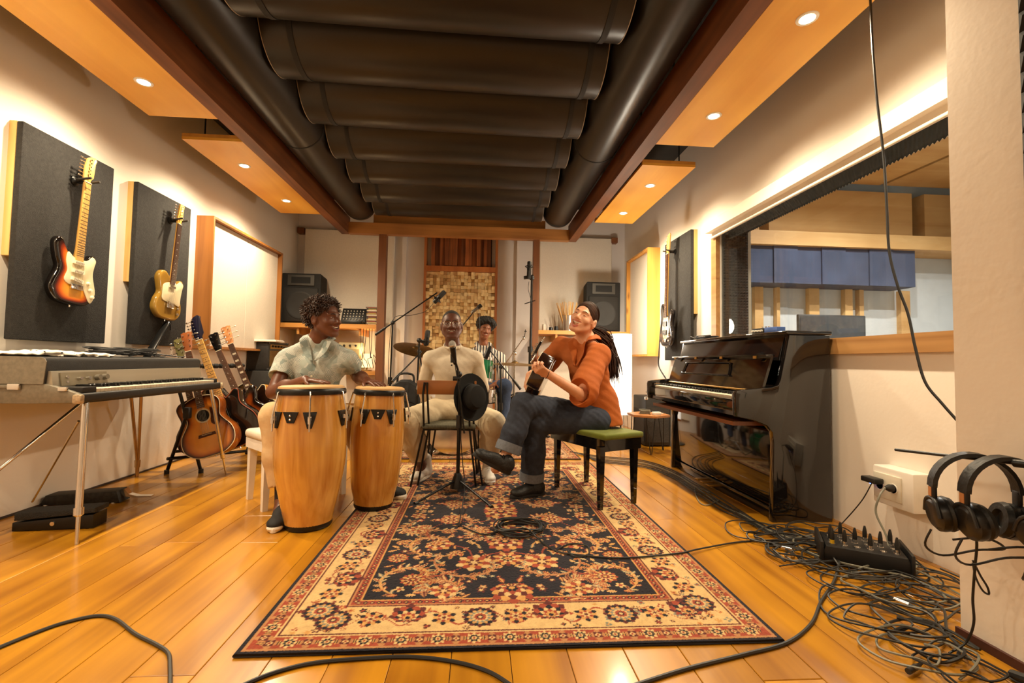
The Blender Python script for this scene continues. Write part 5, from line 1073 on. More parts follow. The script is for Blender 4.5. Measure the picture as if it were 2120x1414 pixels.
Y = 4.55; j = at(868, 705, Y); t = boom_stand('short upright stand with a side arm left of the singer', V(j.x-.02, Y, .010), j, j+V(-.02, 0, .01), at(884, 712, Y), .011, .9, .22); ldc('black condenser microphone pointing up beside the singer\'s shoulder', at(881, 716, 4.55), (.14, .05, 1), .155)
Y = 5.05; j = at(920, 720, Y); boom_stand('black overhead boom stand behind the singer\'s head', V(j.x, Y, .010), j, at(905, 738, Y), at(984, 642, Y), .009, .2, .22); t = thing('drum_microphone', 'short dark microphone at the end of the overhead boom', 'microphone', mat=basis(*frame((at(995, 632, Y)-at(970, 652, Y))), at(976, 648, Y))); MB().lathe([(.012, 0), (.017, .02), (.017, .10), (.014, .115), (0, .116)], n=16).build('body', M('mic_metal', (.2, .19, .18), .35, .9, var=.1), t); MB().lathe([(.019, .09), (.022, .1), (.022, .14), (0, .145)], n=16).build('head', black_m, t)
cable('microphone_cable', 'thin cable hanging straight down in front of the drummer', [at(990, 636, 5.04), at(993, 660, 5.0), at(993, 700, 4.95), at(993, 745, 4.9), at(992, 800, 4.9)], .003)
Y = 4.45; j = at(1037, 760, Y); boom_stand('black boom stand aimed at the green tom', gz(1037, 945, .010), at(1037, 760, gz(1037, 945).y), at(1078, 806, Y), at(1012, 722, Y+.1), .010, .3, .22); t = thing('drum_microphone', 'chunky black microphone above the green tom', 'microphone', mat=basis(*frame(at(1004, 742, 4.55)-at(1016, 716, 4.55)), at(1016, 716, 4.55))); MB().lathe([(0, 0), (.014, .004), (.02, .03), (.026, .05), (.027, .13), (.02, .14), (0, .141)], n=18).build('body', black_m, t); MB().cyl((.0, 0, .03), (.04, 0, .03), .006).build('clip', black_p, t)
cable('microphone_cable', 'thin cable curving off the tom microphone', [at(1017, 714, 4.55), at(1024, 722, 4.5), at(1031, 745, 4.46), at(1036, 765, 4.45), at(1039, 850, 4.4), at(1042, 930, 4.3)], .0035)
Y = 5.62; j = at(1101, 575, Y); t = boom_stand('very tall black stand in front of the right post', V(at(1097, 700, Y).x, Y, .010), j, j+V(.02, 0, .02), j+V(-.03, 0, .01), .016, .5, .3); ldc('black condenser microphone hung upside down at the top of the tall stand', at(1096, 541, 5.6), (-.02, -.02, -1), .22, .026); MB().cyl(at(1086, 629, Y), at(1108, 622, Y), .006).build('clutch_bar', black_m, t)
cable('microphone_cable', 'thin cable looping down from the tall stand\'s microphone', [at(1095, 583, 5.6), at(1094, 600, 5.6), at(1099, 620, 5.6), at(1101, 640, 5.6), at(1099, 760, 5.6), at(1096, 860, 5.6)], .0035)
# low boom by the conga, cases and bags behind
Y = 4.5; boom_stand('low black boom stand slanting behind the far conga', V(at(845, 800, Y).x+.25, Y+.2, .010), at(868, 728, Y+.1), at(812, 790, Y-.2), at(873, 728, Y+.1), .010, .3, .2)
bag_m = M('black_nylon', (.012, .012, .013), .7, var=.2, vscale=20, bump=.3, bscale=30)
def bag(label, c, s, handle=True, tilt=0):
    t = thing('gear_bag', label, 'bag', c, tilt); w, d, h = s
    bm = bmesh.new(); bmesh.ops.create_cube(bm, size=1); bmesh.ops.subdivide_edges(bm, edges=bm.edges[:], cuts=4, use_grid_fill=True)
    for v in bm.verts:
        x, y, z = v.co; k = 1-.28*max(0, z+.1)*2*abs(x)*1.2; v.co = Vector((x*w*k*(1-.10*(2*z)**2*.5), y*d*(1-.2*(2*z)**2*.5), (z+.5)*h*(1-.22*(2*x)**2 if z > 0 else 1)))
    bmesh.ops.smooth_vert(bm, verts=bm.verts[:], factor=.5, use_axis_x=True, use_axis_y=True, use_axis_z=True)
    for v in bm.verts: v.co.z = max(v.co.z, .002)
    MB().bm(bm).build('shell', bag_m, t, 60)
    if handle: MB().tube([(-.09, 0, h*.93), (-.07, 0, h*1.06), (.07, 0, h*1.06), (.09, 0, h*.93)], .012, 8, sm=5).build('handle', bag_m, t)
    MB().tube([(-w*.32, -d*.47, h*.25), (-w*.3, -d*.5, h*.6), (0, -d*.5, h*.68), (w*.3, -d*.5, h*.6), (w*.32, -d*.47, h*.25)], .005, 6, sm=6).build('zip', steel_dark, t)
    MB().rbox((0, -d*.5, h*.3), (w*.5, .05, h*.32), .02, 2).build('pocket', bag_m, t)
p = at(838, 860, 5.1); bag('black gig bag with a carry loop behind the far conga', (p.x, 5.1, .010), (.52, .25, .74))
p = at(1080, 830, 5.9); bag('low black bag behind the chrome boom stand', (p.x, 5.9, .010), (.62, .3, .56), False)

# ---- singer's straight stand with its ball microphone
vs_ = thing('microphone_stand', 'black vocal microphone stand on the rug in front of the singer', 'microphone stand', (0, 0, 0), group='microphone stands')
f = V(-.135, 3.36, .013); f2 = at(951, 775, 3.36)
MB().cyl(f+V(0, 0, .05), V(f.x, f.y, .52), .0135).build('lower_tube', black_m, vs_); MB().cyl(V(f.x, f.y, .50), f2, .009).build('upper_tube', black_m, vs_); MB().cyl(V(f.x, f.y, .47), V(f.x, f.y, .56), .021).build('height_clutch', black_p, vs_)
MB().lathe([(.055, .03), (.05, .06), (.028, .12), (.02, .135)], f, (0, 0, 1), 18).build('hub', black_m, vs_)
for p in (gz(858, 1043, .016), gz(1019, 1050, .016), V(f.x-.02, f.y+.32, .016)): MB().cyl(f+V(0, 0, .09), p, .008, n=10).build('leg', black_m, vs_); MB().cyl(p+(f-p).normalized()*.03, p, .012, n=10).build('rubber_foot', black_p, vs_)
MB().sphere(f2, .022, 12, 8).build('boom_joint', black_p, vs_); MB().cyl(f2+V(-.015, -.02, .03), f2+V(.045, -.03, -.42), .007).build('folded_boom', black_m, vs_); tipm = at(941, 742, 3.32); MB().cyl(f2, tipm, .008).build('neck_tube', black_m, vs_); MB().cyl(tipm+V(-.01, 0, -.03), tipm+V(-.012, -.005, .03), .018, n=14).build('mic_clip', black_p, vs_)
kb = f2+V(-.045, -.02, -.03); MB().cyl(kb, kb+V(.05, 0, 0), .016, n=12).build('clamp_knob', black_p, vs_)
c = at(936, 711, 3.28); ax = (c-at(942, 752, 3.33)).normalized(); vm = thing('vocal_microphone', 'ball-headed silver-grille vocal microphone before the singer\'s chin', 'microphone', mat=basis(*frame(ax), c-ax*.16))
MB().lathe([(.010, 0), (.012, .004), (.016, .03), (.021, .11), (.022, .125), (.024, .128)], n=20).build('handle', black_m, vm); MB().sphere((0, 0, .152), (.0265, .0265, .029), 20, 14).build('ball_grille', M('ball_grille', (.42, .40, .36), .4, .9, bump=.8, bscale=700, var=.2), vm); MB().lathe([(.026, .142), (.0275, .145), (.0275, .150), (.026, .153)], n=20).build('grille_band', chrome, vm)
cable('microphone_cable', 'black cable running down the vocal stand', [c-ax*.16, at(944, 768, 3.33), at(949, 800, 3.33), at(957, 850, 3.34), at(954, 900, 3.34), at(958, 960, 3.33), at(962, 1010, 3.25), gz(950, 1090, .018)], .004)
# ================================================================== SOFT-BODY MODELLER (implicit surfaces meshed in numpy)
def A3(p): return np.array((p[0], p[1], p[2]), dtype=np.float64)
class Field:
    def __init__(s): s.p = []; s.disp = None
    def _push(s, fn, lo, hi, k, op, col): s.p.append((fn, np.array(lo), np.array(hi), k, op, col))
    def cone(s, a, b, ra, rb=None, k=.02, op=1, flat=None, col=None):
        a, b = A3(a), A3(b); rb = ra if rb is None else rb; d = b-a; dd = max(d@d, 1e-12)
        if flat is not None: ax = A3(Vector(flat[0]).normalized()); fl = flat[1]
        def fn(P):
            q = P-a; q2 = q
            t = np.clip((q@d)/dd, 0, 1); v = q-t[:, None]*d
            if flat is not None: v = v+((fl-1)*(v@ax))[:, None]*ax
            return np.sqrt((v*v).sum(1))-(ra+(rb-ra)*t)
        R = max(ra, rb); s._push(fn, np.minimum(a, b)-R, np.maximum(a, b)+R, k, op, col); return s
    def chain(s, pts, rs, k=.02, **kw):
        for i in range(len(pts)-1): s.cone(pts[i], pts[i+1], rs[i], rs[i+1], k, **kw)
        return s
    def ell(s, c, r, R=None, k=.02, op=1, col=None):
        c = A3(c); r = np.array(r, float); Rm = np.eye(3) if R is None else np.array([A3(x) for x in R])   # rows are axes
        def fn(P):
            q = (P-c)@Rm.T; k0 = np.sqrt(((q/r)**2).sum(1)); k1 = np.sqrt(((q/(r*r))**2).sum(1))+1e-9
            return k0*(k0-1)/k1
        m = r.max(); s._push(fn, c-m, c+m, k, op, col); return s
    def half(s, c, n, k=.004):
        """cut away everything on the side n points to"""
        c, n = A3(c), A3(Vector(n).normalized()); s._push(lambda P: -((P-c)@n), np.full(3, -1e3), np.full(3, 1e3), k, -1, None); return s
    def eval(s, P, active=None):
        d = np.full(len(P), 1.0)
        for i, (fn, lo, hi, k, op, col) in enumerate(s.p):
            m = .03+k
            sel = np.all((P > lo-m) & (P < hi+m), 1) if lo[0] > -900 else np.ones(len(P), bool)
            if not sel.any(): continue
            v = fn(P[sel]); o = d[sel]
            if op == 1: h = np.maximum(k-np.abs(o-v), 0)/k; d[sel] = np.minimum(o, v)-h*h*k*.25
            else: v = -v; h = np.maximum(k-np.abs(o-v), 0)/k; d[sel] = np.maximum(o, v)+h*h*k*.25
        if s.disp is not None:
            q = np.abs(d) < .03
            if q.any(): d[q] += s.disp(P[q])
        return d
    def eval_blocks(s, lo3, size, P):
        """P is (blocks, points, 3); whole blocks outside a shape's reach are skipped"""
        nb, npt = P.shape[:2]; d = np.full((nb, npt), 1.0, np.float32)
        for fn, lo, hi, k, op, col in s.p:
            m = k+.004
            sel = np.all((lo3+size > lo-m) & (lo3 < hi+m), 1)
            if not sel.any(): continue
            v = fn(P[sel].reshape(-1, 3)).reshape(-1, npt).astype(np.float32); o = d[sel]
            if op == 1: h = np.maximum(k-np.abs(o-v), 0)/k; d[sel] = np.minimum(o, v)-h*h*(k*.25)
            else: v = -v; h = np.maximum(k-np.abs(o-v), 0)/k; d[sel] = np.maximum(o, v)+h*h*(k*.25)
        if s.disp is not None:
            q = np.abs(d) < .02
            if q.any(): d[q] += s.disp(P[q])
        return d
    def bounds(s):
        lo = np.min([p[1] for p in s.p if p[4] == 1], 0); hi = np.max([p[2] for p in s.p if p[4] == 1], 0); return lo-.02, hi+.02
    def colour(s, V, base):
        C = np.tile(np.array(base, float), (len(V), 1)); best = np.full(len(V), 1e9)
        for fn, lo, hi, k, op, col in s.p:
            if op != 1: continue
            sel = np.all((V > lo-.03) & (V < hi+.03), 1)
            if not sel.any(): continue
            v = np.full(len(V), 1e9); v[sel] = fn(V[sel]); b = v < best; best[b] = v[b]; C[b] = base if col is None else col
        return C
    def mesh(s, h, regions=None, B=12):
        lo, hi = s.bounds(); n = np.ceil((hi-lo)/h/B).astype(int)+1
        I = np.stack(np.meshgrid(*[np.arange(k) for k in n], indexing='ij'), -1).reshape(-1, 3)
        cen = lo+(I+.5)*B*h
        if regions is not None:
            keep = np.zeros(len(I), bool)
            for c, r in regions: keep |= np.linalg.norm(cen-A3(c), axis=1) < r
            I, cen = I[keep], cen[keep]
        near = np.abs(s.eval(cen)) < B*h*.95+.008
        I = I[near]
        if not len(I): return np.zeros((0, 3)), np.zeros((0, 4), int)
        g = np.arange(-1, B+1); G = np.stack(np.meshgrid(g, g, g, indexing='ij'), -1); m = B+2
        N = n*B+4; stride = np.array([N[1]*N[2], N[2], 1])
        allv, alli, allq = [], [], []
        for c0 in range(0, len(I), 120):
            blk = I[c0:c0+120]; gi = blk[:, None, None, None, :]*B+G[None]
            P = lo+gi.reshape(len(blk), -1, 3)*h; d = s.eval_blocks(lo+(blk*B-1)*h, m*h, P).reshape(len(blk), m, m, m); sg = d < 0
            cs = np.stack([sg[:, a:m-1+a, b:m-1+b, c:m-1+c] for a in (0, 1) for b in (0, 1) for c in (0, 1)], -1).sum(-1); act = (cs > 0) & (cs < 8)
            ii = np.argwhere(act)
            if not len(ii): continue
            D = np.stack([d[ii[:, 0], ii[:, 1]+a, ii[:, 2]+b, ii[:, 3]+c] for a in (0, 1) for b in (0, 1) for c in (0, 1)], -1)
            corners = np.array([(a, b, c) for a in (0, 1) for b in (0, 1) for c in (0, 1)], float); acc = np.zeros((len(ii), 3)); cnt = np.zeros(len(ii))
            for e0 in range(8):
                for bit in (1, 2, 4):
                    e1 = e0 | bit
                    if e1 == e0: continue
                    x0, x1 = D[:, e0], D[:, e1]; cr = (x0 < 0) != (x1 < 0); t = np.where(cr, x0/np.where(cr, x0-x1, 1), 0)
                    acc += np.where(cr[:, None], corners[e0]+t[:, None]*(corners[e1]-corners[e0]), 0); cnt += cr
            cell = gi[ii[:, 0], ii[:, 1], ii[:, 2], ii[:, 3]]
            allv.append(lo+(cell+acc/cnt[:, None])*h); alli.append((cell+2)@stride)
            for ax in range(3):
                sl0 = [slice(None), slice(1, m-1), slice(1, m-1), slice(1, m-1)]; sl1 = list(sl0); sl1[ax+1] = slice(2, m)
                s0, s1 = sg[tuple(sl0)], sg[tuple(sl1)]; e = np.argwhere(s0 != s1)
                if not len(e): continue
                flip = s0[tuple(e.T)]; base = gi[e[:, 0], e[:, 1]+1, e[:, 2]+1, e[:, 3]+1]; u, v = np.zeros(3, int), np.zeros(3, int); u[(ax+1) % 3] = 1; v[(ax+2) % 3] = 1
                q = np.stack([(base+2)@stride, (base-u+2)@stride, (base-u-v+2)@stride, (base-v+2)@stride], 1); q[~flip] = q[~flip][:, ::-1]; allq.append(q)
        ids = np.concatenate(alli); V = np.concatenate(allv); Q = np.concatenate(allq); u, fi = np.unique(ids, return_index=True); V = V[fi]
        pos = np.searchsorted(u, Q); pos = np.clip(pos, 0, len(u)-1); ok = np.all(u[pos] == Q, 1); return V, pos[ok]
def np_mesh(name, parts, mat, parent=None, cols=None):
    vs, qs, o = [], [], 0
    for V_, Q_ in parts: vs.append(V_); qs.append(Q_+o); o += len(V_)
    V_, Q_ = np.concatenate(vs), np.concatenate(qs)
    me = bpy.data.meshes.new(name); me.vertices.add(len(V_)); me.vertices.foreach_set('co', V_.astype(np.float32).ravel()); me.loops.add(Q_.size); me.loops.foreach_set('vertex_index', Q_.astype(np.int32).ravel())
    me.polygons.add(len(Q_)); me.polygons.foreach_set('loop_start', np.arange(0, Q_.size, 4, dtype=np.int32)); me.update(calc_edges=True); me.validate(); me.shade_smooth()
    if cols is not None:
        ca = me.color_attributes.new('col', 'FLOAT_COLOR', 'POINT'); ca.data.foreach_set('color', np.concatenate([cols, np.ones((len(V_), 1))], 1).astype(np.float32).ravel())
    me.materials.append(mat); ob = bpy.data.objects.new(name, me); COL.objects.link(ob)
    if parent is not None: ob.parent = parent
    return ob
# smooth pseudo-noise for folds and curls
_K = RNG.normal(size=(10, 3)); _PH = RNG.random(10)*6.28
def wob(P, f): return sum(np.sin(P@(_K[i]*f)+_PH[i]) for i in range(6))/6
def wob2(P, f):
    w_ = sum(np.sin(P@(_K[i]*f*.6)+_PH[i]) for i in range(4))*.33
    return sum(np.sin(P@(_K[i+4]*f)+_PH[i]+w_) for i in range(4))/4
class HeadFrame:
    """local axes: x to the person's left, y forward out of the face, z up; origin between the ears"""
    def __init__(s, c, fwd, up, sc=1.0):
        s.c = Vector(c); s.y = Vector(fwd).normalized(); u = Vector(up); s.z = (u-s.y*u.dot(s.y)).normalized(); s.x = s.y.cross(s.z); s.x = -s.x if False else s.x; s.s = sc
    def __call__(s, x, y, z): return s.c+(s.x*x+s.y*y+s.z*z)*s.s
    def R(s): return (s.x, s.y, s.z)
def mouth_curves(mouth):
    kind, op = mouth; w = .036 if kind == 'smile' else .028; up = .013 if kind == 'smile' else .005; oh = .018*op if kind == 'smile' else .034*op
    y = lambda x: .0885-12.0*x*x
    return w, (lambda x: -.051+up*(x/w)**2), (lambda x: -.053-oh*(1-(x/w)**2)+up*(x/w)**2), y
def add_head(F, H, neck, skin, lips, mouth=('smile', .5), nose=1.0, jaw=1.0, brow=None, cheek=1.0):
    s = H.s; R = H.R(); L = lips
    F.ell(H(0, -.015, .032), (.073*s, .096*s, .086*s), R, .02)
    F.ell(H(0, .028, -.025), (.060*s*jaw, .062*s, .082*s), R, .035)
    for sx in (-1, 1):
        F.cone(H(sx*.052*jaw, -.002, -.05), H(sx*.022*jaw, .062, -.098), .017*s, .015*s, .03)
        F.ell(H(sx*.040, .055, -.024), (.022*s*cheek, .020*s*cheek, .020*s), R, .022)
        F.cone(H(sx*.012, .082, .022), H(sx*.042, .070, .022), .009*s, .008*s, .014)
    F.ell(H(0, .066, -.098), (.019*s, .015*s, .015*s), R, .02)
    for sx in (-1, 1): F.ell(H(sx*.031, .088, .003), (.017*s, .012*s, .009*s), R, .012, -1)
    for sx in (-1, 1): F.ell(H(sx*.031, .069, .002), (.0155*s, .0125*s, .0095*s), R, .006)
    F.cone(H(0, .080, .012), H(0, .103, -.026), .0085*s, .0115*s*nose, .008); F.ell(H(0, .100, -.029), (.013*s*nose, .011*s, .010*s), R, .008)
    for sx in (-1, 1): F.ell(H(sx*.0135*nose, .092, -.032), (.0095*s*nose, .010*s, .008*s), R, .006)
    for sx in (-1, 1): F.ell(H(sx*.0075*nose, .100, -.039), (.004*s, .005*s, .004*s), R, .003, -1)
    F.ell(H(0, .070, -.058), (.034*s, .020*s, .027*s), R, .018)
    M_ = mouth_curves(mouth); n = 9
    for i in range(n):
        x = M_[0]*(i/(n-1)*2-1)*.93; zu, zl, y = M_[1](x), M_[2](x), M_[3](x)
        if zu-zl > .002: F.ell(H(x, y+.002, (zu+zl)/2), (M_[0]*.26*s, .017*s, (zu-zl)/2*s), R, .002, -1)
    xs = [M_[0]*(i/8*2-1) for i in range(9)]; tp = [1-.45*abs(i/4-1) for i in range(9)]
    F.chain([H(x, M_[3](x)-.0015, M_[1](x)+.002) for x in xs], [.0042*t*s for t in tp], .003, col=L); F.chain([H(x, M_[3](x)-.0025, M_[2](x)-.003) for x in xs], [.0054*t*s for t in tp], .003, col=L)
    for sx in (-1, 1):
        F.ell(H(sx*.077, -.014, -.006), (.012*s, .021*s, .034*s), R, .008); F.ell(H(sx*.088, -.008, -.004), (.006*s, .011*s, .018*s), R, .004, -1)
    F.cone(H(0, -.022, -.05), neck, .052*s, .056*s, .03)
def eyes_teeth(parent, H, mouth, iris=(.03, .015, .008), squint=.55):
    s = H.s; mb = basis(H.x, H.y, H.z, H.c)
    for sx in (-1, 1):
        e = MB(mb).sphere((sx*.031*s, .0735*s, .002*s), (.0125*s, .0105*s, .0075*s*squint+.001), 14, 8).build('eye', M('eye_white', srgb(170, 156, 142), .2, var=.02), parent)
        MB(mb).sphere((sx*.031*s, .0805*s, .002*s), (.0052*s, .0040*s, .0050*s*squint+.0012), 12, 8).build('iris', M('iris_dark', iris, .15, var=.1), e)
    w, zu, zl, y = mouth_curves(mouth); n = 12; vs = []
    for i in range(n+1):
        x = w*.86*(i/n*2-1); h = min(.0085, (zu(x)-zl(x))*.75)
        for yy, zz in ((y(x)-.0050, zu(x)+.002), (y(x)-.0058, zu(x)-h), (y(x)-.012, zu(x)-h), (y(x)-.012, zu(x)+.002)): vs.append((x*s, yy*s, zz*s))
    T = MB(mb); T._add(vs, [(i*4+k, (i+1)*4+k, (i+1)*4+(k+1) % 4, i*4+(k+1) % 4) for i in range(n) for k in range(4)]+[(0, 1, 2, 3), (n*4+3, n*4+2, n*4+1, n*4)]); T.build('teeth', M('teeth', srgb(236, 226, 210), .3, var=.02), parent)
    MB(mb).sphere((0, .056*s, -.060*s), (w*.80*s, .016*s, .022*s), 14, 8).build('mouth_lining', M('mouth_dark', srgb(58, 18, 16), .6, var=.1), parent)
def hand(F, wrist, tip, up, thumb, curl=(.25, .25, .28, .3), spread=.05, sc=1.0, tcurl=.3, tdir=None):
    """palm from wrist towards tip; up is the back of the hand; thumb is +1 when the thumb lies on the side dir x up"""
    w = Vector(wrist); d = (Vector(tip)-w).normalized(); u = Vector(up); u = (u-d*u.dot(d)).normalized(); x = d.cross(u)*thumb
    L = .085*sc
    for i, off in enumerate((.030, .010, -.010, -.028)): F.cone(w+x*off*.55*sc, w+d*(L*(1-.06*abs(i-1.2)))+x*off*sc, .013*sc, .0105*sc, .012)
    lens = (.072, .080, .074, .058)
    for i, off in enumerate((.031, .0105, -.0105, -.030)):
        b = w+d*(L*(1-.06*abs(i-1.2)))+x*off*sc; dir_ = (d+x*(spread*(1.3-i))).normalized(); ln = lens[i]*sc; c = curl[i]; ang = 0; p = b
        for seg, (fr, r) in enumerate(((.45, .0090), (.32, .0080), (.25, .0072))):
            ang += c*(1 if seg == 0 else 1.25); dd = dir_*math.cos(ang)-u*math.sin(ang); q = p+dd*ln*fr; F.cone(p, q, r*sc, (r-.0008)*sc, .003); p = q
    tb = w+d*.022*sc+x*.026*sc; td = (d*.62+x*.72-u*.18).normalized() if tdir is None else Vector(tdir).normalized(); t1 = tb+td*.045*sc; td2 = (td+d*.35-x*.5*tcurl-u*.3*tcurl).normalized(); t2 = t1+td2*.032*sc
    F.cone(w+x*.01*sc, tb, .014*sc, .013*sc, .014); F.cone(tb, t1, .0125*sc, .010*sc, .008); F.cone(t1, t2, .0095*sc, .0082*sc, .003)
def shoe(parent, name, heel, toe, h, kind, upm, solem, up=(0, 0, 1), lacem=None, ankle=None):
    heel, toe = Vector(heel), Vector(toe); d = (toe-heel); L = d.length; d.normalize(); u = Vector(up); u = (u-d*u.dot(d)).normalized(); x = d.cross(u)
    F = Field(); hw = .040
    F.ell(heel+d*.05+u*.055, (.038, .048, .052), (x, d, u), .02); F.ell(heel+d*(L*.45)+u*.048, (.042, L*.28, .045), (x, d, u), .03); F.ell(heel+d*(L-.065)+u*.036, (.047, .062, .034), (x, d, u), .03)
    if kind == 'high': F.cone(heel+d*.055+u*.05, heel+d*.065+u*(.12+h), .042, .040, .02)
    else: F.cone(heel+d*.055+u*.05, heel+d*.065+u*(.075+h), .040, .036, .02)
    F.half(heel+u*.016, -u); o = np_mesh(name, [F.mesh(.005)], upm, parent)
    n = 22; ol = []
    for i in range(n):
        a = 2*PI*i/n; c, s_ = math.cos(a), math.sin(a); w_ = hw*(.92+.22*max(0, c)) ; ol.append((w_*s_*(1-.12*max(0, -c)), L/2+(L/2+.004)*c*(abs(c)**.0)))
    S = MB(); S.prism(ol, 0, .026, X=x, Y=d, Z=u, o=heel-u*.0, bev=.005); S.build('sole', solem, o)
    if kind == 'canvas' or kind == 'high': T = MB(basis(x, d, u, heel+d*(L-.045)+u*.020)); T.sphere((0, 0, 0), (.043, .047, .026), 16, 8); T.build('toe_cap', solem, o)
    if lacem is not None:
        Lc = MB()
        for i in range(5):
            p = heel+d*(L*.36+.022*i)+u*(.098-.0115*i+(.01 if kind == 'high' else 0)); Lc.tube([p-x*.024-u*.012, p+d*.006+u*.004, p+x*.024-u*.012], .0035, 6, sm=3)
        Lc.build('laces', lacem, o)
    return o
# ================================================================== PEOPLE
def skin_mat(name): return M(name, (1, 1, 1), .42, attr='col', var=.07, vscale=25, spec=.45)
def fabric_pattern():
    m = M('leaf_print_shirt', srgb(150, 160, 146), .85); nt = m.node_tree; N, L = nt.nodes, nt.links; b = N['Principled BSDF']
    tc = N.new('ShaderNodeTexCoord'); vo = N.new('ShaderNodeTexVoronoi'); vo.inputs['Scale'].default_value = 26; L.new(tc.outputs['Object'], vo.inputs[0])
    sx = N.new('ShaderNodeSeparateColor'); L.new(vo.outputs['Color'], sx.inputs[0]); an = N.new('ShaderNodeMath'); an.operation = 'MULTIPLY'; an.inputs[1].default_value = 6.28; L.new(sx.outputs[0], an.inputs[0])
    vr = N.new('ShaderNodeVectorRotate'); vr.rotation_type = 'Y_AXIS'; L.new(tc.outputs['Object'], vr.inputs['Vector']); L.new(an.outputs[0], vr.inputs['Angle'])
    wv = N.new('ShaderNodeTexWave'); wv.wave_profile = 'TRI'; wv.inputs['Scale'].default_value = 44; wv.inputs['Distortion'].default_value = 1.2; L.new(vr.outputs[0], wv.inputs[0])
    gt = N.new('ShaderNodeMath'); gt.operation = 'GREATER_THAN'; gt.inputs[1].default_value = .56; L.new(wv.outputs['Fac'], gt.inputs[0])
    g2 = N.new('ShaderNodeMath'); g2.operation = 'GREATER_THAN'; g2.inputs[1].default_value = .36; L.new(sx.outputs[1], g2.inputs[0]); mm = N.new('ShaderNodeMath'); mm.operation = 'MULTIPLY'; L.new(gt.outputs[0], mm.inputs[0]); L.new(g2.outputs[0], mm.inputs[1])
    m0 = N.new('ShaderNodeMix'); m0.data_type = 'RGBA'; L.new(sx.outputs[2], m0.inputs[0]); m0.inputs[6].default_value = (*srgb(124, 138, 134), 1); m0.inputs[7].default_value = (*srgb(170, 178, 170), 1)
    mx = N.new('ShaderNodeMix'); mx.data_type = 'RGBA'; L.new(mm.outputs[0], mx.inputs[0]); L.new(m0.outputs[2], mx.inputs[6]); mx.inputs[7].default_value = (*srgb(206, 204, 194), 1); L.new(mx.outputs[2], b.inputs['Base Color'])
    return m
def stripes():
    m = M('striped_shirt', srgb(220, 214, 204), .85); nt = m.node_tree; N, L = nt.nodes, nt.links; tc = N.new('ShaderNodeTexCoord'); wv = N.new('ShaderNodeTexWave'); wv.bands_direction = 'X'; wv.inputs['Scale'].default_value = 9; wv.inputs['Distortion'].default_value = .5; L.new(tc.outputs['Object'], wv.inputs[0])
    gt = N.new('ShaderNodeMath'); gt.operation = 'GREATER_THAN'; gt.inputs[1].default_value = .62; L.new(wv.outputs['Fac'], gt.inputs[0]); mx = N.new('ShaderNodeMix'); mx.data_type = 'RGBA'; L.new(gt.outputs[0], mx.inputs[0]); mx.inputs[6].default_value = (*srgb(222, 214, 202), 1); mx.inputs[7].default_value = (*srgb(62, 60, 66), 1); L.new(mx.outputs[2], N['Principled BSDF'].inputs['Base Color']); return m
print_m = fabric_pattern(); stripe_m = stripes()
beige_m = M('beige_chino', srgb(206, 176, 132), .9, var=.06, vscale=20, bump=.15, bscale=60)
cream_tr = M('cream_trouser', srgb(206, 188, 156), .9, var=.05, vscale=20, bump=.15, bscale=60)
henley_m = M('cream_henley', srgb(206, 192, 170), .92, var=.04, vscale=20, bump=.12, bscale=90)
denim_m = M('dark_denim', srgb(46, 52, 66), .9, var=.22, vscale=30, bump=.2, bscale=300)
denim2_m = M('mid_denim', srgb(58, 74, 104), .9, var=.2, vscale=30, bump=.2, bscale=300)
cuff_m = M('denim_cuff', srgb(112, 118, 128), .9, var=.12, vscale=60)
rust_m = M('rust_shirt', srgb(178, 92, 30), .85, var=.08, vscale=12, bump=.12, bscale=60)
shoe_blk = M('black_canvas', (.014, .014, .015), .75, var=.2, vscale=40); sole_w = M('white_rubber', srgb(230, 224, 212), .55, var=.04); lace_w = M('white_lace', srgb(236, 230, 220), .8, var=.03); leather_w = M('white_leather', srgb(224, 216, 202), .5, var=.05); trainer_m = M('black_trainer', (.012, .012, .012), .55, var=.3, vscale=30, bump=.3, bscale=80); sole_b = M('black_rubber', (.02, .02, .02), .7, var=.2)
hair_blk = M('black_hair', (.008, .006, .005), .6, var=.3, vscale=80, bump=.6, bscale=220); hair_brn = M('brown_curls', srgb(52, 30, 18), .55, var=.4, vscale=40); hair_dk = M('dark_brown_hair', srgb(54, 32, 20), .75, spec=.2, var=.35, vscale=30, stretch=(1, 1, .2))
def finish_body(F, name, skin, label, regions, hs, mat):
    parts = [F.mesh(h, rg) for h, rg in zip(hs, regions)]; parts = [p for p in parts if len(p[0])]
    cols = np.concatenate([F.colour(p[0], skin) for p in parts]); o = np_mesh(name, parts, mat, None, cols); tag(o, label, 'person'); return o
def torso(F, pel, chest, neck, sa, sb, fwd, wh, wc, inf=0.0, k=.05, td=.01):
    F.cone(pel, chest, wh, wc, k, flat=(fwd, 1.45)); F.cone(chest, Vector(neck)*.5+Vector(chest)*.5, wc, wc*.42, k, flat=(fwd, 1.4))
    for s in (sa, sb): s = Vector(s); F.cone(Vector(chest)*.85+Vector(neck)*.15, s+V(0, 0, -.02), .085+inf, .052+inf, k); F.cone(Vector(neck)+V(0, 0, -td), s, .046+inf*.5, .042+inf, .03)
def collar(F, neck, up, fwd, vpt, r=.062, th=.011, h=.02):
    neck, up, fwd = Vector(neck), Vector(up).normalized(), Vector(fwd).normalized(); fwd = (fwd-up*fwd.dot(up)).normalized(); x = fwd.cross(up)
    pts = [Vector(vpt)]
    for i in range(9): a = PI*(.18+.18*0)+(2*PI-2*PI*.18)*i/8; pts.append(neck+up*(h*(.2-.8*math.cos(a)*.6))+(fwd*math.cos(a)+x*math.sin(a))*r)
    pts.append(Vector(vpt)); F.chain(pts, [th]*len(pts), .006)
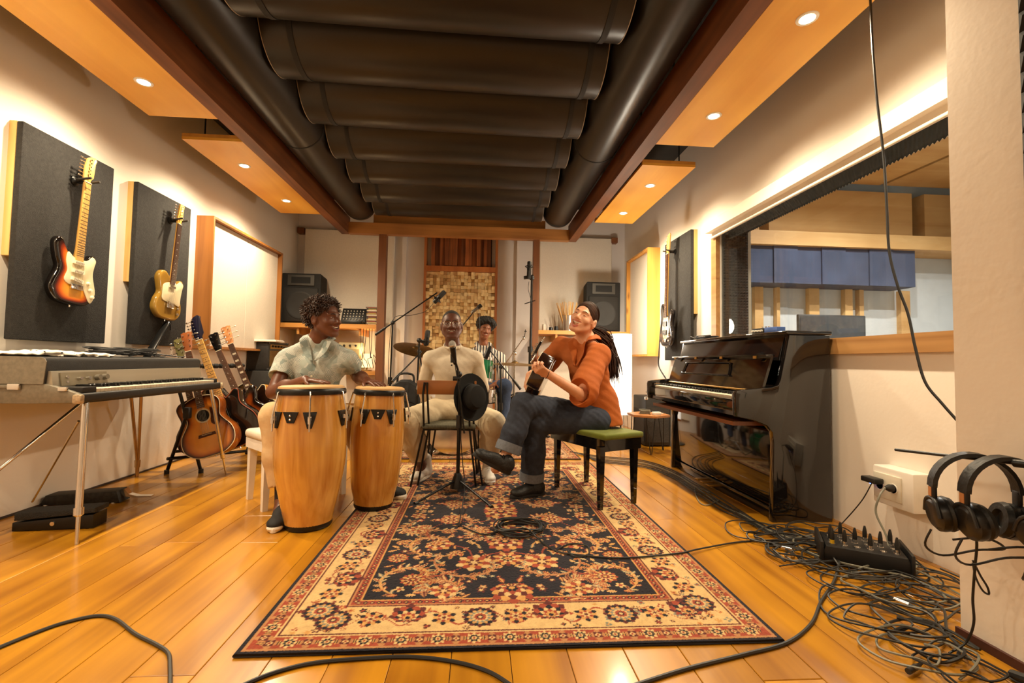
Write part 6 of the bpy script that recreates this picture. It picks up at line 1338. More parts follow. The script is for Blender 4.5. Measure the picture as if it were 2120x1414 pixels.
def collar_flaps(parent, neck, chest, fw, vpt, mat, w=.040, r=.066):
    fw = Vector((fw[0], fw[1], 0)).normalized(); x = fw.cross(V(0, 0, 1)); up = V(0, 0, 1); neck, vpt = Vector(neck), Vector(vpt)
    for sx in (-1, 1):
        I = [neck-fw*r*.95+up*.030, neck-fw*r*.6+x*(sx*r*.8)+up*.028, neck+x*(sx*r*1.02)+up*.016, neck+fw*r*.62+x*(sx*r*.80)-up*.006, vpt*.55+neck*.45+fw*.012+x*(sx*.030), vpt+fw*.012+x*(sx*.004)]
        O = [neck-fw*(r+.032)-up*.012, neck-fw*r*.9+x*(sx*(r+.024))-up*.014, neck+x*(sx*(r+.040))-up*.010+fw*.012, neck+fw*(r+.028)+x*(sx*(r+.028))-up*.036, vpt*.62+neck*.38+fw*.030+x*(sx*(.030+w)), vpt+fw*.014+x*(sx*.018)]
        I, O = crom(I, 4), crom(O, 4); n = len(I); top, bot = [], []
        for a, b in zip(I, O): nn = (a-neck); nn = (Vector((nn.x, nn.y, 0)).normalized()*.6+up*.6); top += [a+nn*.004, (a+b)/2+nn*.014, b+nn*.006]; bot += [a-nn*.001, (a+b)/2+nn*.008, b+nn*.001]
        f = []; k = 3*n
        for q in range(n-1):
            for c in range(2): u = (q*3+c, q*3+c+1, q*3+c+4, q*3+c+3); f += [u if sx < 0 else u[::-1], tuple(k+z for z in (u[::-1] if sx < 0 else u))]
            for c in (0, 2): f.append((q*3+c, (q+1)*3+c, k+(q+1)*3+c, k+q*3+c))
        mb = MB(); mb._add(top+bot, f+[(0, 1, k+1, k), (1, 2, k+2, k+1)]); mb.build('collar', mat, parent, 60)
def twists(parent, H, n, L, r, mat, cond, out=.8, seed=3):
    rg = np.random.default_rng(seed); mb = MB(); s = H.s; c = 0
    while c < n:
        v = rg.normal(size=3); v /= np.linalg.norm(v)
        p = (v[0]*.086, -.022+v[1]*.104, .042+v[2]*.094)
        if not cond(*p): continue
        c += 1; d = Vector(v)*out+Vector(rg.normal(size=3)*.5)+Vector((0, -.1, -.2)); d.normalize(); ln = L*(.7+.6*rg.random()); b = Vector(p)*.96; d2 = (d*.4+Vector(rg.normal(size=3)*.8)+Vector((0, 0, -.5))).normalized()
        mb.tube([H(*b), H(*(b+d*ln*.5)), H(*(b+d*ln*.75+d2*ln*.3))], [r*1.1*s, r*s, r*.55*s], 5)
    return mb.build('curls', mat, parent, 80)

# ---------------------------------------------------------------- conga player
def conga_player():
    sk, lp = srgb(104, 62, 42), srgb(122, 62, 52); up = V(.05, -.05, 1)
    pel, neck = V(-1.16, 3.27, .575), at(660, 699, 3.18); chest = V(-1.09, 3.19, .86); fw = V(.12, -1, 0)
    shR, shL = at(596, 744, 3.15), at(719, 744, 3.20); elR, wrR = at(566, 812, 3.02), V(-1.035, 2.835, .824); elL, wrL = at(741, 779, 3.37), at(758, 788, 3.10)
    hipR, hipL = V(-1.24, 3.24, .545), V(-1.06, 3.27, .545); knR, anR = at(568, 862, 2.90), V(-1.155, 2.87, .12); knL, anL = V(-.86, 2.98+.14, .56), V(-.665, 3.27, .12)
    H = HeadFrame(at(672, 660, 3.13), V(.93, -.36, .03), V(-.06, -.05, 1), 1.08); m = ('smile', .95)
    F = Field(); add_head(F, H, neck, sk, lp, m, 1.25, 1.0)
    torso(F, pel, chest, neck, shR, shL, fw, .115, .13)
    for a, b, c in ((shR, elR, wrR), (shL, elL, wrL)): F.chain([a, b, c], [.050, .041, .028], .02); F.ell(b*.6+c*.4, (.040, .040, .040), None, .05)
    hand(F, wrR, wrR+V(.17, -.05, -.008), V(0, 0, 1), 1, (.04, .04, .05, .06), .10, 1.0); hand(F, wrL, at(796, 797, 2.99), V(0, -.1, 1), 1, (.10, .12, .12, .14), .16, 1.05)
    for a, b, c in ((hipR, knR, anR), (hipL, knL, anL)): F.chain([a, b, c], [.07, .05, .036], .02)
    F.cone(anR, anR+V(0, -.05, -.06), .034, .03); F.cone(anL, anL+V(.06, -.04, -.06), .034, .03)
    o = finish_body(F, 'person', sk, 'laughing conga player in a leaf-grey printed short-sleeved shirt, beige trousers and black canvas shoes', [[(H.c, .21)], [(wrR, .2), (elR, .16), (wrL, .2), (elL, .14)], [(V(-1.08, 3.1, .55), .75)]], [.003, .0035, .008], skin_mat('skin_dark'))
    hc = Field(); hc.ell(H(0, -.026, .046), (.090*H.s, .108*H.s, .096*H.s), H.R(), .02); hc.half(H(0, .048, .045), H.y*.80-H.z*.60, .01); hc.half(H(0, 0, -.062), -H.z, .01)
    for sx in (-1, 1): hc.ell(H(sx*.085, .012, -.02), (.03, .038, .040), H.R(), .01, -1)
    ho = np_mesh('hair', [hc.mesh(.004)], hair_brn, o); twists(ho, H, 1700, .030, .0036, hair_brn, lambda x, y, z: (.80*(y-.040)-.60*(z-.045)) < 0 and z > -.05 and not (abs(x) > .05 and z < .03 and y > -.05), seed=3)
    eyes_teeth(o, H, m, squint=.15)
    for sx in (-1, 1): MB().tube([H(sx*.014, .090, .0215), H(sx*.030, .086, .026), H(sx*.045, .074, .021)], [.0042, .0052, .0028], 6, sm=3, flat=.6).build('eyebrow', hair_blk, o)
    S = Field(); torso(S, pel+V(0, 0, -.02), chest, neck+V(0, 0, -.01), shR, shL, fw, .150, .150, .018)
    S.chain([shR, elR*.80+shR*.20], [.066, .078], .022); S.chain([shL, elL*.72+shL*.28], [.066, .078], .022)
    for a, b, q in ((shR, elR, .80), (shL, elL, .72)): p = a+(b-a)*q; S.half(p, b-a) if False else S.cone(p+(b-a).normalized()*.012, p+(b-a).normalized()*.12, .10, .12, .004, -1)
    S.cone(neck+V(.01, -.075, .05), chest+V(.025, -.125, .035), .052, .012, .008, -1); S.ell(neck+V(0, -.005, .065), (.064, .066, .07), None, .01, -1)
    S.disp = lambda P: .0060*wob2(P*np.array((1, 1, .55)), 22)+.0030*wob2(P, 55)
    so = np_mesh('shirt', [S.mesh(.005)], print_m, o); collar_flaps(so, neck, chest, fw, chest+V(.02, -.125, .075), print_m)
    for i in range(2): MB().lathe([(.006, 0), (.006, .003), (0, .004)], chest+V(.02, -.153, -.02-.1*i), fw, 10).build('button', bone, so)
    T = Field(); T.ell((hipR+hipL)/2, (.19, .15, .12), None, .04)
    for a, b, c, q in ((hipR, knR, anR, .90), (hipL, knL, anL, .92)): T.chain([a, b], [.098, .082], .04); T.chain([b, b+(c-b)*.5, b+(c-b)*q], [.082, .080, .066], .03); T.half(b+(c-b)*q, c-b) if False else T.cone(b+(c-b)*(q+.01), c+(c-b)*.2, .074, .09, .004, -1)
    T.disp = lambda P: .005*wob2(P, 20)+.002*wob2(P, 55); np_mesh('trousers', [T.mesh(.006)], beige_m, o)
    for nm, a in (('sock', anR), ('sock', anL)): MB().cyl(a+V(0, 0, -.05), a+V(0, 0, .055), .042, .044, 18).build(nm, M('dark_sock', (.02, .018, .02), .9, var=.2), o)
    shoe(o, 'shoe', gz(597, 1062, .001)+V(-.005, -.03, 0), gz(560, 1105, .001)+V(.012, 0, 0), .0, 'canvas', shoe_blk, sole_w, lacem=lace_w); shoe(o, 'shoe', V(-.71, 3.295, .013), V(-.475, 3.19, .013), .0, 'canvas', shoe_blk, sole_w, lacem=lace_w)
conga_player()

# ---------------------------------------------------------------- singer, astride a chair turned back to front
def singer():
    sk, lp = srgb(94, 57, 43), srgb(112, 62, 52)
    pel, chest, neck = V(-.222, 3.93, .56), V(-.222, 3.87, .86), at(937, 709, 3.87); fw = V(0, -1, .05)
    shR, shL = at(891, 741, 3.87), at(984, 741, 3.87); elR, wrR = at(876, 803, 3.94), at(884, 838, 4.05); elL, wrL = at(1000, 803, 3.94), at(992, 838, 4.05)
    hipR, hipL = V(-.33, 3.90, .54), V(-.115, 3.90, .54); knR, anR = at(843, 872, 3.53), at(873, 962, 3.72); knL, anL = at(1022, 876, 3.55), at(1010, 960, 3.75)
    H = HeadFrame(at(935, 674, 3.82), V(.05, -1, .10), V(-.03, .06, 1), 1.08); m = ('smile', .7)
    F = Field(); add_head(F, H, neck, sk, lp, m, 1.35, 1.10); torso(F, pel, chest, neck, shR, shL, fw, .12, .128, td=.05)
    for a, b, c in ((shR, elR, wrR), (shL, elL, wrL)): F.chain([a, b, c], [.046, .040, .029], .02)
    hand(F, wrR, wrR+V(.08, .06, -.12), V(-.6, .5, .5), -1, (.2, .22, .24, .26), .06); hand(F, wrL, wrL+V(-.08, .06, -.12), V(.6, .5, .5), 1, (.2, .22, .24, .26), .06)
    for a, b, c in ((hipR, knR, anR), (hipL, knL, anL)): F.chain([a, b, c], [.07, .05, .036], .02)
    F.cone(anR, anR+V(-.02, -.05, -.07), .034, .03); F.cone(anL, anL+V(.02, -.05, -.07), .034, .03)
    o = finish_body(F, 'person', sk, 'smiling singer with glasses in a cream henley and cream trousers astride the wooden-backed chair', [[(H.c, .2)], [(wrR, .17), (wrL, .17)], [(V(-.2, 3.8, .55), .75)]], [.003, .005, .009], skin_mat('skin_dark'))
    hc = Field(); hc.ell(H(0, -.016, .034), (.0738*H.s, .0968*H.s, .0870*H.s), H.R(), .02); hc.half(H(0, .055, .064), H.y*.75-H.z*.66, .02); hc.half(H(0, 0, -.03), -H.z, .02)
    for sx in (-1, 1): hc.ell(H(sx*.08, .03, -.005), (.03, .04, .035), H.R(), .008, -1)
    np_mesh('hair', [hc.mesh(.004)], M('buzz_cut', (.018, .012, .010), .8, var=.2, vscale=300), o); eyes_teeth(o, H, m, squint=.25)
    for sx in (-1, 1): MB().tube([H(sx*.014, .092, .022), H(sx*.030, .087, .026), H(sx*.046, .076, .021)], [.0042, .0052, .0028], 6, sm=3, flat=.6).build('eyebrow', hair_blk, o)
    g = thing('glasses', None, None); g.parent = o; del g
    gl = bpy.data.objects['glasses']; wire = M('glasses_wire', (.75, .66, .52), .25, 1.0, var=.05)
    for sx in (-1, 1):
        pts = [H(sx*.033+.024*math.cos(a*PI/9), .099-.05*max(0, abs(.033+sx*0+.024*math.cos(a*PI/9)*sx)-.04), .0+.019*math.sin(a*PI/9)) for a in range(18)]
        MB().tube(pts, .0014, 6, closed=True).build('rim', wire, gl); MB().tube([H(sx*.057, .094, .004), H(sx*.072, .06, .008), H(sx*.076, .0, .006)], .0015, 6, sm=3).build('temple', wire, gl)
    MB().tube([H(-.009, .099, .004), H(0, .103, .007), H(.009, .099, .004)], .0014, 6, sm=3).build('bridge', wire, gl)
    S = Field(); torso(S, pel+V(0, 0, -.03), chest, neck, shR, shL, fw, .140, .138, .012, td=.048)
    for a, b, c in ((shR, elR, wrR), (shL, elL, wrL)): S.chain([a, b], [.058, .050], .014); S.chain([b, b+(c-b)*.9], [.050, .040], .012)
    S.ell(neck+V(0, -.028, .030), (.075, .086, .070), None, .010, -1); S.cone(neck+V(0, -.09, -.01), chest+V(0, -.16, .12), .018, .006, .006, -1)
    ringp = [neck+V(.070*math.sin(a*2*PI/16), -.022-.074*math.cos(a*2*PI/16), -.022-.034*math.cos(a*2*PI/16)) for a in range(17)]; S.chain(ringp, [.0075]*17, .008)
    S.disp = lambda P: .0045*wob2(P*np.array((1, 1, .6)), 19)+.0026*wob2(P, 52); so = np_mesh('shirt', [S.mesh(.0055)], henley_m, o)
    pk = MB(); pk.tube([at(939, 728, 3.755), at(938, 745, 3.735), at(937, 762, 3.73)], .010, 8, flat=.4); pk.build('placket', henley_m, so)
    for y_ in (738, 748, 756): MB().sphere(at(935, y_, 3.728), (.0065, .004, .0065), 10, 6).build('button', black_p, so)
    T = Field(); T.ell((hipR+hipL)/2, (.19, .15, .12), None, .04)
    for a, b, c, q in ((hipR, knR, anR, .90), (hipL, knL, anL, .92)): T.chain([a, b], [.105, .090], .04); T.chain([b, b+(c-b)*.5, b+(c-b)*q], [.090, .086, .066], .03); T.cone(b+(c-b)*(q+.01), c+(c-b)*.2, .074, .09, .004, -1)
    T.disp = lambda P: .006*wob2(P, 18)+.0025*wob2(P, 50); np_mesh('trousers', [T.mesh(.0065)], cream_tr, o)
    shoe(o, 'shoe', gz(890, 984, .013), gz(843, 1004, .013)+V(.03, .03, 0), .03, 'high', leather_w, sole_w, lacem=lace_w); shoe(o, 'shoe', V(anL.x-.01, anL.y+.04, .013), V(anL.x+.02, anL.y-.22, .013), .03, 'high', leather_w, sole_w, lacem=lace_w)
singer()
ch = thing('dining_chair', 'black hairpin-leg chair with a wooden back rail facing the camera under the singer', 'chair', (0, 0, 0))
brd = wood('chair_back_wood', srgb(104, 58, 22), srgb(156, 94, 42), 0, .35, 12, coat=.3)
MB().rbox((-.235, 3.475, .752), (.44, .022, .105), .006, 2).build('backrest', brd, ch)
MB().rbox((-.215, 3.69, .455), (.40, .42, .035), .014, 3).build('seat', M('woven_seat', srgb(88, 84, 66), .9, var=.35, vscale=60, stretch=(6, .4, 1), bump=.3, bscale=80), ch)
for sx, fx in ((-.40, -.49), (-.06, -.005)):
    MB().tube([(sx+.0, 3.462, .79), (sx-.01, 3.462, .70), (sx, 3.49, .44), (fx, 3.50, .013)], .008, 8).build('leg', black_m, ch); MB().tube([(sx+.018, 3.462, .79), (sx+.022, 3.47, .70), (sx+.03, 3.56, .44), (fx+.05, 3.53, .013)], .008, 8).build('leg', black_m, ch)
for sx, fx in ((-.39, -.41), (-.04, .0)): MB().tube([(sx, 3.84, .44), (fx, 3.89, .013)], .008, 8).build('leg', black_m, ch); MB().tube([(sx+.05, 3.86, .44), (fx+.01, 3.90, .02)], .008, 8).build('leg', black_m, ch)
MB().tube([(-.40, 3.49, .435), (-.04, 3.49, .435), (-.04, 3.87, .435), (-.40, 3.87, .435)], .007, 8, closed=True).build('seat_frame', black_m, ch)
ht = thing('felt_hat', 'black wide-brimmed felt hat hanging on the chair back beside the vocal stand', 'hat', mat=basis(*frame(V(.55, -.80, .12), (0, 0, 1)), V(-.055, 3.435, .685)))
hat_m = M('black_felt', (.006, .006, .006), .95, var=.2)
MB().lathe([(.0, .105), (.05, .108), (.075, .100), (.086, .07), (.092, .01), (.10, .003), (.13, .004), (.165, .012), (.167, .009), (.13, -.001), (.09, -.003), (.085, .0)], n=40, sx=.92, sy=1.06).build('brim_and_crown', hat_m, ht); MB().lathe([(.0935, .006), (.0945, .008), (.091, .034), (.089, .034)], n=40, sx=.92, sy=1.06).build('hat_band', M('hat_ribbon', (.012, .011, .012), .5, var=.1), ht)

# ---------------------------------------------------------------- drummer
def drummer():
    sk, lp = srgb(140, 86, 58), srgb(160, 84, 72); Yd = 5.7
    H = HeadFrame(at(1004, 682, Yd-.06), V(.22, -1, -.12), V(.18, .02, 1), 1.0); neck = at(1000, 711, Yd); chest = neck+V(.0, .02, -.22); pel = neck+V(.02, .06, -.56); fw = V(.1, -1, 0)
    shR, shL = at(969, 738, Yd), at(1034, 740, Yd); elR, wrR = shR+V(-.06, -.04, -.27), shR+V(.12, -.26, -.32); elL, wrL = shL+V(.07, -.03, -.27), shL+V(-.06, -.26, -.32)
    hipR, hipL = pel+V(-.1, 0, 0), pel+V(.1, 0, 0); knR, anR = V(-.10, 5.40, .60), V(-.10, 5.30, .14); knL, anL = at(1044, 800, 5.42), at(1042, 866, 5.38); m = ('smile', .65)
    F = Field(); add_head(F, H, neck, sk, lp, m, 1.2, .98); torso(F, pel, chest, neck, shR, shL, fw, .11, .125)
    for a, b, c in ((shR, elR, wrR), (shL, elL, wrL)): F.chain([a, b, c], [.048, .04, .028], .02)
    hand(F, wrR, wrR+V(.05, -.1, -.02), V(0, 0, 1), 1, (.9, .9, .95, 1.), .02); hand(F, wrL, wrL+V(-.05, -.1, -.02), V(0, 0, 1), -1, (.9, .9, .95, 1.), .02)
    for a, b, c in ((hipR, knR, anR), (hipL, knL, anL)): F.chain([a, b, c], [.07, .05, .036], .02)
    o = finish_body(F, 'person', sk, 'smiling drummer with an afro in a white shirt with dark stripes behind the drums', [[(H.c, .2)], [(wrR, .17), (wrL, .17)], [(pel, .8)]], [.004, .005, .01], skin_mat('skin_brown'))
    hc = Field(); hc.ell(H(0, -.008, .084), (.122, .120, .078), H.R(), .02); hc.ell(H(0, -.035, .03), (.098, .100, .085), H.R(), .04); hc.half(H(0, .052, .040), H.y*.80-H.z*.60, .014); hc.half(H(0, 0, -.02), -H.z, .03); hc.disp = lambda P: .013*wob2(P, 75)+.007*wob2(P, 160)
    ho = np_mesh('hair', [hc.mesh(.0045)], hair_blk, o); eyes_teeth(o, H, m, squint=.35)
    for sx in (-1, 1): MB().tube([H(sx*.014, .092, .022), H(sx*.030, .087, .027), H(sx*.046, .076, .021)], [.0045, .0054, .0028], 6, sm=3, flat=.6).build('eyebrow', hair_blk, o)
    S = Field(); torso(S, pel, chest, neck+V(0, 0, -.03), shR, shL, fw, .14, .15, .015)
    for a, b in ((shR, elR), (shL, elL)): S.chain([a, a+(b-a)*.85], [.066, .072], .03)
    S.ell(neck+V(0, -.02, .05), (.064, .07, .07), None, .01, -1); S.cone(neck+V(.0, -.08, .02), chest+V(0, -.14, .06), .04, .01, .008, -1);  S.disp = lambda P: .004*wob2(P, 22); so = np_mesh('shirt', [S.mesh(.007)], stripe_m, o); collar_flaps(so, neck, chest, fw, chest+V(.015, -.12, .07), stripe_m)
    T = Field(); T.ell(pel, (.18, .15, .11), None, .04)
    for a, b, c in ((hipR, knR, anR), (hipL, knL, anL)): T.chain([a, b, b+(c-b)*.92], [.095, .085, .07], .04)
    T.disp = lambda P: .005*wob2(P, 22); np_mesh('trousers', [T.mesh(.008)], denim2_m, o)
    shoe(o, 'shoe', anL+V(-.0, .04, -.10), anL+V(-.10, -.20, -.10), .0, 'canvas', M('grey_suede', srgb(150, 132, 112), .8, var=.1), sole_w, lacem=lace_w); shoe(o, 'shoe', V(-.10, 5.36, .012), V(-.12, 5.10, .012), .0, 'canvas', 'grey_suede' if False else MATS['grey_suede'], sole_w, lacem=lace_w)
    t = thing('drum_throne', 'round black drum throne hidden under the drummer', 'stool', (pel.x, pel.y+.02, .009)); MB().lathe([(0, pel.z-.19), (.15, pel.z-.19), (.16, pel.z-.17), (.16, pel.z-.13), (.14, pel.z-.11), (0, pel.z-.11)], n=28).build('seat', black_p, t); MB().cyl((0, 0, .1), (0, 0, pel.z-.18), .016).build('post', chrome, t); tripod(t, V(0, 0, 0), .22, .22, .012, chrome)
    for w_, s in ((wrR, 1), (wrL, -1)): d = V(s*.25, -.9, -.12).normalized(); tt = thing('drumstick', 'drumstick held in the drummer\'s %s hand' % ('right' if s > 0 else 'left'), 'drumstick', w_+V(s*.03, -.085, -.035)); MB().tube([d*-.08, d*.24, d*.31, d*.325], [.0075, .0072, .004, .005], 8).build('stick', stk, tt)
    pl = thing('kick_pedal', 'chrome hi-hat pedal under the drummer\'s left shoe', 'pedal', (0, 0, 0)); q = anL; MB().obox((q.x-.06, q.y-.09, q.z-.13), (.09, .30, .012), V(.9, .4, 0).normalized(), V(-.4, .9, .28).normalized(), V(.1, -.3, .9).normalized()).build('foot_board', chrome, pl); MB().box(q.x-.12, q.x+.04, q.y-.2, q.y+.1, .010, .03).build('base_plate', steel_dark, pl); MB().cyl((q.x-.1, q.y-.22, .02), (q.x-.1, q.y-.22, .55), .010).build('tube', chrome, pl)
drummer()

# ---------------------------------------------------------------- guitarist
def guitarist():
    sk, lp = srgb(222, 164, 130), srgb(196, 112, 98); fw = V(-.80, -.48, 0)
    pel, chest, neck = V(.86, 3.32, .575), V(.80, 3.30, .88), at(1214, 700, 3.30)
    shL, shR = at(1240, 734, 3.15), at(1166, 716, 3.46); elL, wrL = at(1204, 818, 2.98), at(1134, 774, 2.80); elR, wrR = at(1122, 762, 3.60), at(1096, 776, 3.36)
    hipL, hipR = V(.84, 3.22, .55), V(.80, 3.42, .56); knL, anL = at(1108, 876, 3.24), at(1100, 1000, 3.29); knR, anR = at(1084, 838, 3.16), at(1044, 952, 3.10)
    H = HeadFrame(at(1208, 661, 3.25), V(-.46, -.82, .30), V(.50, .05, 1), 1.10); m = ('laugh', .85)
    F = Field(); add_head(F, H, neck, sk, lp, m, .95, .94, cheek=1.05); torso(F, pel, chest, neck, shR, shL, fw, .105, .115)
    F.chain([shL, elL, wrL], [.044, .038, .026], .02); F.chain([shR, elR, wrR], [.042, .036, .025], .02)
    hand(F, wrL, at(1102, 757, 2.72), V(-.2, -.75, -.55), -1, (.75, .8, .85, .9), .03, .95, tdir=V(-.3, .5, .75)); hand(F, wrR, at(1088, 812, 3.30), V(-.85, -.3, .25), 1, (.35, .4, .45, .5), .05, .92)
    for a, b, c in ((hipR, knR, anR), (hipL, knL, anL)): F.chain([a, b, c], [.07, .05, .035], .02)
    F.cone(anR, anR+V(-.06, 0, -.06), .033, .03); F.cone(anL, anL+V(-.05, 0, -.06), .033, .03)
    o = finish_body(F, 'person', sk, 'laughing guitarist with a ponytail in a rust-coloured shirt and cuffed dark jeans, legs crossed', [[(H.c, .2)], [(wrL, .2), (wrR, .18), (elL, .12)], [(V(.6, 3.25, .6), .8)]], [.0028, .0032, .008], skin_mat('skin_fair'))
    hc = Field(); hc.ell(H(0, -.018, .036), (.0785*H.s, .1015*H.s, .0925*H.s), H.R(), .02); hc.ell(H(0, .108, -.022), (.080*H.s, .072*H.s, .094*H.s), H.R(), .012, -1); hc.disp = lambda P: .0018*wob2(P, 120); hc.half(H(0, 0, -.058), -H.z, .02)
    for sx in (-1, 1): hc.ell(H(sx*.085, .022, -.018), (.034, .042, .040), H.R(), .008, -1)
    hc.ell(H(0, -.115, -.005), (.03, .03, .035), H.R(), .02); ho = np_mesh('hair', [hc.mesh(.0035)], hair_dk, o)
    pt = MB(); rg = np.random.default_rng(4); b0 = H(0, -.112, -.012); e0 = at(1266, 782, 3.28)
    for i in range(300):
        j = Vector(rg.normal(size=3)*.014); k = Vector(rg.normal(size=3)*.03); mid = at(1254, 705, 3.31)+j*1.4; pt.tube([b0+j*.5, mid, at(1263, 742, 3.31)+k*.8, e0+k*1.0+V(0, 0, .05*rg.random())], [.0024, .0036, .0034, .0008], 4, sm=3)
    pt.build('ponytail', hair_dk, ho, 80); fs = MB(); e1 = Vector((0, -1, -.12)).normalized()
    for i in range(130):
        a = (i/129*2-1)*1.75; d0 = Vector((math.sin(a)*1.0, .62*math.cos(a)+.02, .80*math.cos(a)+.22)).normalized(); an = d0.angle(e1); P = []
        for k in range(9):
            t = k/8; d = (d0*math.sin((1-t)*an)+e1*math.sin(t*an))/math.sin(an); q = 1.0+.010*math.sin(i*1.7+k)*math.sin(PI*t); P.append(H(.0785*d.x*q, -.018+.1015*d.y*q, .036+.0925*d.z*q))
        fs.tube(P, [.0012, .0030, .0030, .0024], 4)
    fs.build('swept_strands', hair_dk, ho, 80)
    eyes_teeth(o, H, m, squint=.12)
    for sx in (-1, 1): MB().tube([H(sx*.013, .091, .019), H(sx*.030, .087, .0265), H(sx*.047, .075, .023)], [.0036, .0042, .002], 6, sm=3, flat=.6).build('eyebrow', hair_dk, o)
    S = Field(); torso(S, pel+V(.01, 0, -.04), chest, neck+V(0, 0, -.03), shR, shL, fw, .150, .150, .018); S.cone(pel+V(.02, 0, .1), pel+V(.05, -.01, -.06), .15, .155, .05, flat=(fw, 1.3))
    S.chain([shL, shL+(elL-shL)*.85], [.072, .098], .04); S.chain([shR, shR+(elR-shR)*.8], [.068, .085], .04); p = elL+(elL-shL).normalized()*.0; dl = (wrL-elL).normalized(); S.cone(elL+V(0, 0, .0), elL+dl*.055, .085, .070, .03); S.cone(elL+dl*.065, elL+dl*.2, .085, .085, .004, -1)
    S.cone(neck+fw*.075+V(0, 0, .04), chest+fw*.15+V(0, 0, .02), .050, .010, .008, -1); S.ell(neck+V(0, 0, .055), (.060, .060, .065), None, .01, -1)
    S.half(pel+V(0, 0, -.055), V(0, 0, -1)); S.disp = lambda P: .0085*wob2(P*np.array((1, 1, .55)), 17)+.0042*wob2(P*np.array((.7, .7, 1.2)), 46); so = np_mesh('shirt', [S.mesh(.005)], rust_m, o); collar_flaps(so, neck, chest, fw, chest+fw*.13+V(0, 0, .05), rust_m, .03)
    T = Field(); T.ell((hipR+hipL)/2, (.15, .19, .115), None, .04)
    for a, b, c, q in ((hipR, knR, anR, .86), (hipL, knL, anL, .92)): T.chain([a, b], [.100, .080], .04); T.chain([b, b+(c-b)*.5, b+(c-b)*q], [.082, .080, .078], .03); T.cone(b+(c-b)*(q+.01), c+(c-b)*.3, .084, .10, .004, -1)
    T.disp = lambda P: .0065*wob2(P, 22)+.0036*wob2(P, 58); to = np_mesh('jeans', [T.mesh(.0055)], denim_m, o)
    for a, b, q in ((knR, anR, .83), (knL, anL, .92)):
        d = (b-a).normalized(); c = a+(b-a)*q; MB().lathe([(.066, -.05), (.087, -.052), (.089, -.02), (.088, .008), (.083, .012), (.066, .010)], c, d, 28).build('cuff', cuff_m, to)
    shoe(o, 'shoe', gz(1128, 1024, .013), gz(1056, 1032, .013), .01, 'trainer', trainer_m, sole_b, lacem=black_p); hl, tl = at(1054, 984, 3.08), at(978, 942, 3.02); shoe(o, 'shoe', hl, tl, .01, 'trainer', trainer_m, sole_b, up=V(.55, -.15, .9), lacem=black_p)
    w_ = wrL; MB().tube([w_+V(.012*math.cos(a), .033*math.sin(a), .03*math.cos(a)) for a in [i*PI/8 for i in range(16)]], .002, 5, closed=True).build('bracelet', black_p, o)
guitarist()
gd = [(0, srgb(150, 100, 44)), (.1, srgb(206, 160, 90)), (1, srgb(222, 180, 110))]
guitar('acoustic_guitar', 'dark-sided acoustic guitar on the guitarist\'s lap, headstock towards the camera', gmat((.475, 3.52, .80), at(1120, 722, 2.60), (-.47, -.2, -.88), 1.03), 'acoustic', .10, gd, srgb(38, 20, 14), mahog, rosew, head='three', headm=M('black_head', srgb(14, 12, 12), .2), hollow=True, soundhole=True, binding=bone, bridge=.17, f0=.39, nut=.86)
# ================================================================== RIGHT CORNER: outlet, stage box, headphones, cables
ob = thing('wall_outlet', 'white plastic outlet box on the right wall above the cable pile', 'outlet', (0, 0, 0))
MB().rbox((2.20, 2.262, .332), (.10, .235, .195), .008, 2).build('box', white_p, ob); MB().rbox((2.146, 2.285, .332), (.012, .16, .13), .004, 2).build('face_plate', M('outlet_cream', srgb(222, 214, 196), .5, var=.03), ob)
for y in (2.245, 2.325):
    s_ = MB().lathe([(.026, 0), (.026, .003), (.022, .003), (.020, -.008), (0, -.008)], (2.140, y, .332), (-1, 0, 0), 22).build('socket', white_p, ob)
    for dz in (-.009, .009): MB().cyl((2.146, y, .332+dz), (2.138, y, .332+dz), .0025, n=8).build('pin_hole', black_p, s_)
plg = thing('power_plug', 'black power plug in the right socket of the outlet box', 'plug', (2.136, 2.245, .335)); MB().lathe([(.018, 0), (.019, .02), (.013, .034), (.007, .045)], (0, 0, 0), (-1, -.1, .1), 16).build('plug_body', black_p, plg)
ad = thing('usb_adapter', 'small black adapter with a blue light in the left socket of the outlet box', 'adapter', (2.136, 2.325, .352)); MB().rbox((-.03, .01, .004), (.055, .09, .028), .006, 2).build('case', black_p, ad); MB().sphere((-.03, .02, -.014), .006, 8, 6).build('indicator_light', M('blue_led', (.05, .12, 1), .3, emit=(.1, .2, 1), estr=6, var=.02), ad)
cable('power_cable', 'grey mains cable curving from the outlet plug down to the pile', [(2.09, 2.24, .34), (2.04, 2.22, .30), (2.02, 2.22, .22), (2.02, 2.16, .12), (1.98, 2.10, .03), (1.92, 2.02, .012)], .0055, MATS['grey_cable'])
cable('power_cable', 'thin black lead dropping behind the stage box from the adapter', [(2.10, 2.33, .34), (2.12, 2.42, .22), (2.08, 2.50, .08), (2.0, 2.5, .012)], .003)
c0 = gz(1775, 1165); sb = thing('stage_box', 'black metal stage box full of connectors among the tangled cables', 'stage box', (c0.x+.02, c0.y, .004), -.55)
MB().prism([(-.17, 0), (.17, 0), (.17, .05), (.155, .085), (-.155, .085), (-.17, .05)], -.11, .11, X=(1, 0, 0), Y=(0, 0, 1), Z=(0, -1, 0), bev=.004).build('box', M('box_black', (.012, .012, .013), .4, .3, var=.15), sb)
for sx in (-1, 1): MB().rbox((sx*.172, 0, .052), (.016, .235, .105), .006, 2).build('end_cheek', black_p, sb)
for i in range(6):
    for j in range(3):
        s_ = MB().lathe([(.013, 0), (.013, .004), (.010, .004), (.010, .001), (0, .001)], (-.125+.05*i, -.065+.06*j, .085), (0, 0, 1), 16).build('xlr_socket', chrome, sb)
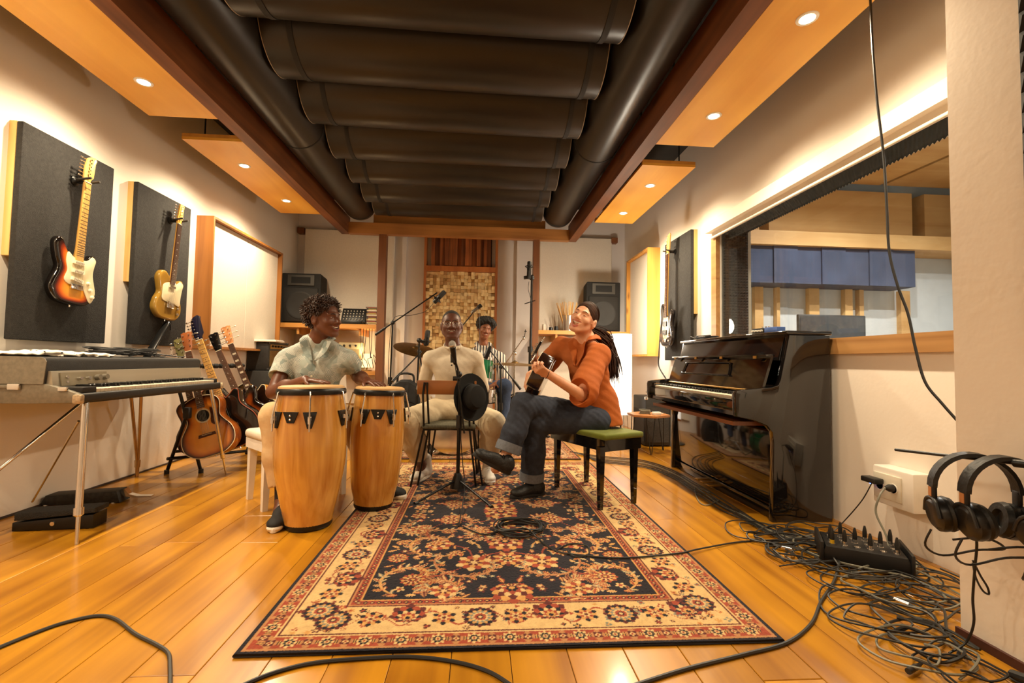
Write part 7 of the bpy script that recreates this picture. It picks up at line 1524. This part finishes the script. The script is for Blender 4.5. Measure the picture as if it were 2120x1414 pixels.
for k, (i, j) in enumerate(((0, 0), (1, 0), (2, 1), (3, 0), (4, 1), (5, 0), (1, 2), (3, 2), (5, 2), (0, 1))):
    p = V(-.125+.05*i, -.065+.06*j, .086); e = thing('xlr_plug', ['yellow-ringed', 'first black', 'second black', 'third black', 'silver', 'fourth black', 'fifth black', 'tilted silver', 'sixth black', 'seventh black'][k] + ' connector plugged into the stage box', 'plug', (c0.x+.02, c0.y, .004), -.55, 'connectors in the stage box')
    MB().cyl(p, p+V(0, 0, .02), .0095, n=12).build('shell', chrome if k % 2 else M('yellow_ring', srgb(220, 176, 30), .5, var=.05) if k == 0 else chrome, e); MB().lathe([(.0095, .02), (.0095, .045), (.007, .062), (.004, .075)], p, (0, 0, 1), 12).build('boot', black_p, e)
# tangled cables: loose loops over the floor
cab = [M('cable_black', (.012, .012, .012), .5, var=.1), M('cable_dark', (.03, .029, .027), .5, var=.1), MATS['grey_cable'], M('cable_grey2', srgb(46, 43, 38), .5, var=.1)]
rg = np.random.default_rng(21)
def loose(cx, cy, rx, ry, turns, seed, drift=(0, 0), z0=.006, wild=.35):
    r_ = np.random.default_rng(seed); P = []; n = int(turns*9); ph = r_.random()*6.28
    for i in range(n):
        t = i/n; a = ph+t*turns*2*PI; k = 1+wild*math.sin(a*.37+ph)+.25*(r_.random()-.5)
        P.append((cx+drift[0]*t+rx*k*math.cos(a), cy+drift[1]*t+ry*k*math.sin(a), z0+.006*(i % 3)+.022*abs(math.sin(a*1.7+ph))*r_.random()))
    return P
spots = [(1.60, 2.54, .14, .12), (1.76, 2.42, .18, .14), (1.66, 2.28, .17, .13), (1.86, 2.08, .20, .14), (1.74, 2.12, .19, .15), (1.95, 1.98, .17, .15), (1.82, 1.86, .18, .13), (1.96, 1.80, .15, .13), (1.74, 1.78, .17, .14), (1.58, 1.72, .16, .13), (1.68, 1.60, .12, .13), (1.52, 1.60, .15, .11), (1.58, 1.50, .12, .12), (1.50, 1.46, .13, .10), (1.56, 1.40, .10, .09), (2.02, 1.88, .15, .18), (2.04, 2.25, .12, .2), (1.94, 2.55, .14, .12), (1.62, 2.2, .13, .12), (1.70, 1.92, .22, .14), (1.88, 2.3, .2, .2), (1.66, 2.42, .2, .1)]
for i, (x, y, rx, ry) in enumerate(spots):
    cable('tangled_cable', 'loosely looped cable in the heap along the foot of the right wall', [(min(q[0], 1.70 if q[1] < 1.60 else 2.2), q[1], q[2]) for q in loose(x, y, rx, ry, 1.5+1.3*rg.random(), 50+i*7, (.14*(rg.random()-.5), .2*(rg.random()-.5)), .005)], .0034+.0018*rg.random(), cab[(0, 1, 0, 3, 1, 0, 2)[i % 7]], 5, 'cables heaped by the right wall', n=5)
for k, (px, py, a) in enumerate(((1640, 1150, .9), (1880, 1390, .4), (1852, 1240, -1.2), (1640, 1138, 2.4))):
    p = gz(px, py, .016); d = V(math.cos(a), math.sin(a), 0); t = thing('loose_plug', ['silver connector lying at the near edge of the cable heap', 'black connector in the lowest cable loops', 'steel connector below the stage box', 'small silver jack beside the piano corner'][k], 'plug', (0, 0, 0)); MB().cyl(p, p+d*.05, .009, n=12).build('shell', chrome if k != 1 else black_p, t); MB().cyl(p+d*.05, p+d*.085, .008, .004, n=12).build('boot', chrome if k == 0 else black_p, t)
# named runs over the floor
def run(lab, pts, r=.0055, m=0, nm='floor_cable'): cable(nm, lab, [gz(x, y, z) for x, y, z in pts], r, cab[m], 8)
run('thin black cable running from the rug coil across the floor to the heap', [(1110, 1112, .020), (1150, 1140, .018), (1210, 1150, .018), (1290, 1155, .018), (1400, 1146, .018), (1450, 1136, .014), (1530, 1122, .006), (1600, 1118, .008), (1680, 1110, .015)], .0042)
run('thick dark cable sweeping from the bottom edge up to the stage box', [(1310, 1420, .006), (1420, 1385, .006), (1540, 1355, .006), (1630, 1330, .006), (1680, 1290, .006), (1700, 1245, .006), (1728, 1200, .01), (1740, 1150, .03), (1745, 1110, .05)], .0062, 1)
run('black cable arching along the bottom edge before the rug', [(500, 1420, .006), (560, 1395, .006), (640, 1374, .006), (740, 1364, .006), (850, 1360, .006), (940, 1370, .006), (1010, 1390, .006), (1060, 1420, .006)], .006, 0)
run('dark cable looping in at the lower left corner', [(-20, 1348, .006), (60, 1315, .006), (130, 1290, .006), (200, 1275, .006), (240, 1282, .006), (280, 1312, .006), (325, 1335, .006), (348, 1352, .006), (352, 1380, .006), (352, 1425, .006)], .006, 1)
for k in range(6):
    dy = k*4; run('cable of the bundle running along the foot of the piano, ' + ['outermost', 'second', 'third', 'fourth', 'fifth', 'innermost'][k], [(1180+8*k, 935+2*k, .012), (1240, 944+dy*.6, .006), (1330, 953+dy*.7, .006+.004*(k % 2)), (1390, 972+dy*.8, .006), (1440, 1000+dy, .010), (1490, 1030+dy*.8+4*(k % 3), .006), (1540, 1062+dy*.7, .008), (1590, 1092+dy*.6, .010), (1650, 1112+dy*.8, .012)], .0042, k % 4)
run('cable bowing away from the piano bundle', [(1470, 1020, .008), (1440, 1010, .010), (1445, 1035, .006), (1462, 1046, .006), (1490, 1035, .010)], .004, 2)
coilp = []
cc = gz(1076, 1103, .0)
for i in range(90): a = i*.62; k = 1+.16*math.sin(i*.43)+.06*math.sin(i*1.9); coilp.append((cc.x+.125*k*math.cos(a)+.012*math.sin(i*.21), cc.y+.105*k*math.sin(a), .018+.0005*i*(.6+.4*math.sin(i*.9)**2)))
coilp += [gz(1110, 1112, .022), gz(1130, 1128, .018)]
cable('coiled_cable', 'black cable coil lying on the middle of the rug', coilp, .0045, cab[0], 4)
run('short cable loop beside the coil on the rug', [(1150, 1140, .018), (1180, 1126, .018), (1215, 1130, .020), (1218, 1148, .018), (1190, 1152, .018), (1175, 1140, .020)], .0042, 0)
run('cable from the vocal stand to the rug coil', [(958, 1090, .018), (975, 1098, .018), (1000, 1106, .018), (1030, 1102, .020)], .004, 0)
# ceiling cable
cable('hanging_cable', 'long black cable hanging from the ceiling past the window to the jutting wall', [at(1800, -60, 1.98), at(1802, 0, 1.98), at(1806, 90, 1.98), at(1815, 200, 1.97), at(1829, 320, 1.96), at(1836, 430, 1.94), at(1841, 520, 1.92), at(1858, 590, 1.88), at(1880, 650, 1.84), at(1895, 720, 1.80), at(1915, 790, 1.76), at(1950, 835, 1.70), at(1990, 880, 1.64)], .0055, cab[0], 6)
# ---- headphones on a boom arm
hs = thing('microphone_stand', 'black boom stand at the right edge carrying the headphones on its arm', 'microphone stand', (0, 0, 0), group='microphone stands')
ra, rb_ = at(1854, 931, 1.60), V(1.60, 1.02, .70); MB().cyl(ra, rb_, .0055, n=10).build('boom_arm', black_m, hs); MB().cyl((1.60, 1.02, .06), (1.60, 1.02, .70), .012).build('pole', black_m, hs); MB().sphere(rb_, .025, 12, 8).build('boom_joint', black_p, hs); MB().cyl(ra+(rb_-ra)*.60, ra+(rb_-ra)*.72, .012, n=12).build('arm_sleeve', black_m, hs)
for p in (gz(2098, 1398, .012), V(1.66, .80, .012), V(1.36, .92, .012)): MB().cyl(V(1.60, 1.02, .12), p, .009, n=8).build('leg', black_m, hs); MB().cyl(p+(V(1.60, 1.02, .12)-p).normalized()*.06, p, .016, n=10).build('rubber_foot', black_p, hs)
MB().lathe([(.03, .07), (.03, .13), (.014, .16)], (1.60, 1.02, 0), (0, 0, 1), 14).build('hub', black_p, hs)
pad_m = M('leatherette', (.008, .0075, .007), .5, var=.2, vscale=30, bump=.2, bscale=80); orange_m = M('copper_label', srgb(176, 118, 70), .5, var=.1)
def headphones(top, side, label, sc=1.0, sag=0.0):
    """top: where the band hangs on the arm; side: unit vector across the head"""
    top = Vector(top); x = Vector(side).normalized(); z = V(0, 0, 1); x = (x-z*x.dot(z)).normalized(); y = z.cross(x); t = thing('headphones', label, 'headphones', mat=basis(x*sc, y*sc, z*sc, top), group='headphones hung on the boom arm')
    arc = [(.085*math.cos(a), 0, -.088+.090*math.sin(a)) for a in [PI*i/16 for i in range(17)]]
    b = MB(); n = len(arc); vs = []
    for i, (ax, ay, az) in enumerate(arc):
        e = V(math.cos(PI*i/16), 0, math.sin(PI*i/16)); p = V(ax, ay, az)
        vs += [p+V(0, -.020, 0), p+V(0, .020, 0), p+e*.010+V(0, .017, 0), p+e*.010+V(0, -.017, 0)]
    fs = [(i*4+k, i*4+(k+1) % 4, (i+1)*4+(k+1) % 4, (i+1)*4+k) for i in range(n-1) for k in range(4)]+[(0, 1, 2, 3), tuple((n-1)*4+k for k in (3, 2, 1, 0))]
    b._add(vs, fs); b.build('headband', pad_m, t)
    for s in (-1, 1):
        MB().rbox((s*.088, 0, -.105), (.012, .026, .05), .004, 2).build('slider', black_p, t); MB().box(s*.0945-.001, s*.0945+.001, -.008, .008, -.115, -.09).build('slider_mark', orange_m, t)
        yk = MB(); yk.tube([(s*.09, -.045, -.165), (s*.092, -.03, -.13), (s*.09, 0, -.12), (s*.092, .03, -.13), (s*.09, .045, -.165)], .005, 8, sm=4); yk.build('yoke', black_p, t)
        MB().lathe([(.0, 0), (.034, .0), (.045, -.008), (.047, -.018), (.046, -.026)], (s*.092, 0, -.165), (s, 0, -.15), 26, sy=1.12).build('ear_cup', M('cup_black', (.006, .006, .006), .35, var=.1), t); MB().lathe([(.024, -.024), (.044, -.024), (.047, -.034), (.042, -.046), (.026, -.046), (.022, -.034)], (s*.092, 0, -.165), (s, 0, -.15), 26, sy=1.12).build('ear_pad', pad_m, t)
    MB().tube([(-.09, .01, -.21), (-.10, .02, -.26), (-.05, .05, -.29), (.02, .04, -.26), (.05, -.02, -.23), (.0, -.05, -.20), (-.06, -.03, -.22)], .003, 6, sm=5).build('cord', black_p, t)
d = (rb_-ra)
headphones(ra+d*.42+V(0, 0, .004), (.74, -.36, 0), 'farthest headphones on the boom arm, nearest its free tip', 1.16)
headphones(ra+d*.56+V(0, 0, .004), (.80, -.25, 0), 'middle headphones on the boom arm', 1.16)
headphones(ra+d*.78+V(0, 0, .004), (.78, .1, 0), 'nearest headphones on the boom arm, cut by the right picture edge', 1.1)
cable('headphone_cord', 'black headphone cord hanging down before the jutting wall to the floor', [at(2010, 1080, 1.38), at(2022, 1120, 1.38), at(2018, 1180, 1.40), at(2014, 1240, 1.42), at(2016, 1290, 1.42), at(2000, 1330, 1.46), gz(1965, 1352, .008)], .0038, cab[0], 6)
cable('headphone_cord', 'spare cord loop hanging beside the long headphone cord', [at(2014, 1165, 1.41), at(2020, 1195, 1.40), at(2034, 1222, 1.39), at(2047, 1230, 1.39), at(2044, 1215, 1.39), at(2030, 1192, 1.40), at(2014, 1160, 1.41)], .003, cab[0], 6)
# ---- things on the two keyboards
cl_ = thing('white_cloth', 'crumpled white cloth on the near end of the electric piano', 'cloth', (0, 0, 0))
F = Field(); F.ell((-2.50, 2.62, .953), (.15, .12, .012), None, .02); F.ell((-2.42, 2.86, .952), (.12, .15, .010), None, .03); F.ell((-2.40, 2.74, .958), (.07, .09, .014), None, .03); F.ell((-2.32, 2.98, .950), (.06, .09, .008), None, .03); F.half((0, 0, .9445), (0, 0, -1)); F.disp = lambda P: .006*wob2(P, 60)
np_mesh('folds', [F.mesh(.006)], M('white_cotton', srgb(236, 226, 208), .9, var=.04, bump=.2, bscale=60), cl_)
for k, (x, y, rr, lab) in enumerate(((-2.42, 3.22, .13, 'black cable coil lying on top of the electric piano, nearer one'), (-2.40, 3.42, .12, 'looser black cable coil farther along the electric piano top'))):
    P = []
    for i in range(54): a = i*.66; q = 1+.2*math.sin(i*.5+k); P.append((x+rr*q*.8*math.cos(a), y+rr*q*math.sin(a), .950+.0009*i+.008*abs(math.sin(i*1.3))))
    cable('coiled_cable', lab, P+[(x+.05, y+.32, .952), (x+.06, y+.42, .950)], .0048, cab[0], 4)
P = []
for i in range(36): a = i*.66; P.append((2.03+.07*math.cos(a)*(1+.2*math.sin(i)), 3.96+.13*math.sin(a), 1.182+.0008*i))
cable('coiled_cable', 'black cable coil on the far end of the piano lid', P+[(1.99, 4.10, 1.20), (1.98, 4.17, 1.215), (1.99, 4.18, 1.20)], .0045, cab[0], 4)
pb = thing('effects_pedal', 'small blue and black effects box with knobs on the piano lid', 'effects box', (2.03, 3.02, 1.177), .15)
MB().rbox((0, 0, .022), (.07, .115, .044), .004, 2).build('case', M('pedal_blue', srgb(84, 112, 176), .35, .3, var=.1), pb); MB().rbox((-.001, .115, .021), (.072, .11, .042), .004, 2).build('second_case', black_p, pb)
for i in range(4): MB().lathe([(.009, 0), (.008, .014), (0, .015)], (-.037, .075+.027*i, .022), (-1, 0, 0), 12).build('knob', MATS['knob_pale'], pb)
for i in range(3): MB().cyl((0, .05+.03*i, .043), (0, .05+.03*i, .056), .007, n=10).build('switch', chrome, pb)
cable('bass_strap', 'dark strap and lead hanging from the bass guitar to behind the piano', [gx(1372, 640, 2.12), gx(1367, 690, 2.12), gx(1364, 735, 2.12), gx(1364, 758, 2.12), gx(1376, 780, 2.13), gx(1390, 800, 2.2)], .008, M('strap_dark', (.03, .028, .03), .7, var=.2), 5, cat='strap')
